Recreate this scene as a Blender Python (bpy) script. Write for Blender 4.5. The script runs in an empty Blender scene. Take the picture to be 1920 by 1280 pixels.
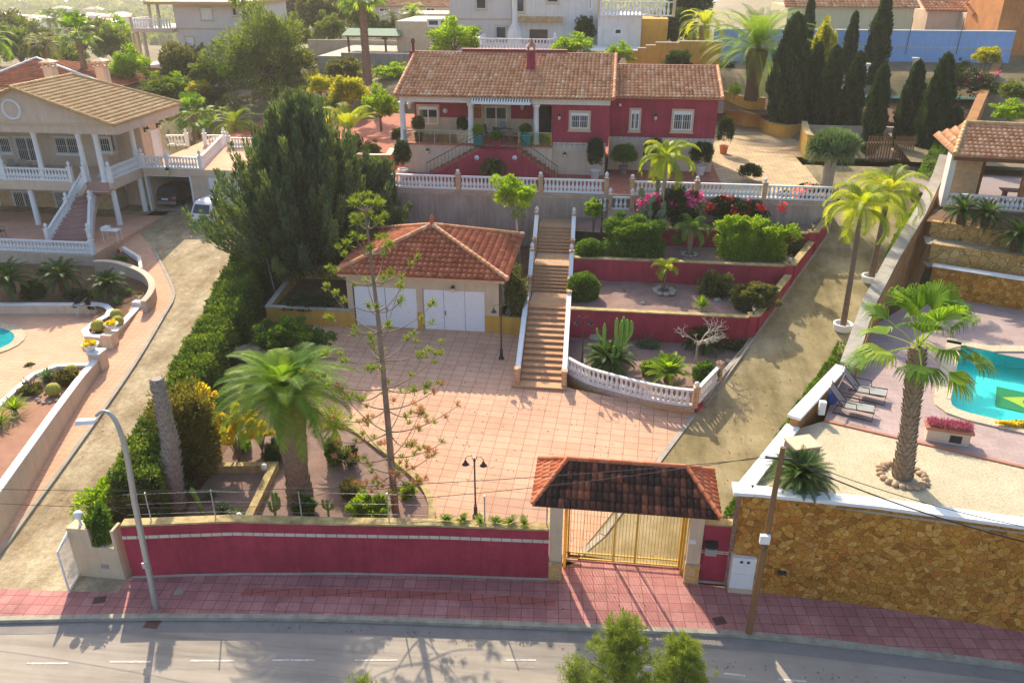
import bpy, math, random
import numpy as np
from mathutils import Vector
R = math.radians
C = bpy.context.scene.collection
# ------------------------------------------------------------ camera, sky, sun, exposure
YAW, PITCH, FPX, CAMZ = R(7.0), math.atan(710/1500), 1500.0, 20.0
cam = bpy.data.objects.new('camera', bpy.data.cameras.new('camera')); C.objects.link(cam)
cam.location = (0, 0, CAMZ); cam.rotation_euler = (math.pi/2-PITCH, 0, YAW)
cam.data.lens = FPX/1920*36; cam.data.sensor_width = 36; cam.data.clip_end = 20000; cam.data.clip_start = .1
bpy.context.scene.camera = cam
SUN_EL = R(38.5); sdx, sdy = -.376, .926
w = bpy.data.worlds.new('World'); bpy.context.scene.world = w; w.use_nodes = True
nt = w.node_tree; nt.nodes.clear()
sky = nt.nodes.new('ShaderNodeTexSky'); sky.sky_type = 'NISHITA'; sky.sun_disc = False
sky.sun_elevation = SUN_EL; sky.sun_rotation = math.atan2(sdx, sdy); sky.air_density = 1.0; sky.dust_density = 2.5; sky.ozone_density = 1.0
bg = nt.nodes.new('ShaderNodeBackground'); bg.inputs[1].default_value = .15
wo = nt.nodes.new('ShaderNodeOutputWorld'); nt.links.new(sky.outputs[0], bg.inputs[0]); nt.links.new(bg.outputs[0], wo.inputs[0])
sl = bpy.data.lights.new('sun', 'SUN'); sl.energy = 3.7; sl.angle = R(.5); sl.color = (1, .87, .66)
so = bpy.data.objects.new('sun', sl); C.objects.link(so)
so.rotation_euler = Vector((sdx, sdy, math.tan(SUN_EL))).to_track_quat('Z', 'Y').to_euler(); so.location = (-20, 60, 60)
vs = bpy.context.scene.view_settings; vs.view_transform = 'Standard'; vs.look = 'None'; vs.gamma = 1; vs.exposure = .88
bpy.context.scene.cycles.max_bounces = 6; bpy.context.scene.cycles.transparent_max_bounces = 16
# ------------------------------------------------------------ from a point of the survey photo to a place in the world
def ray(px, py):
    a, b = (px-960)/FPX, (640-py)/FPX
    y = math.cos(PITCH)+b*math.sin(PITCH); z = -math.sin(PITCH)+b*math.cos(PITCH)
    return Vector((a*math.cos(YAW)-y*math.sin(YAW), a*math.sin(YAW)+y*math.cos(YAW), z))
CP = Vector((0, 0, CAMZ))
def G(px, py, z=0.):
    if callable(z):
        d = ray(px, py); t0, t1 = 5., 2500.; t = 10.
        while t < 2500:
            p = CP+d*t
            if p.z < z(p.x, p.y): t1 = t; break
            t0 = t; t *= 1.03
        for _ in range(30):
            t = (t0+t1)/2; p = CP+d*t
            if p.z < z(p.x, p.y): t1 = t
            else: t0 = t
        return CP+d*t1
    d = ray(px, py); return CP+d*((z-CAMZ)/d.z)
def GY(px, py, y): d = ray(px, py); return CP+d*(y/d.y)
def GX(px, py, x): d = ray(px, py); return CP+d*(x/d.x)
def zyard(x, y): return .12+.134*max(0, y-23.6)
def zdrive(x, y): return min(7.1, .12+.134*max(0, min(y, 32.9)-23.6)+.2265*max(0, y-32.9))
T = 7.1
# ------------------------------------------------------------ materials
MATS = {}
def nd(nt, t, **k):
    n = nt.nodes.new(t)
    for a, b in k.items(): setattr(n, a, b)
    return n
def base_mat(name, rough=.8, spec=.3):
    m = bpy.data.materials.new(name); m.use_nodes = True; nt = m.node_tree; p = nt.nodes['Principled BSDF']
    p.inputs['Roughness'].default_value = rough; p.inputs['Specular IOR Level'].default_value = spec
    MATS[name] = m; return m, nt, p
def ramp(nt, fac, stops):
    r = nd(nt, 'ShaderNodeValToRGB'); e = r.color_ramp.elements
    while len(e) < len(stops): e.new(.5)
    for i, (p, c) in enumerate(stops): e[i].position = p; e[i].color = (*c, 1)
    nt.links.new(fac, r.inputs[0]); return r.outputs[0]
def mix(nt, a, b, fac, mode='MIX'):
    n = nd(nt, 'ShaderNodeMix', data_type='RGBA', blend_type=mode)
    for s, v in ((6, a), (7, b), (0, fac)):
        if isinstance(v, (int, float)): n.inputs[s].default_value = v
        elif isinstance(v, tuple): n.inputs[s].default_value = (*v, 1)
        else: nt.links.new(v, n.inputs[s])
    return n.outputs[2]
def coord(nt, scale=(1, 1, 1), rot=(0, 0, 0)):
    t = nd(nt, 'ShaderNodeTexCoord'); m = nd(nt, 'ShaderNodeMapping'); m.inputs['Scale'].default_value = scale; m.inputs['Rotation'].default_value = rot
    nt.links.new(t.outputs['Object'], m.inputs[0]); return m.outputs[0]
def noise(nt, v, scale, detail=4, rough=.6):
    n = nd(nt, 'ShaderNodeTexNoise'); n.inputs['Scale'].default_value = scale; n.inputs['Detail'].default_value = detail; n.inputs['Roughness'].default_value = rough
    nt.links.new(v, n.inputs['Vector']); return n.outputs[0]
def bump(nt, p, h, s=.3, d=.02):
    b = nd(nt, 'ShaderNodeBump'); b.inputs['Strength'].default_value = s; b.inputs['Distance'].default_value = d
    nt.links.new(h, b.inputs['Height']); nt.links.new(b.outputs[0], p.inputs['Normal'])
def mul(c, k): return tuple(min(1, x*k) for x in c)
def plaster(name, col, var=.25, scale=.9, rough=.85, fine=25, streak=0., bs=.15):
    m, nt, p = base_mat(name, rough); v = coord(nt)
    a = ramp(nt, noise(nt, v, scale, 6, .7), [(.3, mul(col, 1-var)), (.7, mul(col, 1+var*.6))])
    f = noise(nt, v, fine, 3)
    c = mix(nt, a, ramp(nt, f, [(.3, (.72,)*3), (.7, (1.12,)*3)]), .35, 'MULTIPLY')
    if streak:
        s = noise(nt, coord(nt, (2.2, 2.2, .22)), 1.6, 5, .7)
        c = mix(nt, c, ramp(nt, s, [(.42, (1, 1, 1)), (.72, mul((.55, .5, .44), 1))]), streak, 'MULTIPLY')
    nt.links.new(c, p.inputs['Base Color']); bump(nt, p, f, bs, .01); return m
def plain(name, col, rough=.5, spec=.4, metal=0., emit=0.):
    m, nt, p = base_mat(name, rough, spec); v = coord(nt)
    c = ramp(nt, noise(nt, v, 6, 3), [(.3, mul(col, .95)), (.7, mul(col, 1.03))])
    nt.links.new(c, p.inputs['Base Color']); p.inputs['Metallic'].default_value = metal
    return m
def tiles(name, c1, c2, mortar, w, h, ms=.012, offset=0., rough=.85, var=.2, rot=0., bs=.3, stain=.25, flip=False):
    m, nt, p = base_mat(name, rough, .12); v = coord(nt, (1, 1, 1), (R(90) if flip else 0, 0, R(rot)))
    b = nd(nt, 'ShaderNodeTexBrick'); b.offset = offset; b.squash = 1
    b.inputs['Scale'].default_value = 1; b.inputs['Brick Width'].default_value = w; b.inputs['Row Height'].default_value = h
    b.inputs['Mortar Size'].default_value = ms; b.inputs['Color1'].default_value = (*c1, 1); b.inputs['Color2'].default_value = (*c2, 1); b.inputs['Mortar'].default_value = (*mortar, 1)
    b.inputs['Bias'].default_value = -.1; b.inputs['Mortar Smooth'].default_value = .3
    nt.links.new(v, b.inputs['Vector'])
    c = mix(nt, b.outputs[0], ramp(nt, noise(nt, v, .5, 7, .75), [(.3, (1-stain,)*3), (.65, (1.05,)*3)]), 1., 'MULTIPLY')
    c = mix(nt, c, ramp(nt, noise(nt, v, 14, 4), [(.3, (.8,)*3), (.7, (1.1,)*3)]), var*2, 'MULTIPLY')
    nt.links.new(c, p.inputs['Base Color'])
    inv = nd(nt, 'ShaderNodeMath', operation='SUBTRACT'); inv.inputs[0].default_value = 1; nt.links.new(b.outputs[1], inv.inputs[1])
    bump(nt, p, inv.outputs[0], bs, .01); return m
def ground(name, stops, scale=1.2, fine=40, bs=.5, bd=.03, finev=.5, track=None):
    m, nt, p = base_mat(name, .95, .15); v = coord(nt)
    c = ramp(nt, noise(nt, v, scale, 8, .72), stops); f = noise(nt, v, fine, 6, .75)
    c = mix(nt, c, ramp(nt, f, [(.3, (.6,)*3), (.7, (1.25,)*3)]), finev, 'MULTIPLY')
    if track:
        c = mix(nt, c, ramp(nt, noise(nt, coord(nt, track), 1.3, 5, .7), [(.36, (.68,)*3), (.5, (.97,)*3), (.66, (1.12,)*3)]), .75, 'MULTIPLY')
    nt.links.new(c, p.inputs['Base Color']); bump(nt, p, f, bs, bd); return m
def stones(name, cols, grout, scale=3., edge=.06, bs=.6, yscale=1.):
    m, nt, p = base_mat(name, .8, .25); v = coord(nt, (1, 1, yscale))
    dn = nd(nt, 'ShaderNodeTexNoise'); dn.inputs['Scale'].default_value = 2.5; nt.links.new(v, dn.inputs['Vector'])
    vv = mix(nt, v, dn.outputs[1], .22, 'ADD')
    a = nd(nt, 'ShaderNodeTexVoronoi'); a.inputs['Scale'].default_value = scale; nt.links.new(vv, a.inputs['Vector'])
    e = nd(nt, 'ShaderNodeTexVoronoi', feature='DISTANCE_TO_EDGE'); e.inputs['Scale'].default_value = scale; nt.links.new(vv, e.inputs['Vector'])
    sep = nd(nt, 'ShaderNodeSeparateColor'); nt.links.new(a.outputs['Color'], sep.inputs[0])
    n = len(cols); c = ramp(nt, sep.outputs[0], [(i/(n-1)*.98, k) for i, k in enumerate(cols)])
    c = mix(nt, c, ramp(nt, noise(nt, v, 9, 5, .7), [(.3, (.6,)*3), (.7, (1.25,)*3)]), .7, 'MULTIPLY')
    c = mix(nt, c, ramp(nt, noise(nt, v, .7, 4), [(.3, (.75,)*3), (.7, (1.15,)*3)]), .8, 'MULTIPLY')
    k = ramp(nt, e.outputs[0], [(edge*.3, (0, 0, 0)), (edge, (1, 1, 1))])
    c = mix(nt, grout, c, k); nt.links.new(c, p.inputs['Base Color']); bump(nt, p, mix(nt, k, noise(nt, v, 5, 5), .45), bs, .07); return m
def rooft(name, stops, dirt=.3, rough=.8):
    m, nt, p = base_mat(name, rough, .2); a = nd(nt, 'ShaderNodeAttribute', attribute_name='tv')
    c = ramp(nt, a.outputs['Fac'], stops); v = coord(nt)
    c = mix(nt, c, ramp(nt, noise(nt, v, .8, 7, .75), [(.35, (.35,)*3), (.62, (1.1,)*3)]), dirt, 'MULTIPLY')
    c = mix(nt, c, ramp(nt, noise(nt, v, 18, 3), [(.3, (.7,)*3), (.7, (1.15,)*3)]), .6, 'MULTIPLY')
    nt.links.new(c, p.inputs['Base Color']); return m
def leafm(name, dark, mid, light, trans=.45, tcol=None, rough=.5):
    m = bpy.data.materials.new(name); m.use_nodes = True; nt = m.node_tree; nt.nodes.clear(); MATS[name] = m
    a = nd(nt, 'ShaderNodeAttribute', attribute_name='tv'); c = ramp(nt, a.outputs['Fac'], [(0, dark), (.5, mid), (1, light)])
    g = nd(nt, 'ShaderNodeBsdfPrincipled'); g.inputs['Roughness'].default_value = rough; g.inputs['Specular IOR Level'].default_value = .12; nt.links.new(c, g.inputs['Base Color'])
    t = nd(nt, 'ShaderNodeBsdfTranslucent'); k = mix(nt, c, tcol or (1.0, .95, .25), .85, 'MULTIPLY')
    k2 = mix(nt, k, (2.6, 2.6, 2.2), 1., 'MULTIPLY'); nt.links.new(k2, t.inputs[0])
    x = nd(nt, 'ShaderNodeMixShader'); x.inputs[0].default_value = trans; nt.links.new(g.outputs[0], x.inputs[1]); nt.links.new(t.outputs[0], x.inputs[2])
    o = nd(nt, 'ShaderNodeOutputMaterial'); nt.links.new(x.outputs[0], o.inputs[0]); return m
M = MATS
# ------------------------------------------------------------ object bookkeeping
def tag(o, label=None, cat=None, group=None, kind=None):
    if label: o['label'] = label
    if cat: o['category'] = cat
    if group: o['group'] = group
    if kind: o['kind'] = kind
    return o
def wloc(o):
    v = Vector(o.location)
    while o.parent: o = o.parent; v += Vector(o.location)
    return v
def thing(name, label, cat, loc=(0, 0, 0), rz=0, group=None):
    o = bpy.data.objects.new(name, None); C.objects.link(o); o.empty_display_size = .3
    o.location = loc; o.rotation_euler = (0, 0, rz); return tag(o, label, cat, group)
def inst(name, me, parent=None, loc=(0, 0, 0), rz=0, sc=1, rot=None):
    o = bpy.data.objects.new(name, me); C.objects.link(o); o.parent = parent; o.location = loc
    o.rotation_euler = rot or (0, 0, rz); o.scale = sc if hasattr(sc, '__len__') else (sc,)*3
    return o
# ------------------------------------------------------------ mesh building
class MB:
    def __init__(s): s.v, s.f, s.m, s.t, s.mi, s.tv, s.sm, s.smf = [], [], [], [], 0, .5, False, []
    def add(s, vs, fs):
        n = len(s.v); s.v += [tuple(q) for q in vs]
        for f in fs: s.f.append([n+i for i in f]); s.m.append(s.mi); s.t.append(s.tv); s.smf.append(s.sm)
        return s
    def use(s, mi): s.mi = mi; return s
    def box(s, x0, y0, z0, x1, y1, z1):
        if x0 > x1: x0, x1 = x1, x0
        if y0 > y1: y0, y1 = y1, y0
        if z0 > z1: z0, z1 = z1, z0
        return s.add([(x0,y0,z0),(x1,y0,z0),(x1,y1,z0),(x0,y1,z0),(x0,y0,z1),(x1,y0,z1),(x1,y1,z1),(x0,y1,z1)],
                     [(3,2,1,0),(4,5,6,7),(0,1,5,4),(1,2,6,5),(2,3,7,6),(3,0,4,7)])
    def cb(s, c, sx, sy, sz, rz=0):     # box standing on c
        ca, sa = math.cos(rz), math.sin(rz); vs = []
        for z in (0, sz):
            for x, y in ((-1,-1),(1,-1),(1,1),(-1,1)):
                x, y = x*sx/2, y*sy/2; vs.append((c[0]+x*ca-y*sa, c[1]+x*sa+y*ca, c[2]+z))
        return s.add(vs, [(3,2,1,0),(4,5,6,7),(0,1,5,4),(1,2,6,5),(2,3,7,6),(3,0,4,7)])
    def prism(s, poly, z0, z1):         # z0, z1: numbers, lists or functions of (x, y)
        n = len(poly); g = lambda z, i, p: z(p[0], p[1]) if callable(z) else (z[i] if hasattr(z, '__len__') else z)
        a = sum(poly[i][0]*poly[(i+1) % n][1]-poly[(i+1) % n][0]*poly[i][1] for i in range(n))
        if a < 0: poly = poly[::-1]; z0 = z0[::-1] if hasattr(z0, '__len__') else z0; z1 = z1[::-1] if hasattr(z1, '__len__') else z1
        vs = [(p[0], p[1], g(z0, i, p)) for i, p in enumerate(poly)]+[(p[0], p[1], g(z1, i, p)) for i, p in enumerate(poly)]
        return s.add(vs, [tuple(range(n-1, -1, -1)), tuple(range(n, 2*n))]+[(i, (i+1) % n, n+(i+1) % n, n+i) for i in range(n)])
    def wall(s, path, th, zb, zt, closed=False):   # ribbon wall along path (centre line), th wide
        P = [Vector((p[0], p[1])) for p in path]; n = len(P); L, Rr = [], []
        for i in range(n):
            a = P[i-1] if i or closed else None; b = P[(i+1) % n] if i < n-1 or closed else None
            d1 = (P[i]-a).normalized() if a is not None else None; d2 = (b-P[i]).normalized() if b is not None else None
            if d1 is None: d1 = d2
            if d2 is None: d2 = d1
            t = (d1+d2); t = t.normalized() if t.length > 1e-6 else d1; nn = Vector((-t.y, t.x)); k = th/2/max(.35, nn.dot(Vector((-d1.y, d1.x))))
            L.append(P[i]+nn*k); Rr.append(P[i]-nn*k)
        g = lambda z, i: z[i] if hasattr(z, '__len__') else (z(P[i].x, P[i].y) if callable(z) else z)
        vs = []
        for i in range(n): vs += [(L[i].x, L[i].y, g(zb, i)), (Rr[i].x, Rr[i].y, g(zb, i)), (Rr[i].x, Rr[i].y, g(zt, i)), (L[i].x, L[i].y, g(zt, i))]
        fs = []
        for i in range(n if closed else n-1):
            a, b = 4*i, 4*((i+1) % n)
            fs += [(a+2, a+3, b+3, b+2)][::1]+[(a+3, a, b, b+3), (a+1, a+2, b+2, b+1), (a, a+1, b+1, b)]
        fs = [f[::-1] for f in fs]
        if not closed: fs += [(0, 1, 2, 3)[::-1], (4*n-4, 4*n-3, 4*n-2, 4*n-1)]
        return s.add(vs, fs)
    def tube(s, pts, r, n=8, cap=True):
        pts = [Vector(p) for p in pts]; m = len(pts); rs = r if hasattr(r, '__len__') else [r]*m; vs = []; ref = None
        for i, p in enumerate(pts):
            d = (pts[min(i+1, m-1)]-pts[max(i-1, 0)]).normalized()
            if ref is None: ref = Vector((1, 0, 0)) if abs(d.x) < .9 else Vector((0, 1, 0))
            a = (ref-d*ref.dot(d)).normalized(); b = d.cross(a); ref = a
            vs += [p+(a*math.cos(2*math.pi*k/n)+b*math.sin(2*math.pi*k/n))*rs[i] for k in range(n)]
        fs = [(i*n+k, i*n+(k+1) % n, (i+1)*n+(k+1) % n, (i+1)*n+k) for i in range(m-1) for k in range(n)]
        o = s.sm; s.sm = True; s.add(vs, fs); s.sm = o
        if cap: s.add(vs[:n], [tuple(range(n-1, -1, -1))]); s.add(vs[-n:], [tuple(range(n))])
        return s
    def lathe(s, prof, c=(0, 0, 0), n=12, sx=1, sy=1):
        vs = [(c[0]+r*sx*math.cos(2*math.pi*k/n), c[1]+r*sy*math.sin(2*math.pi*k/n), c[2]+z) for r, z in prof for k in range(n)]
        fs = [(i*n+k, i*n+(k+1) % n, (i+1)*n+(k+1) % n, (i+1)*n+k) for i in range(len(prof)-1) for k in range(n)]
        o = s.sm; s.sm = True; s.add(vs, fs); s.sm = o
        return s.add(vs[:n], [tuple(range(n-1, -1, -1))]).add(vs[-n:], [tuple(range(n))])
    def ball(s, c, r, n=10, sz=1.): return s.lathe([(r*math.sin(math.pi*(i+.02)/(n*1.0)*.99), -r*sz*math.cos(math.pi*i/n)) for i in range(n+1)], c, n+2)
    def sheet(s, poly, z):  # flat polygon, z fn or number
        n = len(poly); a = sum(poly[i][0]*poly[(i+1) % n][1]-poly[(i+1) % n][0]*poly[i][1] for i in range(n))
        if a < 0: poly = poly[::-1]
        return s.add([(p[0], p[1], z(p[0], p[1]) if callable(z) else z) for p in poly], [tuple(range(n))])
    def strip(s, A, B, z=None):
        n = len(A); s.add([tuple(p) for p in A]+[tuple(p) for p in B], [(i, i+1, n+i+1, n+i) for i in range(n-1)]); return s
    def roof(s, O, U, Vv, poly, per=.27, crs=.4, amp=.055, seed=1, th=.06):   # O origin at eave, U, Vv unit vectors along eave / up slope, poly in (u, v)
        rnd = random.Random(seed); O, U, Vv = Vector(O), Vector(U).normalized(), Vector(Vv).normalized(); N = U.cross(Vv)
        if N.z < 0: N = -N
        us = [p[0] for p in poly]; vv = [p[1] for p in poly]; u0, u1, v0, v1 = min(us), max(us), min(vv), max(vv)
        nc = max(1, round((u1-u0)/per)); nr = max(1, round((v1-v0)/crs)); K = 5; du = (u1-u0)/nc; dv = (v1-v0)/nr
        def rng(v):  # u range of polygon at height v
            xs = []; n = len(poly)
            for i in range(n):
                (a, b), (c, d) = poly[i], poly[(i+1) % n]
                if (b-v)*(d-v) < 0: xs.append(a+(c-a)*(v-b)/(d-b))
            return (min(xs), max(xs)) if len(xs) > 1 else None
        vs, fs = [], []
        for j in range(nr):
            va, vb = v0+j*dv, v0+(j+1)*dv; r = rng((va+vb)/2)
            if not r: continue
            for i in range(nc):
                a, b = max(r[0], u0+i*du), min(r[1], u0+(i+1)*du)
                if b-a < .02: continue
                q = len(vs); tv = min(1, max(0, rnd.gauss(.5, .22))); jz = rnd.uniform(-.006, .006)
                for k in range(K+1):
                    u = a+(b-a)*k/K; h = amp*abs(math.sin(math.pi*(u-u0)/du))**.8+jz
                    vs += [O+U*u+Vv*(va-.03)+N*(h+.05), O+U*u+Vv*vb+N*(h*.8), O+U*u+Vv*(va-.03)+N*(h+.05-.045)]
                s.tv = tv; s.sm = False
                s.add(vs[q:], []); n0 = len(s.v)-len(vs[q:])
                for k in range(K):
                    e = n0+3*k
                    for f in ((e, e+3, e+4, e+1), (e+2, e+5, e+3, e)): s.f.append(list(f)); s.m.append(s.mi); s.t.append(tv); s.smf.append(True)
        s.tv = .5
        pl = [O+U*a+Vv*b-N*.01 for a, b in poly]; pb = [q-N*th for q in pl]; n = len(pl)
        return s.add(pl+pb, [tuple(range(n)), tuple(range(2*n-1, n-1, -1))]+[(i, n+i, n+(i+1) % n, (i+1) % n) for i in range(n)])
    def ridge(s, a, b, r=.1, seg=.4, seed=3):
        a, b = Vector(a), Vector(b); L = (b-a).length; n = max(1, round(L/seg)); rnd = random.Random(seed); d = (b-a)/n
        for i in range(n):
            s.tv = min(1, max(0, rnd.gauss(.5, .2))); s.tube([a+d*i, a+d*(i+1.12)], [r*1.12, r*.92], 8)
        s.tv = .5; return s
    def mesh(s, mats, off=(0, 0, 0)):
        me = bpy.data.meshes.new('mesh'); ox, oy, oz = off
        me.from_pydata([(x-ox, y-oy, z-oz) for x, y, z in s.v], [], s.f)
        for k in (mats if isinstance(mats, (list, tuple)) else [mats]): me.materials.append(M[k] if isinstance(k, str) else k)
        me.polygons.foreach_set('material_index', s.m); me.polygons.foreach_set('use_smooth', s.smf)
        at = me.attributes.new('tv', 'FLOAT', 'FACE'); at.data.foreach_set('value', s.t); me.update(); return me
    def build(s, name, mats, parent=None, label=None, cat=None, group=None, kind=None):
        if parent is not None: o = inst(name, s.mesh(mats, wloc(parent)), parent)
        else:
            a = np.array(s.v); c = (a.min(0)+a.max(0))/2; c = (float(c[0]), float(c[1]), float(a[:, 2].min())); o = inst(name, s.mesh(mats, c), None, c)
        return tag(o, label, cat, group, kind)
def struct(name, mb, mats): return mb.build(name, mats, kind='structure')
def xy(*pts, z=0.): return [tuple(G(a, b, z)[:2]) for a, b in pts]
def smooth(pts, n=6):           # Catmull-Rom through points
    P = [Vector(p) for p in pts]; out = []
    for i in range(len(P)-1):
        a, b, c, d = P[max(0, i-1)], P[i], P[i+1], P[min(len(P)-1, i+2)]
        for k in range(n):
            t = k/n; out.append(.5*((2*b)+(c-a)*t+(2*a-5*b+4*c-d)*t*t+(3*b-a-3*c+d)*t**3))
    return out+[P[-1]]
def lerp(a, b, t): return a+(b-a)*t
def sub(poly, z, mb, n=14):     # a sheet that follows a height function: ear-free fan of strips between two edges (first half / second half of the outline)
    return mb.sheet(poly, z)
def between(mb, A, B, z, nu=20, nv=4):   # ribbon between two polylines (resampled), draped on z
    def res(P, n):
        P = [Vector(p[:2]) for p in P]; d = [0]
        for i in range(len(P)-1): d.append(d[-1]+(P[i+1]-P[i]).length)
        o = []
        for k in range(n+1):
            t = d[-1]*k/n; i = 0
            while i < len(P)-2 and d[i+1] < t: i += 1
            o.append(P[i]+(P[i+1]-P[i])*((t-d[i])/max(1e-9, d[i+1]-d[i])))
        return o
    a, b = res(A, nu), res(B, nu); vs = []; fs = []
    for j in range(nv+1):
        for i in range(nu+1):
            p = a[i]+(b[i]-a[i])*(j/nv); vs.append((p.x, p.y, z(p.x, p.y) if callable(z) else z))
    for j in range(nv):
        for i in range(nu): q = j*(nu+1)+i; fs.append((q, q+1, q+nu+2, q+nu+1))
    p, q, r = Vector(vs[0]), Vector(vs[1]), Vector(vs[nu+2])
    if (q-p).cross(r-p).z < 0: fs = [f[::-1] for f in fs]
    return mb.add(vs, fs)
# ============================================================ materials used by the setting
plaster('red_wall', (.40, .046, .078), .32, .7, fine=14, streak=.5)
plaster('cream_wall', (.66, .52, .36), .14, .8, streak=.3); plaster('beige_wall', (.55, .44, .34), .16, .7, streak=.4)
plaster('grey_render', (.43, .36, .32), .25, .5, streak=.7); plaster('white_wall', (.78, .74, .68), .08, .8, streak=.35)
plaster('pink_beige', (.68, .53, .40), .12, .8, streak=.3); plaster('ochre_wall', (.62, .36, .07), .18, .7, streak=.35)
plaster('yellow_cap', (.50, .38, .17), .5, 2.2, streak=.5); plaster('white_paint', (.80, .80, .79), .06, 2, rough=.55, fine=40, bs=.05)
plaster('blue_wall', (.32, .50, .82), .1, .5, streak=.25); plaster('brown_render', (.42, .20, .07), .3, 1.1, streak=.5)
plaster('concrete', (.42, .38, .32), .25, 1.2, streak=.3); plaster('kerb_stone', (.40, .36, .28), .35, 2.2)
plaster('orange_wall', (.55, .22, .07), .25, .8, streak=.4); plaster('pale_wall', (.74, .66, .60), .08, .3, streak=.2)
plaster('olive_cream', (.58, .50, .30), .1, .4, streak=.2); plaster('cut_stone', (.58, .40, .22), .3, 3, fine=8)
tiles('courtyard_tile', (.66, .38, .25), (.71, .44, .30), (.32, .17, .11), .62, .42, .013, stain=.2, rot=3)
tiles('terrace_tile', (.42, .14, .09), (.48, .18, .12), (.24, .12, .09), .33, .33, .008, stain=.2)
tiles('walk_tile', (.68, .39, .25), (.72, .43, .29), (.44, .24, .16), .33, .33, .009, stain=.15)
tiles('pavement_tile', (.50, .21, .19), (.60, .29, .26), (.28, .12, .10), .42, .42, .014, stain=.45, rot=-5, rough=.75)
tiles('pavement_red', (.47, .15, .12), (.50, .17, .13), (.16, .07, .06), .42, .42, .015, stain=.3, rot=-14)
tiles('tan_paver', (.60, .44, .24), (.45, .33, .22), (.27, .2, .13), .62, .4, .016, offset=.5, stain=.25, rot=2)
tiles('deck_stamp', (.42, .31, .29), (.46, .36, .33), (.30, .22, .21), .42, .14, .006, offset=.5, stain=.25, rot=12)
tiles('step_riser', (.42, .24, .13), (.28, .13, .08), (.55, .42, .28), .12, .12, .02, stain=.1, flip=True)
tiles('band_tile', (.66, .6, .5), (.6, .52, .42), (.30, .22, .2), .36, .5, .02, stain=.2, flip=True)
tiles('brick_tan', (.58, .46, .36), (.5, .38, .3), (.4, .3, .24), .4, .14, .02, offset=.5, flip=True)
ground('asphalt', [(.3, (.32, .275, .225)), (.55, (.385, .335, .275)), (.75, (.43, .375, .31))], .35, 60, .3, .01, .5, (.05, 1.3, 1))
ground('gutter', [(.3, (.22, .20, .18)), (.7, (.30, .275, .25))], 1, 40, .3, .01)  # concrete colour, darkened for the shade beside the kerb as well
ground('drive_sand', [(.25, (.20, .14, .08)), (.42, (.36, .27, .16)), (.58, (.52, .42, .27)), (.78, (.70, .60, .43))], .45, 5, 1, .06, .7, (.9, .14, 1))
ground('drive_moss', [(.25, (.17, .14, .06)), (.42, (.27, .22, .11)), (.6, (.40, .33, .19)), (.78, (.50, .42, .26))], .38, 22, .6, .03, .6, (1.1, .12, 1))
ground('pink_gravel', [(.3, (.24, .15, .125)), (.7, (.38, .26, .22))], 1.4, 38, .9, .03, .9)
ground('pale_gravel', [(.3, (.52, .44, .30)), (.7, (.68, .59, .42))], 1.0, 13, 1, .05, 1.)
ground('soil', [(.3, (.13, .07, .04)), (.7, (.24, .14, .085))], 1.2, 26, .8, .03, .8)
ground('red_gravel', [(.3, (.34, .17, .11)), (.7, (.46, .25, .17))], 1.2, 36, .8, .03, .8)
ground('dry_hill', [(.3, (.10, .095, .04)), (.5, (.20, .16, .09)), (.7, (.33, .26, .17))], .12, 3, .5, .1, .5)
stones('rubble_stone', [(.32, .13, .02), (.48, .21, .03), (.58, .29, .05), (.40, .16, .025), (.66, .37, .09), (.50, .18, .03)], (.20, .09, .025), 4.6, .02, 1.)
stones('yellow_stone', [(.46, .26, .08), (.54, .33, .12), (.38, .2, .05), (.58, .38, .16)], (.14, .08, .05), 2.6, .03)
stones('ledge_stone', [(.34, .22, .17), (.42, .3, .24), (.3, .18, .13)], (.2, .14, .11), 3.5, .03, yscale=2.5)
stones('pillar_stone', [(.62, .38, .12), (.55, .3, .08), (.66, .45, .2)], (.6, .45, .25), 2.2, .04)
rooft('roof_terra', [(0, (.50, .20, .09)), (.4, (.68, .31, .15)), (.75, (.78, .41, .22)), (1, (.82, .55, .36))], .15)
rooft('roof_red', [(0, (.34, .085, .04)), (.5, (.50, .14, .065)), (1, (.58, .22, .11))], .45)
rooft('roof_black', [(0, (.04, .025, .02)), (.5, (.10, .04, .028)), (1, (.32, .10, .055))], .45)
rooft('roof_tan', [(0, (.50, .29, .12)), (.5, (.62, .39, .18)), (1, (.70, .48, .26))], .15)
rooft('roof_orange', [(0, (.5, .12, .05)), (.5, (.62, .18, .08)), (1, (.66, .26, .13))], .2)
plain('white_metal', (.82, .82, .8)); plain('glass_dark', (.045, .05, .055), .12, .6); plain('dark_metal', (.03, .03, .032), .45)
plain('pane_pale', (.3, .3, .28), .2, .5); plain('bars_white', (.75, .75, .73)); plain('garage_white', (.78, .80, .84), .45)
plain('gate_yellow', (.68, .42, .04), .4); plain('steel', (.42, .43, .42), .4, .5, .5); plain('wood_dark', (.16, .06, .03), .7)
plain('wood_pole', (.24, .13, .06), .9, .2); plain('terracotta', (.5, .17, .07), .8); plain('teal_pot', (.03, .28, .30), .3)
plain('pot_white', (.78, .78, .76), .5); plain('brown_door', (.12, .06, .05), .6); plain('awning_green', (.06, .16, .12), .8)
plain('pergola_green', (.16, .26, .17), .8); plain('stone_trim', (.62, .45, .30), .7); plain('black_cable', (.02, .02, .02), .6)
plain('sea', (.55, .60, .62), .25); plain('rust', (.16, .07, .05), .8); plain('terra_trim', (.42, .17, .10), .6); plain('lamp_glass', (.75, .68, .5), .3)
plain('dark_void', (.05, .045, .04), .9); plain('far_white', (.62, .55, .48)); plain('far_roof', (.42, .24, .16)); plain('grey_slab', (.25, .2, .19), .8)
plain('mirror_blue', (.5, .55, .62), .3)
m, nt, p = base_mat('pane_glass', .05, .5)
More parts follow.
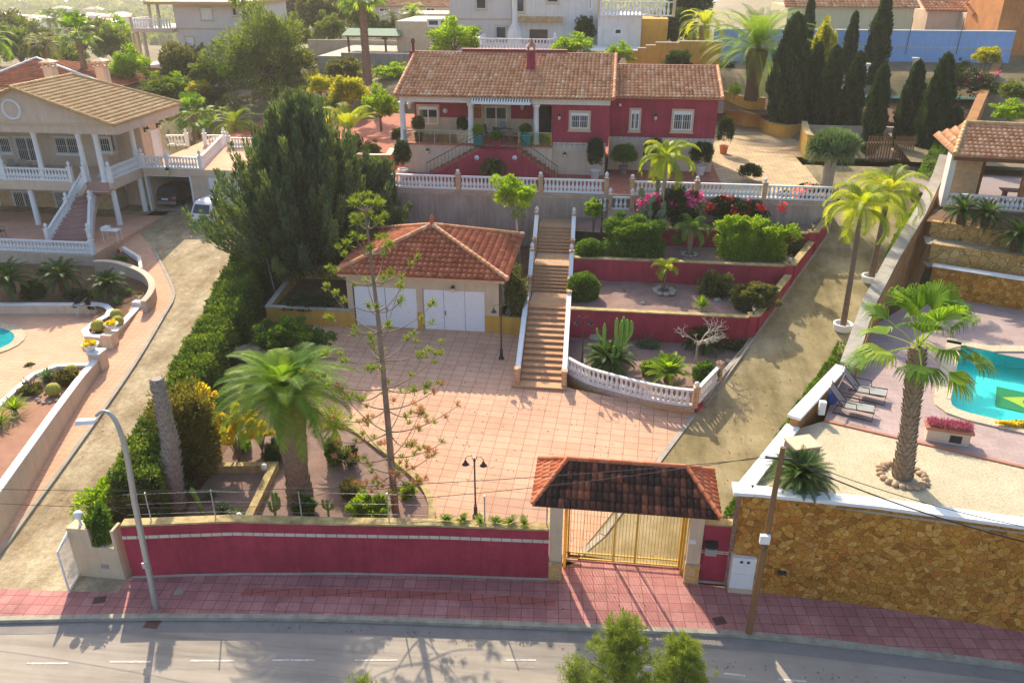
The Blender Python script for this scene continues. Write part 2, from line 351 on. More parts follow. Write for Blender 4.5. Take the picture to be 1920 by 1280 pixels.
tb = nd(nt, 'ShaderNodeBsdfTransparent'); tb.inputs[0].default_value = (.82, .9, .9, 1); gl = nd(nt, 'ShaderNodeBsdfGlossy'); gl.inputs['Roughness'].default_value = .05; gl.inputs[0].default_value = (.8, .85, .88, 1)
mx = nd(nt, 'ShaderNodeMixShader'); mx.inputs[0].default_value = .14; nt.links.new(tb.outputs[0], mx.inputs[1]); nt.links.new(gl.outputs[0], mx.inputs[2]); nt.links.new(mx.outputs[0], nt.nodes['Material Output'].inputs[0])
# ============================================================ terrain
def zleft(x, y): return min(3.3, .12+.1025*max(0, y-21.5))
def ss(a, b, x): t = max(0., min(1., (x-a)/(b-a))); return t*t*(3-2*t)
def terr(x, y):
    lot = -.35+.05*max(0, min(y, 44)-24)+(.12*max(0, min(y, 60)-40) if x > -21 else .04*max(0, min(y, 60)-40))
    side = 3+7.5*ss(-75, 0, x)
    far = side+.04*max(0, min(y, 103)-66)-.075*max(0, min(y, 430)-112)*(1-.72*ss(0, 50, x-.1*y))-.012*max(0, y-430)
    far += .5*math.sin(x*.07+y*.03)*ss(80, 110, y)+2.0*math.sin(x*.021+1.3)*math.sin(y*.017)*ss(140, 260, y)
    q = ss(-38, -34, x); k = ss(57+13*q, 67+13*q, y); z = lot*(1-k)+far*k
    if x > 13.6 and 57 < y < 90: z = max(z*(y > 70), lerp(z, 6.95+max(0, y-66)*.25, ss(13.6, 15, x)*ss(57, 59, y)))
    return z
def grid(mb, xs, ys, fn):
    nx, ny = len(xs), len(ys); vs = [(x, y, fn(x, y)) for y in ys for x in xs]
    return mb.add(vs, [(j*nx+i, j*nx+i+1, (j+1)*nx+i+1, (j+1)*nx+i) for j in range(ny-1) for i in range(nx-1)])
ysb = [20.3+2*i for i in range(60)]+[145+12*i for i in range(30)]+[520+60*i for i in range(8)]
xsb = [-900+60*i for i in range(13)]+[-160+5*i for i in range(56)]+[140+60*i for i in range(9)]
m1 = MB(); m1.sm = True; grid(m1, xsb, ysb, terr); struct('hillside', m1, 'dry_hill')
m1 = MB(); m1.add([(-8000, 900, -34), (8000, 900, -34), (8000, 9000, -34), (-8000, 9000, -34)], [(0, 1, 2, 3)]); struct('sea', m1, 'sea')
# ============================================================ street
kerbpx = [(-500, 1180), (-200, 1170), (0, 1164), (300, 1159), (600, 1161), (900, 1171), (1150, 1181), (1395, 1192), (1600, 1213), (1920, 1254), (2200, 1300), (2500, 1360)]
KL = [Vector(G(a, b, 0)[:2]) for a, b in kerbpx]; KL = [Vector(q[:2]) for q in smooth([(p.x, p.y, 0) for p in KL], 5)]
near = [Vector((p.x, 2.)) for p in KL]
m1 = MB(); between(m1, near, KL, 0., 60, 4); struct('road', m1, 'asphalt')
gl_ = [Vector((p.x, p.y-.62)) for p in KL]
m1 = MB(); between(m1, gl_, [p+Vector((0, -.1)) for p in KL], .005, 60, 1); struct('gutter', m1, 'gutter')  # real gutter strip; its dark tone also holds the kerbside shade
m1 = MB(); m1.wall([p+Vector((0, 0)) for p in KL], .2, -.05, .135); struct('kerb', m1, 'kerb_stone')
wallpx = [(-500, 1075), (-200, 1064), (0, 1062), (60, 1058), (125, 1058), (150, 1079), (248, 1083), (450, 1077), (640, 1076), (830, 1080), (1027, 1087), (1050, 1075), (1052, 1050), (1285, 1064), (1284, 1088), (1308, 1096), (1365, 1106), (1420, 1110), (1650, 1128), (1920, 1165), (2200, 1215), (2500, 1270)]
WL = [Vector(G(a, b-3, .12)[:2]) for a, b in wallpx]
KB = [p+Vector((0, .1)) for p in KL]
m1 = MB(); between(m1, KB, WL, .12, 90, 3); struct('pavement', m1, 'pavement_tile')
redln = [Vector(G(a, b, .12)[:2]) for a, b in [(450, 1117), (640, 1118), (830, 1124), (1000, 1134), (1040, 1137)]]
redl2 = [p+Vector((0, .38)) for p in redln]
m1 = MB(); between(m1, redln, redl2, .124, 24, 1); struct('pavement_band', m1, 'pavement_red')
m1 = MB()
for a, b, y in ((50, 128, 1243), (205, 283, 1240), (357, 440, 1238), (510, 590, 1237), (665, 745, 1237), (948, 1005, 1237), (1070, 1130, 1240), (1210, 1258, 1249), (1357, 1397, 1262), (1460, 1512, 1273)):
    p, q = G(a, y, 0), G(b, y+(4 if a > 1200 else 0), 0); m1.wall([p, q], .075, .004, .009)
plaster('road_paint', (.62, .58, .52), .5, 9); struct('lane_markings', m1, 'road_paint')
def cover(px, py, s, mat, label, z=.12, rx=.35):
    p = G(px, py, z); mb = MB(); mb.cb((p.x, p.y, z-.05), s, s*.8, .06, rx); mb.use(1)
    if mat != 'concrete':
        for i in range(5): mb.cb((p.x+(i-2)*s*.16*math.cos(rx), p.y+(i-2)*s*.16*math.sin(rx), z+.008), s*.05, s*.62, .006, rx)
    mb.build('drain_cover', [mat, 'dark_metal'], None, label, 'drain cover')
cover(187, 1124, .42, 'rust', 'small rusty drain cover set in the pavement between the gate opening and street lamp')
cover(335, 1109, .3, 'concrete', 'pale square inspection cover in the pavement under the red wall')
cover(286, 1169, .5, 'rust', 'rusty grate in the road gutter beside the street lamp foot', 0.0, 0)
cover(1349, 1163, .42, 'rust', 'brown square manhole cover in the pavement between gateway and wooden pole')
# ============================================================ yards and drives
sp = [G(a, b, zyard) for a, b in [(1052, 1050), (1010, 1095), (1310, 1100)]]
XL = -19.; ybk = 38.6
def yardpoly(): return None
m1 = MB()  # courtyard: tile sheet from the front wall to the garages, west bounded by the hedge
A = [(-16.2, 22.4), (-12, 22.5), (-7, 22.5), (-1.5, 22.4), (.35, 23.45)]; B = [(-14.5, 39.2), (-10, 39.2), (-6, 39.2), (-3.7, 39.2), (4.5, 32.6)]
divA, divB = G(1087, 1040, zyard), G(1303, 775, zyard)
def cxr(y):
    if y < 23.2: return -1.15
    if y < divB.y: return lerp(divA.x, divB.x, max(0, (y-divA.y)/(divB.y-divA.y)))-.06
    return lerp(divB.x, -1.9, min(1, (y-divB.y)/1.5))
ys_ = [22.3, 22.8, 23.2, divA.y]+[divA.y+(divB.y-divA.y)*i/14 for i in range(1, 15)]+[divB.y+.02+.33*i for i in range(20)]
vs_ = [(lerp(-15.6, cxr(y), i/24), y) for y in ys_ for i in range(25)]
m1.add([(x, y, zyard(x, y)) for x, y in vs_], [(j*25+i, j*25+i+1, j*25+i+26, j*25+i+25) for j in range(len(ys_)-1) for i in range(24)])
struct('courtyard', m1, 'courtyard_tile')
DR = [(1290, 1062), (1350, 985), (1400, 925), (1480, 805), (1575, 690), (1620, 600), (1690, 470), (1735, 380), (1752, 345), (1800, 300)]
DRp = [Vector(G(a, b, zdrive)[:2])+Vector((1.1, -.3)) for a, b in DR]; DRp[0] = Vector((3.5, 23.3)); DRp[-1] = Vector((24, 61))
DLp = [Vector((divA.x-.02, divA.y)), Vector((divB.x, divB.y)), Vector((13.45, 49.5)), Vector((13.5, 61))]
m1 = MB(); between(m1, DLp, DRp, lambda x, y: zdrive(x, y)+.004, 60, 10); struct('sloping_drive', m1, 'drive_moss')
m1 = MB(); m1.wall([G(1130, 1003, zyard), divB], .22, lambda x, y: zyard(x, y)-.1, lambda x, y: zyard(x, y)+.05)
m1.wall([divA, G(1130, 1003, zyard)], .22, lambda x, y: zyard(x, y)-.1, lambda x, y: zyard(x, y)+.03); struct('drive_edging', m1, 'concrete')
# left drive
hl = [(128, 1060), (215, 985), (262, 880), (330, 740), (370, 660), (415, 560), (440, 480), (455, 420)]
HLp = [Vector(G(a, b, zleft)[:2])+Vector((.9, 0)) for a, b in hl]+[Vector((-26.5, 60))]
klp = [(-25, 1068), (5, 1033), (60, 958), (140, 848), (250, 690), (310, 590), (325, 562), (323, 540), (300, 492), (286, 468), (262, 440), (235, 425)]
KLp = [Vector(G(a, b, zleft)[:2]) for a, b in klp]; KLp = [Vector(q[:2]) for q in smooth([(p.x, p.y, 0) for p in KLp], 4)]
m1 = MB(); between(m1, KLp+[Vector((-34.5, 60))], HLp, zleft, 50, 8); between(m1, [(-45, 51.5), (-45, 60)], [(-33.5, 50.8), (-33.5, 60)], lambda x, y: zleft(x, y)+.01, 6, 3); m1.add([(-21.5, 18.9, .115), (-16.3, 19.3, .115), (-16.3, 22.6, .16), (-21.5, 22.6, .16)], [(0, 1, 2, 3)]); struct('left_drive', m1, 'drive_sand')
m1 = MB(); m1.wall(KLp[:-8], .16, lambda x, y: zleft(x, y)-.1, lambda x, y: zleft(x, y)+.13); struct('walk_kerb', m1, 'concrete')
wk = [(-60, 1030), (-20, 960), (40, 880), (110, 775), (185, 668), (215, 640), (286, 548), (290, 520), (272, 492), (240, 475), (215, 440)]
WKp = [Vector(G(a, b, zleft)[:2])+Vector((-.5, 0)) for a, b in wk]
m1 = MB(); between(m1, KLp, WKp, lambda x, y: zleft(x, y)+.1, 50, 3); struct('walkway', m1, 'walk_tile')
ZP = G(190, 668, zleft).z+.1
pp = [G(a, b, ZP) for a, b in [(205, 650), (150, 705), (60, 700), (-60, 800), (-300, 760), (-300, 560), (0, 560), (215, 570)]]
m1 = MB(); m1.sheet(pp, ZP); struct('patio', m1, 'walk_tile')
# ============================================================ front wall and fence
fw = [(248, 1083), (350, 1079), (450, 1077), (640, 1076), (830, 1080), (1027, 1087)]
ft = [(234, 990), (350, 987), (480, 985), (640, 987), (850, 991), (1027, 997)]
FW = [G(a, b, .12)+Vector((0, .15, 0)) for a, b in fw]
def topz(x):
    i = 0
    return 2.02-.0*x
ZT = [GY(ft[i][0], ft[i][1], FW[i].y-.15).z for i in range(6)]
fwall = thing('boundary_wall', 'long crimson street wall with a white patterned tile band, left of the gateway', 'wall', tuple(FW[3]))
m1 = MB(); m1.wall(FW, .3, 0, ZT); m1.build('wall_body', 'red_wall', fwall)
m1 = MB(); m1.wall([p+Vector((0, .07, 0)) for p in FW], .38, [z+.003 for z in ZT], [z+.08 for z in ZT]); m1.build('coping', 'yellow_cap', fwall)
m1 = MB(); k = .79; m1.wall([p for p in FW], .325, [z*k for z in ZT], [z*k+.13 for z in ZT]); m1.build('tile_band', 'band_tile', fwall)
m1 = MB(); m1.wall([p for p in FW], .33, 0.1, .21); m1.build('skirting', 'concrete', fwall)
fence = thing('wire_fence', 'see-through wire mesh fence standing along the top of the crimson street wall', 'fence', (FW[3].x, FW[3].y, 2.1))
def fwy(px):
    for i in range(5):
        a, b = fw[i][0], fw[i+1][0]
        if a <= px <= b: t = (px-a)/(b-a); return FW[i].lerp(FW[i+1], t), lerp(ZT[i], ZT[i+1], t)
    return FW[-1], ZT[-1]
for px in (300, 418, 575, 734, 909, 1022):
    q, z = fwy(px); MB().tube([(q.x, q.y+.1, z+.1), (q.x, q.y+.1, z+1.25)], .025, 6).build('post', 'steel', fence)
m1 = MB()
for h in (.35, .78, 1.2):
    m1.tube([(q.x, q.y+.1, z+h) for q, z in [fwy(px) for px in (260, 418, 575, 734, 909, 1022)]], .005, 4)
m1.build('wires', 'steel', fence)
m1 = MB(); P0, P1 = fwy(909)[0], fwy(1022)[0]; zz = fwy(960)[1]+.12
n = 34
for i in range(-14, n):
    for sg in (1, -1):
        a, b = i/n, (i+14)/n
        a0, b0, za, zb_ = max(0, a), min(1, b), 0, 1.08
        ta = (a0-a)/(b-a); tb_ = (b0-a)/(b-a)
        if sg < 0: ta, tb_ = 1-ta, 1-tb_
        pa, pb = P0.lerp(P1, a0), P0.lerp(P1, b0); m1.tube([(pa.x, pa.y+.1, zz+1.08*ta), (pb.x, pb.y+.1, zz+1.08*tb_)], .0035, 3, False)
m1.build('mesh_netting', 'steel', fence)
# ============================================================ gateway
zE = GY(1000, 942, 21.9).z; gt = thing('gateway', 'gateway to the courtyard under a small dark-stained clay tile roof', 'gateway', (1.2, 22.8, 0))
def pillar(px0, px1, py, lab=None):
    a, b = G(px0, py, .12), G(px1, py, .12); d = .45
    c = MB().box(a.x, a.y, 0, b.x, a.y+d, .95).build('stone_base', 'pillar_stone', gt); MB().box(a.x+.02, a.y+.02, .95, b.x-.02, a.y+d-.02, zE-.2).build('pillar', 'cream_wall', gt)
    MB().box(a.x-.01, a.y-.012, .93, b.x+.01, a.y+d+.01, .97).build('moulding', 'concrete', gt); return a, b
PA, PB = pillar(1027, 1052, 1086), pillar(1281, 1308, 1092)
ex0, ex1 = PA[0].x-.55, GY(1351, 965, 21.8).x; ey = 21.75
m1 = MB().box(ex0+.25, ey+.3, zE-.21, ex1-.25, 23.75, zE-.03); m1.box(ex0+.12, ey+.16, zE-.13, ex1-.12, 23.85, zE-.01); m1.build('beam', 'cream_wall', gt)
zR = zE+.85; yr = 23.3; hx = 1.05; rs = GY(1065, 863, yr)
fl, fr = Vector((ex0, ey, zE)), Vector((ex1, ey, zE)); rl, rr = Vector((ex0+hx, yr, zR)), Vector((ex1-hx, yr, zR))
bl, br = Vector((ex0, yr+.95, zE+.15)), Vector((ex1, yr+.95, zE+.15))
def hip(mb, e0, e1, r1, r0, per=.25, crs=.42, seed=1, amp=.055):   # eave e0->e1, ridge r0..r1
    U = (e1-e0).normalized(); N = U.cross(r0-e0 if (r0-e0).length > .01 else r1-e0).normalized(); V_ = N.cross(U)
    if V_.z < 0: V_ = -V_
    f = lambda p: ((p-e0).dot(U), (p-e0).dot(V_)); poly = [f(e0), f(e1), f(r1)]+([f(r0)] if (r0-r1).length > .01 else [])
    return mb.roof(e0, U, V_, poly, per, crs, amp, seed)
m1 = MB(); hip(m1, fl, fr, rr, rl, .215, .36, 5, .085); m1.build('front_slope', 'roof_black', gt, 'slope black with mould and lichen')
m1 = MB(); hip(m1, bl, fl, rl, rl, .22, .36, 6, .05); m1.build('side_slope', 'roof_orange', gt); m1 = MB(); hip(m1, fr, br, rr, rr, .22, .36, 7, .05); m1.build('side_slope', 'roof_orange', gt)
m1 = MB(); hip(m1, br, bl, rl, rr, .25, .36, 8); m1.build('back_slope', 'roof_orange', gt)
m1 = MB()
for a, b in ((fl, rl), (fr, rr), (rl, rr), (bl, rl), (br, rr)): up = Vector((0, 0, .07)); m1.ridge(a+up, b+up, .085, .36)
m1.build('ridge_tiles', 'roof_orange', gt)
gy = 23.35; gx0, gx1 = PA[1].x+.02, PB[0].x-.02
MB().box(gx0, gy-.5, .12, gx0+.1, gy+.02, zE-.25).build('gate_post', 'gate_yellow', gt); MB().box(gx1-.08, gy-.3, .12, gx1, gy+.02, zE-.25).build('gate_post', 'gate_yellow', gt)
lf = MB(); xa, xb = gx0+.1, gx1-.08; w1, w2 = GY(1147, 1060, gy).x, GY(1188, 1060, gy).x
for x in (xa+.02, w1, w2, xb-.06): lf.box(x, gy-.03, .16, x+.06, gy+.03, zE-.32)
for z in (.16, .42, zE-.38): lf.box(xa, gy-.025, z, xb, gy+.025, z+.05)
lf.build('gate_leaf', 'gate_yellow', gt)
lf = MB(); n = int((xb-xa)/.115)
for i in range(1, n): x = xa+(xb-xa)*i/n; lf.box(x-.009, gy-.009, .2, x+.009, gy+.009, zE-.36)
lf.build('gate_bars', 'gate_yellow', gt)
MB().box(xa+.1, gy-.12, .3, xa+.5, gy-.03, .36).box(xa+.08, gy-.1, .3, xa+.14, gy-.04, .5).build('gate_closer', 'rust', gt)
def text(s, size, mat, parent, loc, rz=0, rx=90, ext=.004):
    c = bpy.data.curves.new('text', 'FONT'); c.body = s; c.size = size; c.extrude = ext; c.align_x = 'CENTER'; c.align_y = 'CENTER'
    o = bpy.data.objects.new('t', c); C.objects.link(o); dg = bpy.context.evaluated_depsgraph_get(); me = bpy.data.meshes.new_from_object(o.evaluated_get(dg)); bpy.data.objects.remove(o)
    me.materials.clear(); me.materials.append(M[mat]); return inst('lettering', me, parent, Vector(loc)-wloc(parent), rot=(R(rx), 0, R(rz)))
hp = GY(1299, 1016, PB[0].y)
pl = MB().box(hp.x-.11, PB[0].y+.012, hp.z-.08, hp.x+.11, PB[0].y+.022, hp.z+.08).build('number_plate', 'pot_white', gt)
o = text('17', .15, 'mirror_blue', pl, (hp.x, PB[0].y+.008, hp.z)); o.name = 'digits'
# red wall right of the gateway
ra, rb = PB[1].x, G(1403, 1060, 1.2).x
RY = PB[0].y+.12; rw = thing('boundary_wall', 'short crimson wall piece between gateway and stone wall, holding the mailbox', 'wall', ((ra+rb)/2, RY, 0))
zr = GY(1350, 985, RY).z; rbx = GX(1365, 1106, 0).x if 0 else G(1403, 1065, 1.0).x
MB().box(ra, RY, 0, GY(1405, 985, RY).x, RY+.3, zr).build('wall_body', 'red_wall', rw)
MB().box(ra-.02, RY-.03, zr+.002, GY(1407, 985, RY).x, RY+.33, zr+.07).build('coping', 'yellow_cap', rw)
zb = GY(1350, 1038, RY).z; MB().box(ra, RY-.012, zb, GY(1403, 1038, RY).x, RY-.002, zb+.13).build('tile_band', 'band_tile', rw)
MB().box(ra, RY-.014, .1, GY(1370, 1100, RY).x, RY-.002, .2).build('skirting', 'concrete', rw)
mbx = GY(1333, 1026, RY-.1); mx_ = thing('mailbox', 'grey metal mailbox with a pitched lid on the short crimson wall', 'mailbox', (mbx.x, RY, mbx.z-.2))
MB().box(mbx.x-.19, RY-.26, mbx.z-.24, mbx.x+.19, RY-.004, mbx.z+.1).build('body', 'steel', mx_)
b_ = MB(); b_.prism([(mbx.x-.21, RY-.3), (mbx.x+.21, RY-.3), (mbx.x+.21, RY-.003), (mbx.x-.21, RY-.003)], mbx.z+.1, [mbx.z+.13, mbx.z+.13, mbx.z+.24, mbx.z+.24]); b_.box(mbx.x-.13, RY-.268, mbx.z+.03, mbx.x+.13, RY-.26, mbx.z+.06); b_.build('lid', 'dark_metal', mx_)
cx0, cx1 = G(1364, 1108, .12), G(1409, 1112, .12); cy = cx0.y-.05
cab = thing('meter_cabinet', 'white twin-door utility meter cabinet on a cream plinth beside the wooden pole', 'cabinet', (cx0.x+.4, cy, .1))
MB().box(cx0.x, cy, .08, cx1.x, cy+.45, .32).build('plinth', 'cream_wall', cab)
zc = GY(1385, 1046, cy).z; zm = (zc+.32)/2-.0
MB().box(cx0.x+.01, cy+.01, .322, cx1.x-.01, cy+.42, zc).build('housing', 'pot_white', cab)
for a, b in ((.34, zm-.01), (zm+.01, zc-.02)): MB().box(cx0.x+.04, cy-.006, a, cx1.x-.04, cy+.009, b).build('door', 'pot_white', cab)
for f in (.38, .66): x = lerp(cx0.x, cx1.x, f); MB().box(x-.05, cy-.014, zc-.2, x+.05, cy-.007, zc-.1).build('meter_window', 'glass_dark', cab)
# ============================================================ balustrades
def _bal():
    m = MB(); m.lathe([(.075, 0), (.075, .05), (.045, .09), (.06, .16), (.095, .3), (.085, .42), (.045, .62), (.04, .78), (.06, .84), (.045, .88), (.07, .94), (.07, 1)], n=8); return m.mesh('white_paint')
BALM = _bal()
def _fin():
    m = MB(); m.lathe([(.1, 0), (.1, .03), (.05, .06), (.11, .14), (.12, .22), (.07, .32), (.02, .38), (.001, .4)], n=10); return m.mesh('white_paint')
FINM = _fin()
_b = MB(); _b.lathe([(.07, 0), (.06, .03)], n=10); _b.ball((0, 0, .14), .12, 8); BALLM = _b.mesh('white_paint')
tiles('post_tile', (.58, .34, .18), (.48, .24, .12), (.62, .5, .36), .16, .16, .02, flip=True, stain=.1)
def balustrade(label, P, h=.85, gap=.235, posts=(), pmat='post_tile', fin=BALLM, group='white balustrades', base=.1, basemat='white_paint', ph=.25, pw=.26, endfin=True, cat='balustrade', bs=1.3):
    P = [Vector(p) for p in P]; root = thing('balustrade', label, cat, tuple(P[0]), 0, group)
    zs = [p.z for p in P]
    MB().wall(P, .2, [z for z in zs], [z+base for z in zs]).build('base_rail', basemat, root)
    MB().wall(P, .17, [z+h-.09 for z in zs], [z+h for z in zs]).build('top_rail', 'white_paint', root)
    o = wloc(root); L = [0]
    for i in range(len(P)-1): L.append(L[-1]+(P[i+1]-P[i]).length)
    n = max(1, int(L[-1]/gap)); pz = [L[i] for i in posts]; i = 0
    for k in range(n):
        s = (k+.5)*L[-1]/n
        if any(abs(s-q) < pw*.7 for q in pz): continue
        while i < len(P)-2 and L[i+1] < s: i += 1
        p = P[i].lerp(P[i+1], (s-L[i])/(L[i+1]-L[i])); inst('baluster', BALM, root, p+Vector((0, 0, base-.005))-o, 0, (bs, bs, h-base-.08))
    for q in posts:
        p = P[q]; d = (P[min(q+1, len(P)-1)]-P[max(q-1, 0)]); rz = math.atan2(d.y, d.x)
        b = MB(); b.cb((p.x, p.y, p.z-.05), pw, pw, h+ph*.4+.05, rz); b.cb((p.x, p.y, p.z+h+ph*.4), pw+.07, pw+.07, .05, rz)
        po = b.build('post', pmat, root)
        if fin: inst('finial', fin, po, (p.x-o.x, p.y-o.y, p.z+h+ph*.4+.05-o.z))
    return root
def tp(px, py, z): return G(px, py, z)
# ============================================================ windows and doors
def window(parent, c, w, h, rz=0, sur='stone_trim', frame='white_metal', glass='glass_dark', bars=False, shut=.0, door=False, mull=1, sw=.14, sill=True, name='window', barmat='bars_white', arch=False):
    """c: lower left corner on the wall face (world), window runs along +x rotated by rz, faces -y rotated"""
    o = inst(name, None, parent, Vector(c)-wloc(parent), rz) if False else None
    m = MB()
    if sur:
        for a in ((-sw, -.06, 0 if door else -sw, 0, .05, h+sw), (w, -.06, 0 if door else -sw, w+sw, .05, h+sw), (0, -.06, h, w, .05, h+sw)): m.box(*a)
        if not door: m.box(0, -.06, -sw, w, .05, 0); m.box(-sw-.06, -.1, -sw-.06, w+sw+.06, .04, -sw)
    else:
        m.box(-.03, -.03, h, w+.03, .04, h+.03)
    o = inst(name, m.mesh(sur or frame), parent, Vector(c)-wloc(parent), rz)
    g = MB().add([(0, -.012, 0), (w, -.012, 0), (w, -.012, h), (0, -.012, h)], [(0, 1, 2, 3)]); inst('pane', g.mesh(glass), o)
    f = MB()
    for a in ((.005, -.045, .005, .055, -.015, h-.005), (w-.055, -.045, .005, w-.005, -.015, h-.005), (.055, -.045, h-.055, w-.055, -.015, h-.005), (.055, -.045, .005, w-.055, -.015, .06)): f.box(*a)
    for k in range(mull): x = w*(k+1)/(mull+1); f.box(x-.035, -.043, .06, x+.035, -.017, h-.055)
    inst('frame', f.mesh(frame), o)
    if shut: inst('shutter', MB().box(.01, -.075, h*(1-shut), w-.01, -.047, h-.01).mesh('white_metal'), o)
    if bars:
        b = MB(); n = max(3, int(w/.14))
        for k in range(n+1): x = w*k/n; b.box(x-.012, -.115, .02, x+.012, -.095, h-.02)
        for z in (.1, h*.5, h-.1): b.box(0, -.122, z-.012, w, -.118, z+.012)
        inst('grille', b.mesh(barmat), o)
    return o
def winpx(parent, a, b, y, **k):    # window from pixel corners on a wall facing the street at y
    p, q = GY(a[0], b[1], y), GY(b[0], a[1], y); return window(parent, (p.x, y, p.z), q.x-p.x, q.z-p.z, **k)
def winpx_x(parent, a, b, x, **k):  # window on a wall facing +x at x; a, b: pixel (near/far) bottom-left & top-right
    p, q = GX(a[0], a[1], x), GX(b[0], b[1], x); return window(parent, (x, p.y, p.z), q.y-p.y, q.z-p.z, rz=R(90), **k)
def wall_lantern(parent_label, p, rz=0, s=1., mat='dark_metal', group='wall lanterns'):
    t = thing('wall_lantern', parent_label, 'lantern', tuple(p), rz, group)
    b = MB().box(-.05*s, -.03*s, -.1*s, .05*s, .0, .12*s).box(-.015*s, -.16*s, .08*s, .015*s, -.03*s, .11*s); inst('bracket', b.mesh(mat), t)
    b = MB().lathe([(.01*s, -.16*s), (.07*s, -.13*s), (.09*s, .06*s)], (0, -.17*s, 0), 6); inst('glass', b.mesh('lamp_glass'), t)
    b = MB().lathe([(.11*s, .06*s), (.05*s, .14*s), (.01*s, .19*s)], (0, -.17*s, 0), 6); inst('cap', b.mesh(mat), t); return t
# ============================================================ red house
HY = 54.4; EZ = GY(742, 178, 53.5).z; hx0, hx1 = GY(742, 178, 53.5).x, GY(1148, 184, 53.5).x
m1 = MB(); m1.box(-21.5, 49.02, 3, 13.2, 78, T-.005); struct('terrace_body', m1, 'grey_render')
m1 = MB(); m1.sheet([(-21.5, 49.0), (7.2, 49.0), (7.2, 78), (-21.5, 78)], T); struct('terrace_floor', m1, 'terrace_tile')
m1 = MB(); m1.sheet([(7.2, 49.0), (13.3, 49.0), (13.6, 58.45), (30, 58.45), (30, 66.8), (24, 78), (7.2, 78)], T+.004); struct('paved_court', m1, 'tan_paver')
house = thing('red_house', 'crimson bungalow with long clay tile roof, white columns and raised veranda', 'house', (-4, 57, T))
FZ = GY(900, 276, 52.6).z        # veranda floor
WYr = 56.2                          # recessed veranda wall
ux = [GY(p, 300, HY).x for p in (760, 1034, 1147)]
b = MB(); b.box(hx0+.55, WYr, T, hx1-.35, 60.8, EZ-.12); b.box(GY(1034, 250, 53.6).x, 53.75, T, hx1-.3, WYr-.002, EZ-.25); b.build('wall', 'red_wall', house)
vx0, vx1 = GY(757, 300, 52.7).x, GY(1034, 300, 52.7).x
b = MB(); b.box(vx0, 53.0, T, vx1, WYr-.003, FZ); b.box(vx1, 53.6, T, hx1-.28, 53.74, FZ-.1); b.build('plinth', 'pink_beige', house)
MB().box(vx0-.1, 52.9, FZ, vx1, WYr-.002, FZ+.1).build('veranda_floor', 'terrace_tile', house)
MB().box(vx1, 53.58, FZ-.1, hx1-.26, 53.76, FZ+.12).box(vx1, 53.56, FZ+.12, hx1-.26, 53.75, FZ+.22).build('tile_band', 'band_tile', house)
MB().box(vx0+.05, WYr-.02, FZ+.1, vx1, WYr-.001, FZ+1.25).build('dado', 'cream_wall', house)
MB().box(hx0+.25, 53.45, EZ-.42, hx1-.1, 53.72, EZ-.02).box(hx0+.25, 53.72, EZ-.3, hx0+.5, WYr, EZ-.02).build('fascia', 'white_wall', house)
MB().box(hx0+.3, 53.73, EZ-.2, vx1, WYr, EZ-.12).build('porch_ceiling', 'white_wall', house)
cols = []
for px in (756, 883, 1005):
    x = GY(px, 240, 53.5).x
    c_ = MB().lathe([(.26, 0), (.26, .12), (.2, .16), (.19, .9), (.17, EZ-FZ-.75), (.22, EZ-FZ-.7), (.25, EZ-FZ-.62), (.25, EZ-FZ-.52)], (x, 53.52, FZ+.1), 14)
    c_.build('column', 'white_paint', house)
RZ_ = GY(1000, 101, 59.6).z; yR = 59.3
sl_ = Vector((0, yR-53.15, RZ_-(EZ))); V_ = sl_.normalized(); LR = sl_.length
xr0, xr1 = GY(778, 101, yR).x, GY(1153, 104, yR).x
E0, E1 = Vector((hx0, 53.15, EZ)), Vector((hx1+.1, 53.15, EZ)); R0, R1 = Vector((hx0+.1, yR, RZ_)), Vector((hx1+.1, yR, RZ_))
m1 = MB(); m1.roof(E0, (1, 0, 0), V_, [(0, 0), (hx1+.1-hx0, 0), (hx1+.1-hx0, LR), (0, LR)], .272, .40, .095, 11); m1.build('roof', 'roof_terra', house)
m1 = MB(); m1.roof((hx1, 65.2, EZ), (-1, 0, 0), Vector((0, -(65.2-yR), RZ_-EZ)), [(0, 0), (hx1-hx0, 0), (hx1-hx0, 6.3), (0, 6.3)], .272, .42, .055, 12); m1.build('rear_roof', 'roof_terra', house)
m1 = MB(); up = Vector((0, 0, .08)); m1.ridge(E0+up, R0+up, .11, .4); m1.build('verge_tiles', 'roof_terra', house); m1 = MB(); m1.ridge(E1+up, R1+up, .11, .4, 5); m1.build('verge_tiles', 'roof_terra', house)
m1 = MB(); m1.box(hx0+.15, yR-.05, RZ_-.1, hx1+.05, yR+.12, RZ_+.12); m1.build('ridge_band', 'terra_trim', house)
MB().prism([(hx0+.55, 53.75), (hx0+.75, 53.75), (hx0+.75, 60.8), (hx0+.55, 60.8)], EZ-.2, lambda x, y: EZ+(min(y, yR)-53.6)*(RZ_-EZ)/(yR-53.15)-.15).build('gable', 'red_wall', house)
MB().prism([(hx1-.3, 53.75), (hx1-.1, 53.75), (hx1-.1, 60.8), (hx1-.3, 60.8)], FZ, lambda x, y: EZ+(min(y, yR)-53.6)*(RZ_-EZ)/(yR-53.15)-.15).build('gable', 'red_wall', house)
pz = GY(900, 93, yR+.2).z; a, c = GY(867, 100, yR+.2).x, GY(1062, 100, yR+.2).x
MB().box(a, yR+.13, RZ_-.2, c, yR+.35, pz).box(c-.002, yR+.131, RZ_-.2, c+.5, yR+.34, pz-.3).build('parapet', 'red_wall', house)
MB().box(a-.03, yR+.1, pz, c+.03, yR+.38, pz+.06).build('parapet_coping', 'terra_trim', house)
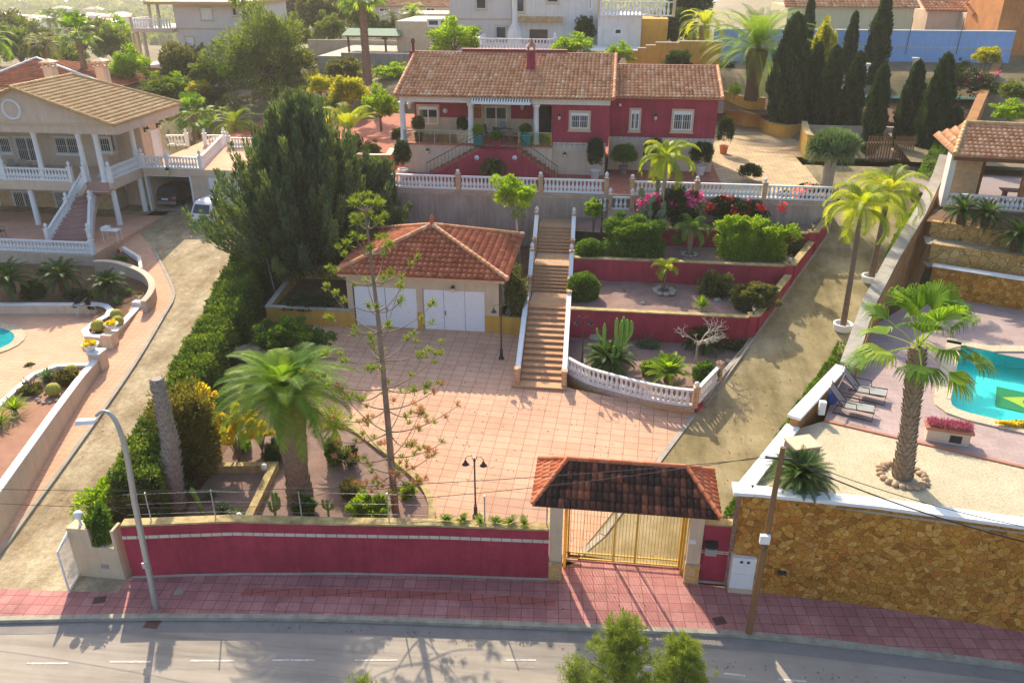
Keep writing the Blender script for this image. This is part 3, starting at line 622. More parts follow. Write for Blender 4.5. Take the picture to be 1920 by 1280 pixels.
# chimneys
cyc = 57.1; cz = GY(995, 95, cyc).z; cxx = GY(996, 120, cyc).x; rzc = EZ+(cyc-53.15)*(RZ_-EZ)/(yR-53.15)
ch = MB().box(cxx-.27, cyc-.27, rzc-.3, cxx+.27, cyc+.27, cz).build('chimney', 'red_wall', house)
b = MB().box(cxx-.32, cyc-.32, cz, cxx+.32, cyc+.32, cz+.06)
for s in (-1, 1):
    for q in (-1, 1): b.box(cxx+s*.2-.05, cyc+q*.2-.05, cz+.06, cxx+s*.2+.05, cyc+q*.2+.05, cz+.26)
b.lathe([(.36, .26), (.3, .33), (.16, .5), (.06, .62), (.08, .68), (.01, .76)], (cxx, cyc, cz), 10); b.build('chimney_cap', 'terra_trim', ch)
cyc = 59.; q = GY(775, 118, cyc); ch = MB().box(q.x-.25, cyc, RZ_-1, q.x+.2, cyc+.4, RZ_+.15).build('chimney', 'red_wall', house); MB().lathe([(.1, 0), (.1, .5), (.16, .52), (.14, .75), (.02, .85)], (q.x, cyc+.2, RZ_+.15), 10).build('flue', 'rust', ch)
# windows
k = dict(sur='stone_trim', shut=.18)
winpx(house, (786, 200), (820, 232), WYr, bars=False, **k)
winpx(house, (1070, 212), (1104, 241), 53.74, bars=True, **k)
winpx(house, (911, 201), (950, 256), WYr, door=True, mull=1, sur='cream_wall', name='glazed_door', sw=.3)
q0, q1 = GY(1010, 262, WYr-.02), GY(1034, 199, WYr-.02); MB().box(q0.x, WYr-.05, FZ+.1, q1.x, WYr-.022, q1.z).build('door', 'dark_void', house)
q0, q1 = GY(889, 245, WYr), GY(907, 198, WYr); f = MB()
for a in ((q0.x, q0.x+.05), (q1.x-.05, q1.x)): f.box(a[0], WYr-.3, FZ+.15, a[1], WYr-.25, q1.z)
f.box(q0.x, WYr-.302, q1.z-.05, q1.x, WYr-.252, q1.z+.002)
for i in range(1, 6): x = lerp(q0.x, q1.x, i/6); f.box(x-.012, WYr-.285, FZ+.2, x+.012, WYr-.27, q1.z-.06)
f.build('open_grille', 'gate_yellow', house)
# awning
q0, q1 = GY(885, 181, 53.2), GY(996, 189, 53.2); aw = thing('awning', 'green and white striped roller awning under the red house eave', 'awning', tuple(q0))
b = MB().prism([(q0.x, 52.85), (q1.x, 52.85), (q1.x, 53.4), (q0.x, 53.4)], [q1.z-.1, q1.z-.1, q1.z+.15, q1.z+.15], [q1.z-.07, q1.z-.07, q1.z+.22, q1.z+.22]); b.build('canopy', 'awning_green', aw)
n = 22; b = MB()
for i in range(n):
    xa, xb = lerp(q0.x, q1.x, i/n), lerp(q0.x, q1.x, (i+.5)/n); b.prism([(xa, 52.84), (xb, 52.84), (xb, 53.41), (xa, 53.41)], [q1.z-.095, q1.z-.095, q1.z+.15, q1.z+.15], [q1.z-.064, q1.z-.064, q1.z+.226, q1.z+.226])
b.build('stripes', 'white_paint', aw); MB().box(q0.x, 52.8, q1.z-.22, q1.x, 52.84, q1.z-.06).build('valance', 'white_paint', aw)
# annex
AY = 55.4; ax0, ax1 = hx1-.1, GY(1349, 184, 55.1).x; AZ = GY(1250, 184, 55.).z
an = thing('house_annex', 'lower crimson wing with its own clay tile roof at the right end of the bungalow', 'annex', ((ax0+ax1)/2, 57, T))
AF = GY(1250, 262, AY).z
b = MB().box(ax0+.02, AY, AF, ax1, 60, AZ-.1); b.build('wall', 'red_wall', an); MB().box(ax0+.02, AY+.02, T, ax1-.02, 59.9, AF).build('plinth', 'pink_beige', an)
MB().box(ax0+.02, AY-.02, AF-.06, ax1+.01, AY+.03, AF+.12).build('tile_band', 'band_tile', an)
yR2 = 59.6; RZ2 = GY(1250, 125, yR2).z; V2 = Vector((0, yR2-54.95, RZ2-AZ)); L2 = V2.length
m1 = MB(); m1.roof((ax0+.2, 54.95, AZ), (1, 0, 0), V2, [(0, 0), (ax1-ax0+.1, 0), (ax1-ax0+.1, L2), (0, L2)], .272, .4, .095, 21); m1.ridge((ax1+.2, 54.95, AZ+.08), (ax1+.2, yR2, RZ2+.08), .11, .4); m1.build('roof', 'roof_terra', an)
MB().box(ax0+.2, yR2-.04, RZ2-.3, ax1+.25, yR2+.15, RZ2+.12).build('ridge_band', 'terra_trim', an)
MB().prism([(ax1-.2, 55.42), (ax1-.005, 55.42), (ax1-.005, 59.9), (ax1-.2, 59.9)], AZ-.3, lambda x, y: AZ+(y-54.95)*(RZ2-AZ)/(yR2-54.95)-.1).build('gable', 'red_wall', an)
winpx(an, (1182, 207), (1199, 243), AY, bars=True, **k); winpx(an, (1261, 209), (1298, 244), AY, bars=True, **k)
b = MB().box(ax1+.01, AY+.2, AZ-1.0, ax1+.4, AY+1.0, AZ-.35).build('air_conditioner', 'grey_slab', an)
MB().cb((GY(1163, 197, AY).x, AY-.03, GY(1163, 197, AY).z-.08), .14, .05, .16).build('alarm_box', 'pot_white', an)
# front double stair of the house
sx0, sx1, sxm = GY(803, 330, 52).x, GY(1046, 330, 52).x, GY(925, 330, 52).x
st = thing('veranda_stair', 'red painted double flight stair rising to the veranda of the crimson bungalow', 'staircase', (sxm, 52, T))
lx0, lx1 = GY(897, 284, 51.8).x, GY(968, 284, 51.8).x
MB().prism([(sx0, 51.7), (sx1, 51.7), (sx1, 51.9), (sx0, 51.9)], T, T+.05).build('footing', 'red_wall', st)
b = MB(); b.add([(sx0, 51.7, T), (sx1, 51.7, T), (lx1, 51.7, FZ), (lx0, 51.7, FZ), (sx0, 52.9, T), (sx1, 52.9, T), (lx1, 52.9, FZ), (lx0, 52.9, FZ)], [(0, 1, 2, 3), (4, 7, 6, 5), (3, 2, 6, 7), (0, 3, 7, 4), (1, 5, 6, 2)]); b.build('stair_wall', 'red_wall', st)
for s, e in ((sx0, lx0), (sx1, lx1)):
    n = 9
    b = MB()
    for i in range(n): xa, xb = lerp(s, e, i/n), lerp(s, e, (i+1)/n); b.box(xa, 51.75, T+.06, xb, 52.95, T+(FZ-T)*(i+1)/n)
    b.build('steps', 'terrace_tile', st)
    b = MB(); b.tube([(s, 51.68, T+.95), (e, 51.68, FZ+.95)], .022, 6)
    for i in range(15): t = i/14; x = lerp(s, e, t); z = lerp(T, FZ, t); b.tube([(x, 51.68, z+.05), (x, 51.68, z+.95)], .01, 4)
    b.build('handrail', 'dark_metal', st)
for px in (894, 965):
    p = GY(px, 296, 51.69); mp = MB(); mp.lathe([(.01, 0), (.14, .0), (.16, .025), (.01, .03)], n=16)
    o = tag(inst('wall_plate', mp.mesh('pot_white'), None, p, rot=(R(90), 0, 0)), 'round white ceramic plate on red stair wall, %s of the potted palm' % ('left' if px < 900 else 'right'), 'plate', 'ceramic plates on the stair wall')
    o2 = MB(); o2.lathe([(.0, 0), (.07, .0), (.07, .006)], n=10); inst('motif', o2.mesh('mirror_blue'), o, (0, 0, .026))
# glass railing
gr = thing('glass_railing', 'glass veranda railing with pale posts across the front of the bungalow', 'railing', (vx0, 53, FZ))
for a, c in (((758, 262), (902, 272)), ((972, 272), (1033, 277))):
    x0, x1 = GY(a[0], a[1], 53).x, GY(c[0], c[1], 53).x
    MB().box(x0, 52.98, FZ+.16, x1, 53.0, FZ+.92).build('glass', 'pane_glass', gr); MB().box(x0, 52.96, FZ+.93, x1, 53.02, FZ+.97).build('handrail', 'steel', gr)
    n = max(1, round((x1-x0)/1.0))
    for i in range(n+1): x = lerp(x0, x1, i/n); MB().box(x-.02, 52.955, FZ+.1, x+.02, 52.975, FZ+.96).build('post', 'gate_yellow' if x1 > -6 else 'steel', gr)
for i, (px, py, d) in enumerate([(803, 283, 'left'), (1059, 290, 'right')]): wall_lantern('dark lantern on the pale plinth %s of the veranda stair' % d, GY(px, py, 52.99 if i == 0 else 53.59)+Vector((0, -.01, 0)), 0, 1.3)
wall_lantern('white lantern on veranda wall near the first column', GY(769, 196, WYr-.01), 0, 1.6, 'white_metal'); wall_lantern('white lantern on veranda wall beside the third column', GY(980, 199, WYr-.01), 0, 1.6, 'white_metal')
wall_lantern('dark lantern on crimson wall left of the barred window', GY(1049, 219, 53.73), 0, 1.2); wall_lantern('dark lantern on the annex wall between its two windows', GY(1229, 219, AY-.02), 0, 1.3)
p = GY(835, 208, WYr-.03); mp = MB(); mp.lathe([(.01, 0), (.16, .0), (.17, .03), (.01, .035)], n=18); o = tag(inst('wall_clock', mp.mesh('pot_white'), None, p, rot=(R(90), 0, 0)), 'round white clock on the veranda wall right of the curtained window', 'clock')
o2 = MB(); o2.box(-.008, 0, .0, .008, .1, .006).box(0, -.008, .0, .07, .008, .006); inst('hands', o2.mesh('dark_metal'), o, (0, 0, .036))
# ============================================================ terrace retaining wall and balustrades
WY0 = 49.0
rt = thing('retaining_wall', 'tall stained grey rendered wall holding up the house terrace behind the garage', 'wall', (-8, WY0, 3))
xl, xr_ = -21.5, 13.45
MB().box(xl, WY0-.25, 2.0, xr_, WY0+.02, T-.02).build('wall_body', 'grey_render', rt)
MB().box(xl, WY0-.28, T-.3, xr_, WY0+.05, T-.0).build('tile_band', 'brick_tan', rt)
def bx(px): return G(px, 366, T).x
BY = WY0-.1
balustrade('white balustrade on the terrace edge from the big conifer to the first tile post', [(-20.5, BY, T), (bx(851), BY, T)], posts=(1,))
balustrade('white balustrade between the two ball-topped posts in front of the veranda stair', [(bx(851)+.2, BY, T), (bx(1011), BY, T)], posts=(1,))
balustrade('white balustrade between the ball-topped post and head of the garden stairs', [(bx(1011)+.2, BY, T), (bx(1136), BY, T)], posts=(1,), fin=FINM)
p1, p2 = GY(1183, 370, BY), 0
balustrade('white balustrade behind the pink bougainvillea, right of the garden stairs', [(bx(1184), BY, T), (bx(1304), BY, T)], posts=(0, 1))
balustrade('white balustrade above the red bougainvillea on the terrace edge', [(bx(1304)+.2, BY, T), (bx(1427), BY, T)], posts=(1,))
balustrade('white balustrade with mixed flowering climbers at the right end of the terrace', [(bx(1427)+.2, BY, T), (bx(1554), BY, T)], posts=(1,), fin=None)
# lower projecting landing and sloped rail
zq = T-.85
q0 = G(1143, 392, zq); q1 = G(1184, 396, zq); yq = q0.y
rt2 = MB().box(q0.x-.1, yq-.05, 4.0, q1.x+.2, WY0-.26, zq-.02).build('landing_block', 'pink_beige', None, 'pale block of the turning landing at the top of garden stairs', 'landing')
balustrade('short lower white balustrade on the turning landing of the garden stairs', [(q0.x, yq, zq), (q1.x, yq, zq)], posts=(0, 1), fin=FINM, h=.8)
s0 = G(1078, 402, 5.5)
balustrade('sloping white balustrade from the stair head up to the turning landing', [(s0.x, s0.y, 5.45), (q0.x-.2, yq, zq-.1)], h=.8)
# ============================================================ garden stairs
gs = thing('garden_stairs', 'long tiled garden stairs with three landings climbing from courtyard to terrace', 'staircase', (-2.8, 34.4, 1.5))
c0 = G(1014, 716, 1.58); xs = [c0.x, G(1043, 408, 5.5).x]
def sx(y): return lerp(c0.x, G(1045, 406, 5.45).x, (y-34.3)/(47.6-34.3))
W = 1.0; steps = []
yA0, yA1, yB0, yB1, yC0 = 39.9, 41.7, 43.3, 45.2, 47.2
def flight(y0, y1, z0, z1, n):
    t, r = MB(), MB()
    for i in range(n):
        ya, yb = lerp(y0, y1, i/n), lerp(y0, y1, (i+1)/n); z = z0+(z1-z0)*(i+1)/n; zp = z0+(z1-z0)*i/n; x = sx(ya)
        t.box(x-W, ya-.03, z-.035, x+W, yb, z); r.box(x-W+.002, ya, zp-.3, x+W-.002, yb-.002, z-.035)
    t.build('treads', 'stair_tread', gs); r.build('risers', 'step_riser', gs)
plaster('stair_tread', (.50, .27, .14), .2, 2); plaster('landing_tile', (.55, .32, .17), .15, 2)
def landing(y0, y1, z):
    MB().box(sx(y0)-W, y0-.03, z-.4, sx(y0)+W, y1, z+.001).build('landing', 'landing_tile', gs)
    x = sx(y0); f = MB(); a, b_ = .18, .07
    for q in ((x-W+a, y0+a, x+W-a, y0+a+b_), (x-W+a, y1-a-b_, x+W-a, y1-a), (x-W+a, y0+a+b_, x-W+a+b_, y1-a-b_), (x+W-a-b_, y0+a+b_, x+W-a, y1-a-b_)): f.box(q[0], q[1], z-.01, q[2], q[3], z+.006)
    f.build('landing_border', 'concrete', gs)
z0 = 1.58; zA, zB, zC_ = 3.3, 4.4, 5.45
MB().box(c0.x-W-.35, 33.7, 1.2, c0.x+W+.25, 34.35, z0+.02).box(c0.x-W-.38, 33.66, z0-.03, c0.x+W+.28, 34.3, z0+.025).build('bottom_step', 'landing_tile', gs)
flight(34.35, yA0, z0, zA, 13); landing(yA0, yA1, zA); flight(yA1, yB0, zA, zB, 8); landing(yB0, yB1, zB); flight(yB1, yC0, zB, zC_, 8); landing(yC0, 48.74, zC_)
prof = [(34.0, z0+.72), (yA0, zA+.75), (yA1, zA+.78), (yB0, zB+.75), (yB1, zB+.78), (yC0, zC_+.72), (48.6, zC_+.75)]
for s in (-1, 1):
    path = [(sx(y)+s*(W+.13), y) for y, z in prof]
    MB().wall(path, .2, [0.8 if i == 0 else z-2.6 for i, (y, z) in enumerate(prof)], [z-.68 for y, z in prof]).build('string_wall', 'red_wall' if s > 0 else 'pink_beige', gs)
    for i in range(3):
        i0 = 2*i; a, b_ = prof[i0], prof[i0+1]; n = 6
        ya, yb = a[0]+.15, b_[0]-.15
        MB().wall([(sx(ya)+s*(W+.13), ya), (sx(yb)+s*(W+.13), yb)], .24, [a[1]-.1]*0 or [a[1]-.1, b_[1]-.1], [a[1], b_[1]]).build('rail', 'white_paint', gs)
        cnt = int((yb-ya)/.24)
        for j in range(cnt):
            y = lerp(ya, yb, (j+.5)/cnt); z = lerp(a[1], b_[1], (j+.5)/cnt); inst('baluster', BALM, gs, Vector((sx(y)+s*(W+.13), y, z-.7))-wloc(gs), 0, (.9, .9, .62))
        for y, z in (a, b_):
            q = (sx(y)+s*(W+.13), y, z-.8); po = MB().cb(q, .24, .26, .86).cb((q[0], q[1], z+.06), .3, .32, .05).build('post', 'post_tile', gs)
        q = (sx(b_[0])+s*(W+.13), b_[0], b_[1]+.11); 
        if not (s > 0 and i == 0): inst('finial', FINM, po, Vector(q)-wloc(gs))
# ============================================================ garage
gy0 = 38.5; g0, g1 = G(650, 612, zyard), G(935, 628, zyard); ga0, ga1 = GY(652, 560, gy0).x, GY(935, 560, gy0).x
gz = zyard(0, gy0); gar = thing('garage', 'cream double garage with hipped red clay tile roof and white doors', 'garage', ((ga0+ga1)/2, gy0, gz))
ge = GY(790, 517, gy0-.5).z
MB().box(ga0, gy0, gz-.3, ga1, 44.6, ge-.25).build('wall', 'cream_wall', gar)
d = [GY(a, 600, gy0).x for a in (669, 783, 797, 909)]
zo = GY(855, 545, gy0).z
for a, c in ((ga0-.02, d[0]-.1), (d[1]+.02, d[2]-.05), (d[3]+.02, ga1+.02)): MB().box(a, gy0-.05, gz-.3, c, gy0-.004, gz+.95).build('plinth', 'ochre_wall', gar)
for i, (a, c) in enumerate(((d[0], d[1]), (d[2], d[3]))):
    dd = MB().box(a, gy0-.035, gz+.03, c, gy0+.01, zo).build('garage_door', 'garage_white', gar)
    b = MB(); n = 30
    for j in range(1, n): x = lerp(a, c, j/n); b.box(x-.004, gy0-.0368, gz+.05, x+.004, gy0-.034, zo-.02)
    b.build('grooves', 'bars_white', dd)
    b = MB()
    for f in ((.33, .68) if i else (.5,)): x = lerp(a, c, f); b.box(x-.012, gy0-.042, gz+.04, x+.012, gy0-.0372, zo-.01)
    b.box(a-.06, gy0-.05, gz, a-.0, gy0-.001, zo+.04); b.build('door_joint', 'pane_pale' if i else 'dark_metal', dd)
    MB().box(lerp(a, c, .33 if i else .5)+.05, gy0-.08, gz+.9, lerp(a, c, .33 if i else .5)+.09, gy0-.043, gz+1.15).build('handle', 'dark_metal', dd)
MB().box(ga0-.32, gy0-.42, ge-.28, ga1+.35, gy0+.1, ge+.0).build('eave_beam', 'cream_wall', gar)
gA, gB = Vector((GY(628, 517, gy0-.6).x, gy0-.65, ge)), Vector((GY(952, 528, gy0-.6).x, gy0-.65, ge))
ybk = 45.3; gC, gD = Vector((gB.x, ybk, ge)), Vector((gA.x, ybk, ge)); gap_ = Vector(((gA.x+gB.x)/2-.1, (gy0-.65+ybk)/2, GY(806, 424, (gy0-.65+ybk)/2).z))
for nm, e0, e1, sd in (('front_slope', gA, gB, 31), ('side_slope', gB, gC, 32), ('rear_slope', gC, gD, 33), ('side_slope', gD, gA, 34)):
    m1 = MB(); hip(m1, e0, e1, gap_, gap_, .30, .36, sd, .095); m1.build(nm, 'roof_red', gar)
m1 = MB()
for i, e in enumerate((gA, gB, gC, gD)): m1.ridge(e+Vector((0, 0, .1)), gap_+Vector((0, 0, .1)), .12, .34, i)
m1.build('hip_tiles', 'roof_terra', gar); MB().lathe([(.16, 0), (.1, .15), (.14, .28), (.1, .42), (.03, .55)], gap_+Vector((0, 0, .1)), 10).build('finial', 'roof_orange', gar)
wall_lantern('small dark lantern above the right white garage door', GY(850, 536, gy0-.02)+Vector((0, 0, -.12)), 0, 1.2)
# ochre bed walls either side of the garage
bw = thing('planter_wall', 'ochre walled planting bed left of the garage', 'planter', (-16, 40, 2)); zb1 = gz+.9
q = [G(487, 590, zb1), G(655, 595, zb1), G(655, 538, zb1+.0), G(500, 520, zb1+.6)]
MB().wall([(q[1].x, gy0-.1), (q[0].x, gy0-.1), (q[0].x-.1, 43.5), (q[1].x-.6, 43.6)], .22, 1.5, [zb1, zb1, zb1+.5, zb1+.5]).build('wall_body', 'ochre_wall', bw)
MB().wall([(q[1].x, gy0-.1), (q[0].x, gy0-.1), (q[0].x-.1, 43.5), (q[1].x-.6, 43.6)], .3, [zb1+.002, zb1+.002, zb1+.502, zb1+.502], [zb1+.06, zb1+.06, zb1+.56, zb1+.56]).build('coping', 'concrete', bw)
MB().sheet([(q[0].x, gy0), (q[1].x+.3, gy0), (q[1].x+.3, 43.6), (q[0].x, 43.6)], zb1-.25).build('bed_soil', 'soil', bw)
bw = thing('planter_wall', 'low ochre wall between the garage and the garden stairs', 'planter', (-5.6, gy0, 2))
MB().box(ga1+.03, gy0-.1, 1.8, sx(38.4)-W-.25, gy0+.12, gz+.95).build('wall_body', 'ochre_wall', bw); MB().box(ga1+.03, gy0-.13, gz+.952, sx(38.4)-W-.25, gy0+.15, gz+1.0).build('coping', 'yellow_cap', bw)
MB().add([(ga1-.1, gy0+.1, gz+.8), (sx(38.4)-W-.2, gy0+.1, gz+.8), (sx(48)-W-.2, 48.8, 3.6), (-21, 48.8, 3.4), (-21, 45, 2.8), (ga1, 44.6, 2.9)], [(0, 1, 2, 3, 4, 5)]).build('bed_soil', 'soil', bw)
# ============================================================ terraced beds right of the stairs
SL0, SL1 = Vector((divB.x+.08, divB.y+.1)), Vector((13.45, 49.35))
def side(y): t = (y-SL0.y)/(SL1.y-SL0.y); return lerp(SL0.x, SL1.x, t)
Z1, Z2, Z3, Z4 = 1.95, 3.45, 4.6, 5.3
yb1 = G(1200, 637, Z1+.1).y; yb2 = G(1200, 528, Z2+.1).y; yb3 = G(1480, 468, Z3+.1).y
zt1, zt2, zt3 = GY(1200, 585, yb1).z, GY(1200, 488, yb2).z, GY(1490, 437, yb3).z
def bedx(y): return sx(y)+W+.24
bedpx = [(1062, 702), (1100, 722), (1150, 737), (1200, 750), (1260, 762), (1302, 766)]
BP = [G(a, b, 1.52) for a, b in bedpx]
def bed(y0, y1, z0, z1, mat):
    m1 = MB(); between(m1, [(bedx(y0), y0), (side(y0)-.1, y0)], [(bedx(y1), y1), (side(y1)-.1, y1)], lambda x, y: lerp(z0, z1, (y-y0)/(y1-y0))+.03*math.sin(x*3)*math.sin(y*2.3), 30, 10)
    struct('gravel_bed', m1, mat)
m1 = MB(); between(m1, [(p.x, p.y+.1) for p in BP], [(bedx(yb1), yb1), (side(yb1)-.1, yb1)], lambda x, y: lerp(1.72, Z1+.1, (y-33)/(yb1-33)), 24, 8); struct('gravel_bed', m1, 'pink_gravel')
bed(yb1+.1, yb2, Z2, Z2+.12, 'pink_gravel'); bed(yb2+.1, yb3, Z3, Z3+.1, 'pink_gravel'); bed(yb3+.1, 48.8, Z4, Z4+.3, 'pink_gravel')
for lab, y, zb_, zt in (('crimson terrace wall with cream coping behind the lowest cactus bed', yb1, Z1-.4, zt1), ('crimson terrace wall behind the middle gravel bed', yb2, Z2-.4, zt2), ('crimson terrace wall below the bougainvilleas, uppermost of the three', yb3, Z3-.4, zt3)):
    t = thing('terrace_wall', lab, 'wall', ((bedx(y)+side(y))/2, y, zb_), 0, 'crimson terrace walls'); x0 = bedx(y) if y != yb3 else bedx(y)+3.8
    MB().box(x0, y-.12, zb_, side(y)-.2, y+.12, zt).build('wall_body', 'red_wall', t); MB().box(x0, y-.17, zt+.002, side(y)-.2, y+.17, zt+.07).build('coping', 'yellow_cap', t)
    MB().cb((side(y)-.1, y, zb_), .42, .42, zt-zb_+.12).build('pier', 'red_wall', t); MB().cb((side(y)-.1, y, zt+.12), .5, .5, .07).build('pier_cap', 'yellow_cap', t)
sw = thing('side_wall', 'crimson stepped side wall of the garden beds along the sloping drive', 'wall', (9, 41, 2))
for (ya, yb, za, zb_) in ((yb1+.25, yb2-.25, zt1-.02, zt1+.75), (yb2+.25, yb3-.25, zt2-.02, zt2+.45), (yb3+.25, 48.7, zt3-.02, zt3+.35)):
    P = [(side(ya), ya), (side(yb), yb)]
    MB().wall(P, .3, lambda x, y: zdrive(x, y)-.2, [za, zb_]).build('wall_section', 'red_wall', sw); MB().wall(P, .38, [za+.002, zb_+.002], [za+.07, zb_+.07]).build('coping', 'yellow_cap', sw)
P = [(side(SL0.y+.5), SL0.y+.5), (side(yb1-.3), yb1-.3)]; MB().wall(P, .22, .8, [1.85, Z1+.45]).build('bed_kerb', 'concrete', sw)
P = [(side(33)+.22, 33.), (side(49)+.22, 49.)]; MB().wall(P, .1, lambda x, y: zdrive(x, y)-.2, lambda x, y: zdrive(x, y)+.1).build('footing', 'concrete', sw)
cb_ = thing('curved_planter', 'curved yellow base of the lowest garden bed carrying a white balustrade', 'planter', tuple(BP[2]))
BS = [Vector(q) for q in smooth(BP, 4)]
MB().wall([p+Vector((0, .0, 0)) for p in BS], .24, .7, 1.42).build('base', 'ochre_wall', cb_); MB().wall(BS, .27, 1.422, 1.66).build('tile_band', 'brick_tan', cb_)
MB().wall([BS[-1], (side(34.8), 34.8)], .24, .7, 1.64).build('side_base', 'red_wall', cb_)
balustrade('curved white balustrade around the lowest garden bed', [Vector((p.x, p.y, 1.665)) for p in BS], posts=(len(BS)-1,), h=.85, gap=.24)
balustrade('short white balustrade turning the corner up the sloping drive', [(BS[-1].x+.14, BS[-1].y+.2, 1.72), (side(34.7)+.02, 34.7, 1.95)], posts=(1,), fin=None, h=.85)
# ============================================================ left plot: two-storey cream house
YF = 49.9; zU = GY(60, 338, YF).z; zS = GY(60, 356, YF).z; XR = -33.85; zE2 = GY(213, 236, YF-.5).z; zBm = GY(150, 251, YF).z
lh = thing('cream_house', 'large cream two-storey house with round-windowed gable and white columns on the left plot', 'house', (-45, 55, 3.3))
xs_, xrec = XR-.3, XR-2.4; apx = GY(20, 165, YF-.5); xL = 2*apx.x-GY(213, 236, YF-.5).x; xe = GY(213, 236, YF-.5).x; yB = max(GX(312, 198, xe).y, GX(303, 250, XR-.3).y+.1)
yf = GX(271, 285, xs_).y; yd = GX(289, 288, xs_).y; MB().box(-70, 54.3, 3.2, xrec, yB-.6, zBm+.3).box(xrec-.01, yf, 3.2, xs_, yB-.25, zBm+.3).build('wall', 'pink_beige', lh)
MB().box(-70, 54.25, 3.2, xrec+.02, 54.29, 4.4).build('stone_plinth', 'cut_stone', lh)
MB().box(-70, YF, zS, XR, 54.28, zU).box(xrec, 54.28, zS, XR-.01, 58.19, zU-.003).build('balcony_slab', 'pink_beige', lh)
MB().box(-70, YF-.05, zBm, xe-.15, YF+.45, zE2-.05).box(xe-.6, YF+.45, zBm, xe-.15, yB-.3, zE2-.06).build('beam', 'pink_beige', lh)
MB().box(-70, YF+.45, zBm+.2, xe-.6, 58.2, zBm+.3).build('porch_ceiling', 'white_wall', lh)
MB().add([(xL, YF-.1, zE2-.05), (xe, YF-.1, zE2-.05), (apx.x, YF-.1, apx.z-.08), (xL, YF+.3, zE2-.05), (xe, YF+.3, zE2-.05), (apx.x, YF+.3, apx.z-.08)], [(0, 1, 2), (5, 4, 3)]).build('gable', 'pink_beige', lh)
MB().box(-70, YF-.16, zE2-.12, xe, YF-.101, zE2-.0).build('cornice', 'stone_trim', lh)
ow = GY(22, 205, YF-.1); m1 = MB(); m1.tube([(ow.x+.62*math.cos(t*math.pi/10), YF-.13, ow.z+.62*math.sin(t*math.pi/10)) for t in range(21)], .1, 6, False); m1.build('round_window_trim', 'white_paint', lh)
# roof
Rg = apx; sl2 = Vector((apx.x-xe, 0, apx.z-zE2)); L3 = sl2.length
m1 = MB(); m1.roof((xe, YF-.6, zE2), (0, 1, 0), sl2, [(0, 0), (yB-YF+.6, 0), (yB-YF+.6-2.6, L3), (0, L3)], .3, .42, .045, 41); m1.build('roof', 'roof_tan', lh)
m1 = MB(); m1.roof((xL, YF-.6, zE2), (0, 1, 0), Vector((apx.x-xL, 0, apx.z-zE2)), [(0, 0), (yB-YF+.6, 0), (yB-YF+.6-2.6, L3), (0, L3)], .3, .42, .045, 42); m1.build('roof', 'roof_tan', lh)
m1 = MB(); u_ = Vector((0, 0, .07)); ra_, rb_ = Vector((apx.x, YF-.6, apx.z)), Vector((apx.x, yB-2.6, apx.z)); m1.ridge(ra_+u_, rb_+u_, .11, .4); m1.build('ridge_tiles', 'roof_tan', lh)
m1 = MB(); m1.ridge(Vector((xe, YF-.55, zE2))+u_, ra_+u_, .1, .4); m1.build('verge_tiles', 'roof_tan', lh); m1 = MB(); m1.ridge(Vector((xe, yB, zE2))+u_, rb_+u_, .1, .4); m1.build('hip_tiles', 'roof_tan', lh)
m1 = MB(); hip(m1, Vector((xe, yB, zE2)), Vector((xL, yB, zE2)), rb_, rb_, .3, .42, 43); m1.build('rear_roof', 'roof_tan', lh)
def house_chimney(par, px, pyt, pyb, y, w=.6, mat='pink_beige', cap='stone_trim'):
    q, b_ = GY(px, pyt, y), GY(px, pyb, y); c = MB().box(q.x-w/2, y-w/2, b_.z-.6, q.x+w/2, y+w/2, q.z-.55).build('chimney', mat, par)
    f = MB().box(q.x-w*.65, y-w*.65, q.z-.55, q.x+w*.65, y+w*.65, q.z-.48)
    for i in (-1, 1):
        for j in (-1, 1): f.box(q.x+i*w*.42-.06, y+j*w*.42-.06, q.z-.48, q.x+i*w*.42+.06, y+j*w*.42+.06, q.z-.2)
    f.prism([(q.x-w*.7, y-w*.7), (q.x+w*.7, y-w*.7), (q.x+w*.7, y+w*.7), (q.x-w*.7, y+w*.7)], q.z-.2, q.z-.12); f.add([(q.x-w*.7, y-w*.7, q.z-.12), (q.x+w*.7, y-w*.7, q.z-.12), (q.x+w*.7, y+w*.7, q.z-.12), (q.x-w*.7, y+w*.7, q.z-.12), (q.x, y, q.z+.12)], [(0, 1, 4), (1, 2, 4), (2, 3, 4), (3, 0, 4)])
    f.build('chimney_cap', cap, c)
house_chimney(lh, 187, 111, 158, 59.5, .7); house_chimney(lh, 90, 113, 140, 62, .75)
for px, y in ((-4, YF+.25), (72, YF+.25), (154, YF+.25), (208, YF+.25)):
    x = GY(px, 290, y).x if px != 208 else XR-.25
    MB().lathe([(.24, 0), (.24, .1), (.19, .15), (.18, 1.2), (.17, zBm-zU-.2), (.23, zBm-zU-.1), (.23, zBm-zU)], (x, y, zU), 14).build('column', 'white_paint', lh)
MB().lathe([(.2, 0), (.17, .1), (.16, zBm-zU-.15), (.2, zBm-zU)], (XR-.3, 54.4, zU), 12).build('column', 'white_paint', lh)
for px, y in ((63, YF+.3), (-20, YF+.3)): MB().lathe([(.24, 0), (.2, .12), (.19, zS-3.35)], (GY(px, 380, y).x, y, 3.3), 14).build('column', 'white_paint', lh)
for y in (YF+.9, 54.2): MB().lathe([(.22, 0), (.19, .1), (.18, zS-3.35)], (XR-.25, y, 3.3), 14).build('column', 'white_paint', lh)
kk = dict(sur='white_paint', bars=True, sw=.06)
winpx(lh, (108, 258), (144, 288), 54.28, **kk); winpx(lh, (38, 258), (68, 302), 54.28, door=True, **kk); winpx(lh, (-16, 258), (16, 286), 54.28, **kk); winpx(lh, (190, 258), (204, 285), 54.28, **dict(kk, glass='glass_dark', mull=0))
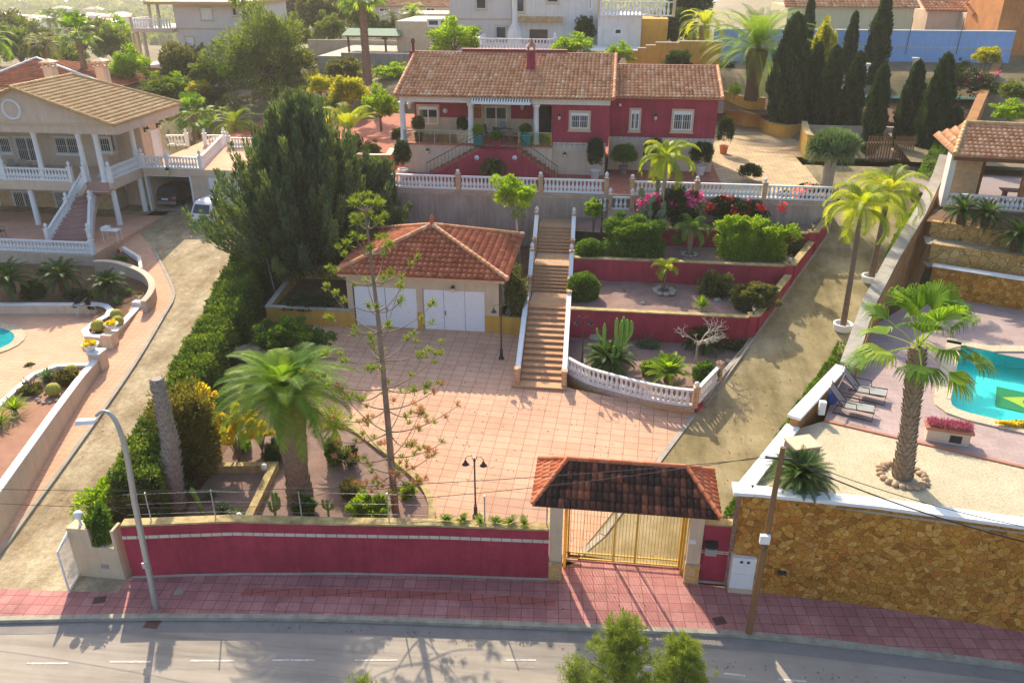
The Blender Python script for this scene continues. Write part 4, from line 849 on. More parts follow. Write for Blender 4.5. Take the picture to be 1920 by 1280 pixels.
winpx(lh, (38, 360), (62, 418), 54.26, door=True, **kk); winpx(lh, (108, 360), (132, 392), 54.26, **dict(kk, glass='pane_pale', mull=0)); winpx(lh, (-20, 370), (-2, 392), 54.26, **kk)
for (a0, a1, z_) in ((54.6, 55.4, zU+.9), (55.8, yf-.25, zU+.9)): window(lh, (xrec+.002, a0, z_), a1-a0, 1.35, rz=R(90), **kk)
window(lh, (xs_+.002, yd, zU), 1.0, 2.1, rz=R(90), sur='white_paint', glass='bars_white', door=True, sw=.06, name='white_door', mull=0)
window(lh, (xrec+.002, 55.6, 4.6), 1.0, .8, rz=R(90), sur='white_paint', glass='pane_pale', sw=.05)
for i, y in enumerate((yd-.7, yB-.6)): wall_lantern('wrought lantern on the cream side wall, %s the white door' % ('nearer than' if i == 0 else 'beyond'), (xs_+.01, y, zU+2.35), R(90), 1.5)
# garage wing with roof terrace
GX0, GX1, gw = XR-.0, -25.6, GY(325, 320, 54.6).z
o0, o1, oz = GY(286, 390, 54.4).x, GY(365, 390, 54.4).x, GY(325, 331, 54.4).z
wing = thing('garage_wing', 'cream garage wing with an open dark doorway and roof terrace, joined to the left house', 'garage', ((GX0+GX1)/2, 54.4, 3.3)); gzt = zU
b = MB(); b.box(GX0+.01, 54.4, 3.2, o0-.12, 54.7, gzt-.2); b.box(o1+.12, 54.4, 3.2, GX1, 54.7, gzt-.2); b.box(o0-.12, 54.4, oz+.12, o1+.12, 54.7, gzt-.201)
b.box(GX0+.01, 54.7, 3.2, GX0+.2, 60.5, gzt-.2); b.box(GX1-.2, 54.7, 3.2, GX1, 60.5, gzt-.2); b.box(GX0+.01, 60.5, 3.2, GX1, 60.7, gzt-.2); b.build('wall', 'pink_beige', wing)
MB().box(GX0, 54.3, gzt-.199, GX1+.4, 66, gzt).build('roof_slab', 'walk_tile', wing); MB().box(GX0+.1, 54.25, gzt-.5, GX1+.42, 54.29, gzt-.01).build('fascia', 'pink_beige', wing)
b = MB(); b.box(o0-.12, 54.34, 3.3, o0, 54.72, oz+.12); b.box(o1, 54.34, 3.3, o1+.12, 54.72, oz+.12); b.box(o0, 54.34, oz, o1, 54.72, oz+.12); b.build('door_surround', 'white_paint', wing)
MB().box(o0-.02+.0, 54.38, 3.3, GX0+.3, 54.399, 4.3).build('stone_plinth', 'cut_stone', wing); MB().box(o1+.13, 54.38, 3.3, GX1-.05, 54.399, 4.3).build('stone_plinth', 'cut_stone', wing)
wall_lantern('dark square lantern above the open garage doorway', (GY(318, 325, 54.3).x, 54.33, oz+.45), 0, 1.7)
o2 = GY(393, 350, 54.4).x; MB().box(o2, 54.37, 3.35, o2+2.6, 54.399, oz).build('roller_door', 'garage_white', wing)
MB().box(GX0+.25, 54.75, 3.26, GX1-.25, 60.4, 3.32).build('floor', 'concrete', wing)
# stair
def P3(px, py, z): p = G(px, py, z); return Vector((p.x, p.y, z))
yt = YF-.02
Lp = [P3(96, 458, 3.3), P3(112, 432, 3.95), P3(132, 400, 4.75), P3(148, 368, 5.55), Vector((GY(164, 340, yt).x, yt, zU))]
Rp = [P3(169, 458, 3.3), P3(170, 428, 3.95), P3(172, 395, 4.75), P3(184, 358, 5.55), Vector((GY(205, 336, yt).x, yt, zU))]
Ls, Rs = smooth(Lp, 5), smooth(Rp, 5); N_ = len(Ls)-1
lst = thing('curved_stair', 'curving outdoor staircase with white balustrades climbing to the cream house balcony', 'staircase', tuple(Lp[0]), 0)
b = MB(); n = 17
def samp(P, t): i = min(int(t*(len(P)-1)), len(P)-2); return P[i].lerp(P[i+1], t*(len(P)-1)-i)
for i in range(n):
    a, c, d_, e = samp(Ls, i/n), samp(Rs, i/n), samp(Rs, (i+1.1)/n if i < n-1 else 1), samp(Ls, (i+1.1)/n if i < n-1 else 1); z = 3.3+(zU-3.3)*(i+1)/n-.005
    b.prism([(a.x, a.y), (c.x, c.y), (d_.x, d_.y), (e.x, e.y)], max(3.2, z-.6), z)
plaster('mauve_step', (.42, .24, .2), .12, 2); b.build('steps', 'mauve_step', lst)
for P, s in ((Ls, -1), (Rs, 1)): MB().wall([(p.x+s*.08, p.y) for p in P], .22, [max(3.2, p.z-.4) for p in P], [p.z+.06 for p in P]).build('string_wall', 'pink_beige', lst)
G1 = 'white balustrades of the cream house'
balustrade('left-hand white balustrade of the curving outdoor staircase', [p+Vector((-.08, 0, .07)) for p in Ls], posts=(0, 10, len(Ls)-1), pmat='white_paint', fin=FINM, group=G1, gap=.25)
balustrade('right-hand white balustrade of the curving outdoor staircase', [p+Vector((.08, 0, .07)) for p in Rs], posts=(0, 10, len(Rs)-1), pmat='white_paint', fin=FINM, group=G1, gap=.25)
balustrade('white balcony balustrade in front of the patio chairs', [(-62, YF+.1, zU), (GY(8, 330, YF).x, YF+.1, zU), (GY(131, 330, YF).x, YF+.1, zU)], posts=(1, 2), pmat='white_paint', fin=FINM, group=G1)
balustrade('short white balcony balustrade between the corner column and garage roof terrace', [(XR-.15, YF+.3, zU), (XR-.1, 54.3, zU)], posts=(1,), pmat='white_paint', fin=FINM, group=G1)
bt = [Vector((XR+.1, 54.4, zU)), Vector((GY(313, 300, 54.4).x, 54.4, zU)), Vector((GY(375, 300, 54.4).x, 54.4, zU)), Vector((G(422, 270, zU).x, G(422, 270, zU).y, zU))]
balustrade('white balustrade along the garage roof terrace edge', bt, posts=(0, 1, 2, 3), pmat='white_paint', fin=FINM, group=G1)
q0, q1 = G(315, 273, zU), G(352, 273, zU); balustrade('white balustrade at the back of the roof terrace, left of the palm', [(q0.x, q0.y, zU), (q1.x, q1.y, zU)], posts=(1,), pmat='white_paint', fin=FINM, group=G1)
q0, q1 = G(386, 273, zU), G(420, 273, zU); balustrade('white balustrade at the back of the roof terrace, right of the palm', [(q0.x, q0.y, zU), (q1.x, q1.y, zU)], posts=(0,), pmat='white_paint', fin=FINM, group=G1)
q0, q1 = G(430, 278, zU), G(470, 278, zU); balustrade('white balustrade beside the palm, half hidden by the big conifer', [(q0.x, q0.y, zU), (q1.x+3, q1.y, zU)], posts=(0,), pmat='white_paint', fin=FINM, group=G1)
b = MB(); b.box(-33, 66.2, 3, -14, 77, zU-.01); struct('upper_yard', b, 'terrace_tile')
yq2 = 76; MB().box(GY(312, 220, yq2).x, yq2, 5, GY(760, 220, yq2).x, yq2+.3, GY(400, 211, yq2).z).build('boundary_wall', 'cream_wall', None, 'tall plain cream wall behind the two small palms', 'wall')
# lower terrace
yt2 = 44.6; xq = G(174, 478, 3.3).x
m1 = MB(); m1.box(-70, yt2, 1.0, xq, 54.3, 3.3); struct('lower_terrace', m1, 'walk_tile')
balustrade('long white balustrade along the lower terrace of the cream house', [(-62, yt2+.1, 3.3), (GY(84, 478, yt2).x-6, yt2+.1, 3.3), (xq-.1, yt2+.1, 3.3)], posts=(2,), pmat='white_paint', fin=FINM, group=G1, h=.75)
MB().box(-62, yt2-.25, 1, xq+.05, yt2-.01, 3.28).build('retaining_wall', 'beige_wall', None, 'beige retaining wall behind the cycads, under the lower balustrade', 'wall')
cw = thing('curved_wall', 'beige garden wall curving from the lower terrace round the cycad bed', 'wall', tuple(P3(250, 503, 2)))
cwp = [(176, 490), (212, 491), (250, 502), (274, 515), (285, 533), (281, 550), (268, 566)]; czs = [3.25, 3.25, 3.2, 3.1, 3.0, 2.85, 2.7]
P = smooth([P3(a, b_, z) for (a, b_), z in zip(cwp, czs)], 4)
MB().wall(P, .3, 1.0, [p.z for p in P]).build('wall_body', 'beige_wall', cw); MB().wall(P, .36, [p.z+.002 for p in P], [p.z+.05 for p in P]).build('coping', 'pink_beige', cw)
zp1 = ZP+.6
pw1 = thing('planter_wall', 'pinkish planter wall with white coping around the barrel cacti', 'planter', tuple(P3(203, 630, ZP)))
P = [P3(262, 570, zp1), P3(232, 602, zp1), P3(203, 631, zp1), P3(163, 627, zp1), P3(159, 618, zp1), P3(178, 603, zp1), P3(202, 590, zp1), P3(207, 580, zp1), P3(198, 572, zp1), P3(186, 569, zp1), P3(-60, 569, zp1)]
MB().wall(P, .24, .8, zp1-.06).build('wall_body', 'pink_beige', pw1); MB().wall(P, .34, zp1-.058, zp1).build('coping', 'white_paint', pw1)
MB().cb((P[0].x, P[0].y, 1), .6, .6, zp1+.22-1).build('pier', 'white_wall', pw1); MB().cb((P[2].x+.05, P[2].y, 1), .6, .6, zp1+.2-1).build('pier', 'pink_beige', pw1)
m1 = MB(); m1.add([(-62, P[10].y, zp1-.15), (P[9].x, P[9].y, zp1-.15), (P[4].x, P[4].y, zp1-.15), (P[2].x, P[2].y, zp1-.15), (P[0].x, P[0].y, zp1-.12), (P3(283, 535, 2.6).x, P3(283, 535, 2.6).y, 2.5), (P3(250, 505, 2.8).x, P3(250, 505, 2.8).y, 2.7), (xq, yt2-.1, 2.6), (-62, yt2-.1, 2.5)], [tuple(range(9))]); struct('cycad_bed', m1, 'soil')
pw2 = thing('planter_wall', 'long low garden wall with white coping beside the terracotta walkway', 'planter', tuple(P3(100, 765, 1.5)))
zz1 = ZP+.55
P = [P3(183, 668, zz1), P3(150, 706, zz1-.03), P3(100, 772, zz1-.1), P3(45, 848, zz1-.15), P3(-40, 965, zz1-.2)]; Q = [P3(170, 682, zz1-.2), P3(108, 684, zz1-.2), P3(62, 700, zz1-.2), P3(0, 755, zz1-.2), P3(-90, 850, zz1-.2)]
MB().wall(P, .24, [0]*5, [p.z-.06 for p in P]).build('wall_body', 'pink_beige', pw2); MB().wall(P, .34, [p.z-.058 for p in P], [p.z for p in P]).build('coping', 'white_paint', pw2)
MB().wall(Q, .22, [.5]*5, [p.z-.06 for p in Q]).build('inner_kerb', 'white_wall', pw2); MB().wall(Q, .26, [p.z-.058 for p in Q], [p.z for p in Q]).build('inner_coping', 'white_paint', pw2)
MB().cb((P[0].x, P[0].y, .9), .62, .62, zz1+.25-.9).build('pier', 'pink_beige', pw2); MB().cb((P[0].x, P[0].y, zz1+.25), .7, .7, .06).build('pier_cap', 'white_paint', pw2)
m1 = MB(); m1.add([(p.x, p.y, ZP+.18) for p in P]+[(p.x, p.y, ZP+.18) for p in Q[::-1]], [tuple(range(10))]); struct('corner_bed', m1, 'red_gravel')
m1 = MB(); m1.wall([P3(232, 468, 3.25), P3(262, 488, 3.1), P3(266, 512, 2.8)], .2, 1.5, [3.45, 3.35, 3.15]).build('planter_kerb', 'white_wall', None, 'white kerb of the small dark planting bed at the foot of the cream house', 'kerb')
m1 = MB(); m1.add([tuple(P3(200, 484, 3.1)), tuple(P3(232, 470, 3.2)), tuple(P3(262, 490, 3.0)), tuple(P3(264, 510, 2.8)), tuple(P3(250, 503, 2.9))], [(0, 1, 2, 3, 4)]); struct('small_bed', m1, 'soil')
# left pool
pc = P3(-10, 645, ZP); po = thing('left_pool', 'corner of a blue oval pool with pale stone rim at the left edge', 'pool', tuple(pc))
m1 = MB(); n = 28; ang = [2*math.pi*i/n for i in range(n)]; A = [Vector((pc.x-2.2+3.3*math.cos(a), pc.y+2.3*math.sin(a))) for a in ang]
m1.wall(A, .55, ZP+.0, ZP+.06, True).build('pool_rim', 'pale_gravel', po)
m, nt, p = base_mat('pool_water', .03, .5); c = ramp(nt, noise(nt, coord(nt), 1.3, 3), [(.3, (.01, .30, .34)), (.7, (.03, .42, .44))]); nt.links.new(c, p.inputs['Base Color']); bump(nt, p, noise(nt, coord(nt), 4, 2), .08, .02)
MB().sheet([tuple(q) for q in A], ZP+.02).build('water', 'pool_water', po)
# left entrance wall and gate
e0, e1 = G(150, 1079, .12), G(240, 1083, .12); en = thing('entrance_wall', 'cream entrance wall with a notched planter on top, left of the crimson wall', 'wall', tuple(e0)); ea, eb = e0.x, e1.x-.05; yy = e0.y
z1 = GY(150, 992, yy).z; z2 = GY(185, 1026, yy).z; MB().box(ea, yy, 0, eb, yy+.5, z2).build('wall_body', 'cream_wall', en)
MB().box(ea, yy+.002, z2, GY(165, 1000, yy).x, yy+.5, z1+.0).build('pier', 'cream_wall', en); MB().box(GY(206, 1000, yy).x, yy+.002, z2, eb, yy+.5, z1+.02).build('pier', 'cream_wall', en)
q = GY(197, 1061, yy); MB().box(q.x-.16, yy-.012, q.z-.09, q.x+.16, yy-.001, q.z+.09).build('vent_plate', 'steel', en)
gl2 = thing('globe_lamp', 'white globe lamp on the cream entrance pier', 'lamp', (GY(152, 985, yy+.25).x, yy+.25, z1)); MB().lathe([(.1, 0), (.05, .05), (.04, .25), (.07, .28)], wloc(gl2), 10).build('stem', 'white_metal', gl2); b = MB(); b.ball(wloc(gl2)+Vector((0, 0, .42)), .16, 10); b.build('globe', 'pot_white', gl2)
# white open gate
ga = thing('pedestrian_gate', 'white barred gate leaf standing ajar at the left drive entrance', 'gate', (e0.x, e0.y, .12)); ps, pe = Vector((e0.x-.03, e0.y+.05)), Vector(G(130, 1110, .12)[:2]); zt_ = GY(146, 1000, e0.y).z
b = MB(); 
for z in (.2, zt_-.15): b.tube([(ps.x, ps.y, z), (pe.x, pe.y, z-.0)], .03, 6)
b.tube([(ps.x, ps.y, .12), (ps.x, ps.y, zt_)], .035, 6); b.tube([(pe.x, pe.y, .12), (pe.x, pe.y, zt_-.15)], .035, 6); b.tube([(ps.x, ps.y, zt_), (pe.x, pe.y, zt_-.15)], .03, 6); b.build('gate_frame', 'white_metal', ga)
b = MB()
for i in range(1, 13): t = i/13; x, y = lerp(ps.x, pe.x, t), lerp(ps.y, pe.y, t); b.tube([(x, y, .2), (x, y, zt_-.1)], .012, 4)
b.build('gate_bars', 'white_metal', ga)
# ============================================================ right plot
ZD = 4.0
sp_ = [(1392, 923), (1650, 949), (1925, 987), (2250, 1040)]; SB = [G(a, b_, 4.2) for a, b_ in sp_]
SB = [Vector((p.x, p.y+.12)) for p in SB]
sw_ = thing('stone_wall', 'tall rubble stone retaining wall with white coping facing the street', 'wall', (SB[1].x, SB[1].y, 0))
MB().wall(SB, .3, 0, 4.1).build('wall_body', 'rubble_stone', sw_); SC = SB[:]; MB().wall([p+Vector((0, .1)) for p in SC], .5, 4.102, 4.22).build('coping', 'white_paint', sw_)
for px, py in ((1465, 1068), (1716, 1078)):
    q = GY(px, py, SB[0].y-.15); b = MB().box(q.x-.14, q.y-.2, q.z-.06, q.x+.14, q.y-.0, q.z+.05).build('drain_hole', 'dark_void', sw_)
MB().cb((SB[0].x+.03, SB[0].y+.12, 4.1), .62, .62, .126).build('corner_coping', 'white_paint', sw_)
S0, S1, S2, S3 = Vector(SB[0][:2]), Vector(G(1487, 797, 4.22)[:2]), Vector(G(1577, 692, 4.5)[:2]), None
rw2 = thing('plot_wall', 'low white-coped wall between the sloping drive and the pebble garden', 'wall', (S0.x, S0.y, 0))
MB().wall([S0, S1], .3, 0, 4.1).build('wall_body', 'ledge_stone', rw2); MB().wall([S0+Vector((.05, .1)), S1], .5, 4.103, 4.22).build('coping', 'white_paint', rw2)
MB().wall([S1, S2], .3, 0, 4.55).build('upper_wall', 'brown_render', rw2); MB().wall([S1+Vector((-.05, -.1)), S2], .5, 4.553, 4.67).build('upper_coping', 'white_paint', rw2)
zw = [(1590, 680, 4.7), (1630, 565, 5.6), (1675, 480, 6.5), (1725, 398, 7.5), (1758, 330, 8.4), (1772, 290, 9.2)]
WP = [P3(*q) for q in zw]; gw_ = thing('plot_wall', 'long rising wall with bare grey top and brown face, right of the sloping drive', 'wall', tuple(WP[2]))
MB().wall(WP, .62, 1, [p.z-.02 for p in WP]).build('wall_top', 'concrete', gw_)
MB().wall([(p.x+.36, p.y-.03) for p in WP], .1, 1, [p.z-.06 for p in WP]).build('wall_face', 'brown_render', gw_)
m1 = MB(); m1.add([(S0.x, S0.y, ZD), (SB[3].x, SB[3].y, ZD), tuple(P3(2300, 965, ZD)), tuple(P3(1925, 874, ZD)), tuple(P3(1545, 789, ZD)), (S1.x, S1.y, ZD)], [tuple(range(6))]); struct('pebble_garden', m1, 'pale_gravel')
d0, d1 = P3(1545, 789, ZD), P3(2300, 965, ZD); t0, t1 = P3(1738, 549, ZD), P3(2150, 620, ZD)
m1 = MB(); m1.wall([d0, d1], .14, ZD-.2, ZD+.05); struct('deck_edging', m1, 'terra_trim')
# deck with a hole for the pool
pool = [P3(1780, 765, ZD), P3(1838, 662, ZD), P3(1870, 652, ZD)]
pcn = P3(1925, 650, ZD); xl_, yl_, yh_ = P3(1780, 766, ZD), 0, 0
PXa = P3(1778, 768, ZD); PXb = P3(1832, 655, ZD); PXc = P3(1925, 802, ZD)
ud = (PXc-PXa).normalized(); vd = Vector((-ud.y, ud.x, 0)); plen = (PXb-PXa).dot(vd); L_ = 9.
A0, A1, A2, A3 = PXa, PXa+ud*L_, PXa+ud*L_+vd*plen, PXa+vd*plen
O = [d0, d1, Vector((d1.x+6, d1.y+8, ZD)), t1, t0, Vector((S2.x, S2.y, ZD))]
m1 = MB(); m1.add([tuple(q) for q in (d0, d1, A1, A0)], [(0, 1, 2, 3)]); m1.add([tuple(q) for q in (d1, O[2], t1, A2, A1)], [(0, 1, 2, 3, 4)]); m1.add([tuple(q) for q in (A3, A2, t1, t0)], [(0, 1, 2, 3)]); m1.add([tuple(q) for q in (d0, A0, A3, t0, Vector((WP[1].x, WP[1].y, ZD)), O[5])], [tuple(range(6))]); struct('pool_deck', m1, 'deck_stamp')
po = thing('swimming_pool', 'turquoise swimming pool with pale rounded rim and a flag mosaic on its floor', 'pool', tuple(A0))
rimP = smooth([A0+vd*.9-ud*.05, A0+vd*.25+ud*.03, A0+ud*.3+vd*.0, A0+ud*1.0-vd*.05, A0+ud*4-vd*.05, A1-vd*.05], 3)
MB().wall([p-ud*.3 for p in [A3+vd*.3, A3-vd*.3, A0+vd*.8]], .62, ZD+.002, ZD+.07).build('pool_rim', 'pale_gravel', po)
b = MB(); b.wall([A0-ud*.3+vd*.801, A0-ud*.2+vd*.25, A0+ud*.12-vd*.12, A0+ud*.7-vd*.28, A1-vd*.3], .62, ZD+.002, ZD+.07); b.build('pool_rim', 'pale_gravel', po)
MB().wall([A3+vd*.3-ud*.601, A3+vd*.3+ud*1.2, A3+vd*.55+ud*1.6, A3+vd*1.0+ud*2.4, A3+vd*1.1+ud*4, A2+vd*1.1], .62, ZD+.002, ZD+.07).build('pool_rim', 'pale_gravel', po)
plain('pool_floor', (.10, .95, .80), .6, .1); plain('flag_green', (.02, .30, .08)); plain('flag_yellow', (.7, .7, .03)); plain('flag_blue', (.02, .10, .42)); plain('pool_side', (.06, .62, .66), .5, .2)
B = [A0, A1, A2+vd*.9, A3+vd*.9+ud*1.9, A3+ud*.9, A3]; dz = Vector((0, 0, -.9)); b = MB(); n = len(B)
b.add([tuple(q+dz) for q in B], [tuple(range(n))]); b.build('pool_floor', 'pool_floor', po)
b = MB(); b.add([tuple(q+Vector((0, 0, .0))) for q in B]+[tuple(q+dz) for q in B], [(i, n+i, n+(i+1) % n, (i+1) % n) for i in range(n)]); b.build('pool_sides', 'pool_side', po)
m, nt, p = base_mat('clear_water', .0, .5); tb = nd(nt, 'ShaderNodeBsdfTransparent'); tb.inputs[0].default_value = (.86, 1, .98, 1); g_ = nd(nt, 'ShaderNodeBsdfGlossy'); g_.inputs['Roughness'].default_value = .02
mx = nd(nt, 'ShaderNodeMixShader'); fr = nd(nt, 'ShaderNodeFresnel'); fr.inputs[0].default_value = 1.33; bb = nd(nt, 'ShaderNodeBump'); bb.inputs['Strength'].default_value = .12; nt.links.new(noise(nt, coord(nt), 3, 2), bb.inputs['Height']); nt.links.new(bb.outputs[0], g_.inputs['Normal'])
fm = nd(nt, 'ShaderNodeMath', operation='MULTIPLY'); fm.inputs[1].default_value = .45; nt.links.new(fr.outputs[0], fm.inputs[0]); nt.links.new(fm.outputs[0], mx.inputs[0]); nt.links.new(tb.outputs[0], mx.inputs[1]); nt.links.new(g_.outputs[0], mx.inputs[2]); nt.links.new(mx.outputs[0], nt.nodes['Material Output'].inputs[0])
MB().add([tuple(q+Vector((0, 0, -.1))) for q in B], [tuple(range(n))]).build('water', 'clear_water', po)
f0 = P3(1873, 762, ZD-.88); 
fc = f0+ud*1.35+vd*.95; b = MB(); b.add([tuple(fc+ud*a+vd*c+Vector((0, 0, .01))) for a, c in ((-1.5, -1), (1.5, -1), (1.5, 1), (-1.5, 1))], [(0, 1, 2, 3)]); fl_ = b.build('mosaic', 'flag_green', po)
MB().add([tuple(fc+ud*a+vd*c+Vector((0, 0, .016))) for a, c in ((-1.25, 0), (0, -.8), (1.25, 0), (0, .8))], [(0, 1, 2, 3)]).build('mosaic_diamond', 'flag_yellow', fl_)
MB().add([tuple(fc+ud*.5*math.cos(i*.393)+vd*.5*math.sin(i*.393)+Vector((0, 0, .022))) for i in range(16)], [tuple(range(16))]).build('mosaic_disc', 'flag_blue', fl_)
b = MB(); rnd = random.Random(4)
for i in range(26): a, r_ = rnd.uniform(0, 6.28), .42*math.sqrt(rnd.random()); q = fc+ud*r_*math.cos(a)+vd*r_*math.sin(a); b.cb((q.x, q.y, q.z+.024), .035, .035, .003)
b.build('mosaic_stars', 'pot_white', fl_)
# stepped stone walls
def tier(label, lb, rb, lt, mat, cap=None, th=.35):
    a, c = lb, rb; h = GY(lt[0], lt[1], a.y).z; dvec = (c-a); e = a+dvec*1.8
    t = thing('stone_wall', label, 'wall', tuple(a), 0, 'stepped stone walls above the pool'); MB().wall([a, e], th, a.z-.4, h).build('wall_body', mat, t)
    if cap: MB().wall([a+Vector((-.05, 0, 0)), e], th+.16, h+.002, h+.07).build('coping', cap, t)
    return h, a, e
h3, a3, e3 = tier('lowest stone wall above the pool deck, with a white rail-like coping', P3(1738, 549, ZD), P3(1925, 581, ZD), (1736, 497), 'rubble_stone', 'white_paint')
h2, a2, e2 = tier('middle yellow stone wall between the pool and the gazebo', P3(1740, 488, h3), P3(1925, 515, h3), (1742, 455), 'yellow_stone')
h1, a1, e1_ = tier('upper yellow stone wall just below the cycads and gazebo', P3(1742, 440, h2), P3(1925, 468, h2), (1743, 413), 'yellow_stone')
def fill(name, a, e, b_, f, z, mat): m1 = MB(); m1.add([(a.x-.3, a.y, z), (e.x, e.y, z), (f.x, f.y, z), (b_.x-.3, b_.y, z)], [(0, 1, 2, 3)]); struct(name, m1, mat)
fill('rockery_bed', a3, e3, a2, e2, h3-.06, 'concrete'); fill('rockery_bed', a2, e2, a1, e1_, h2-.06, 'concrete')
gA_, gB_ = P3(1764, 387, h1+.1), P3(1930, 398, h1+.1); ge_ = gB_+(gB_-gA_)*.8; fill('rockery_bed', a1, e1_, gA_, ge_, h1-.05, 'soil')
gz_ = thing('gazebo', 'tiled-roof gazebo with open front above the stepped stone walls', 'gazebo', tuple(gA_)); zf = gA_.z
MB().add([tuple(gA_), tuple(ge_), (ge_.x+1, ge_.y+9, zf), (gA_.x, gA_.y+9, zf)], [(0, 1, 2, 3)]).build('floor', 'grey_slab', gz_)
ez = GY(1768, 288, gA_.y).z; dr = (gB_-gA_).normalized(); rt_ = GY(1797, 231, gA_.y+2.6)
vr = Vector((-dr.y, dr.x, 0)); ev = gA_+vr*-.4+dr*.0; ev.z = ez; vv_ = vr*3.0+Vector((0, 0, rt_.z-ez))
m1 = MB(); m1.roof(ev, dr, vv_, [(0, 0), (9, 0), (9, vv_.length), (.9, vv_.length)], .27, .38, .06, 51); m1.build('roof', 'roof_terra', gz_)
m1 = MB(); m1.ridge(ev+Vector((0, 0, .08)), ev+dr*.9+vv_+Vector((0, 0, .08)), .13, .36); m1.build('hip_tiles', 'roof_tan', gz_); m1 = MB(); m1.ridge(ev+dr*.9+vv_+Vector((0, 0, .08)), ev+dr*9+vv_+Vector((0, 0, .08)), .12, .36); m1.build('ridge_tiles', 'roof_tan', gz_)
m1 = MB(); hip(m1, ev+vr*6, ev, ev+dr*.9+vv_, ev+dr*.9+vv_, .27, .38, 52); m1.build('side_slope', 'roof_terra', gz_)
m1 = MB(); b2 = ev+vr*6; hip(m1, b2+dr*9, b2, ev+dr*.9+vv_, ev+dr*9+vv_, .27, .38, 53); m1.build('rear_slope', 'roof_terra', gz_)
b = MB(); e_ = ev+vr*.15; b.wall([e_, e_+dr*9], .16, ez-.28, ez-.06); b.build('front_beam', 'wood_dark', gz_)
MB().wall([gA_+dr*.12, gA_+dr*.12+vr*1.0], .3, zf, ez-.1).build('end_pier', 'white_wall', gz_); MB().wall([gA_+dr*.5+vr*1.6, gA_+dr*2.0+vr*1.6], .2, zf, ez-.1).build('side_wall', 'cut_stone', gz_)
for s in (3.9, 7.6): q = gA_+dr*s+vr*.15; MB().cb((q.x, q.y, zf), .26, .26, ez-zf-.1, math.atan2(dr.y, dr.x)).build('post', 'brown_render', gz_)
for s in (2.3,): q = gA_+dr*s+vr*2.6; MB().cb((q.x, q.y, zf), .26, .26, ez-zf-.1, math.atan2(dr.y, dr.x)).build('post', 'wood_dark', gz_)
balustrade('cream balustrade along the front of the gazebo', [gA_+dr*.3+Vector((0, 0, 0)), gA_+dr*8], fin=None, basemat='cream_wall', group=None, h=.8)
b = thing('picnic_table', 'dark long table inside the shaded gazebo', 'table', tuple(gA_+dr*4.5+vr*2.2)); q = gA_+dr*4.6+vr*2.0
MB().cb((q.x, q.y, zf+.68), 2.4, .8, .06, math.atan2(dr.y, dr.x)).build('tabletop', 'wood_dark', b)
for s in (-1, 1): r_ = q+dr*s*.95; MB().cb((r_.x, r_.y, zf), .12, .6, .68, math.atan2(dr.y, dr.x)).build('leg', 'wood_dark', b)
fill('gazebo_yard', gA_+vr*8.9, ge_+vr*9, gA_+vr*22, ge_+vr*22, zf+.6, 'dry_hill')
# rising orange wall behind the gazebo
op = [(1812, 250, 8.6), (1838, 190, 9.8), (1862, 140, 10.8), (1885, 90, 12.3), (1903, 45, 13.6), (1912, 10, 14.8)]; P = [P3(*q) for q in op]
ow_ = thing('boundary_wall', 'rust-orange garden wall climbing the hill at the upper right', 'wall', tuple(P[1])); MB().wall(P, .6, [p.z-3 for p in P], [p.z+.3 for p in P]).build('wall_body', 'orange_wall', ow_); MB().wall(P, .7, [p.z+.302 for p in P], [p.z+.36 for p in P]).build('coping', 'brown_render', ow_)
# ============================================================ paved court, yellow walls, blue wall
def ywall(label, pts, z, h, mat='ochre_wall', th=.35, cap='yellow_cap'):
    P = smooth([P3(a, b_, z) for a, b_ in pts], 4); t = thing('garden_wall', label, 'wall', tuple(P[0]), 0, 'ochre garden walls by the paved court'); MB().wall(P, th, z-.3, z+h).build('wall_body', mat, t); MB().wall(P, th+.12, z+h+.002, z+h+.07).build('coping', cap, t); return P
Y1 = ywall('curving ochre garden wall at the foot of the stout palm', [(1350, 222), (1372, 230), (1400, 237), (1428, 238)], T, 2.4)
Y2 = ywall('low ochre planter wall under the largest cypress', [(1426, 238), (1440, 250), (1470, 258), (1502, 257)], T, .95)
Y3 = ywall('ochre garden wall behind the dragon tree', [(1502, 270), (1512, 298), (1560, 302)], T, 1.7)
P = [P3(1352, 205, 9.2), P3(1300, 190, 9.4)]
m1 = MB(); m1.add([(12.5, 70.5, 8.5), (24, 69, 8.3), (30, 74, 9), (30, 88, 11), (6, 88, 10.5), (6, 74, 8.6)], [tuple(range(6))]); struct('palm_terrace', m1, 'soil')
yw = 84.; bw_ = thing('boundary_wall', 'long sky-blue garden wall behind the cypresses', 'wall', (18, yw, 10)); x0, x1 = GY(1335, 100, yw).x, GY(1895, 100, yw).x
zt1_ = GY(1500, 57, yw).z; MB().box(x0, yw, 8, x1, yw+.3, zt1_).build('wall_body', 'blue_wall', bw_); MB().box(x0, yw-.05, zt1_+.002, x1, yw+.35, zt1_+.1).build('coping', 'white_paint', bw_)
z_ = GY(1600, 88, yw).z; MB().box(x0, yw-.015, z_-.06, x1, yw-.002, z_+.06).build('border', 'band_tile', bw_)
for i, (px) in enumerate((1598, 1707, 1803)):
    q = GY(px, 52, yw); MB().tube([(q.x, yw-.1, zt1_-2), (q.x+.05, yw-.1, zt1_+1.2)], .03, 5).build('stake', 'rust', None, ['thin leaning stake on the blue wall, left of the tallest cypress', 'thin stake at the middle of the blue wall', 'thin stake near the right end of the blue wall'][i], 'stake')
yy2 = 76.5; sw3 = thing('boundary_wall', 'ochre yellow wall stepping up the slope behind the annex', 'wall', (8, yy2, 9)); pts = [(1175, 100), (1195, 97), (1210, 92), (1228, 87), (1272, 82), (1350, 80)]
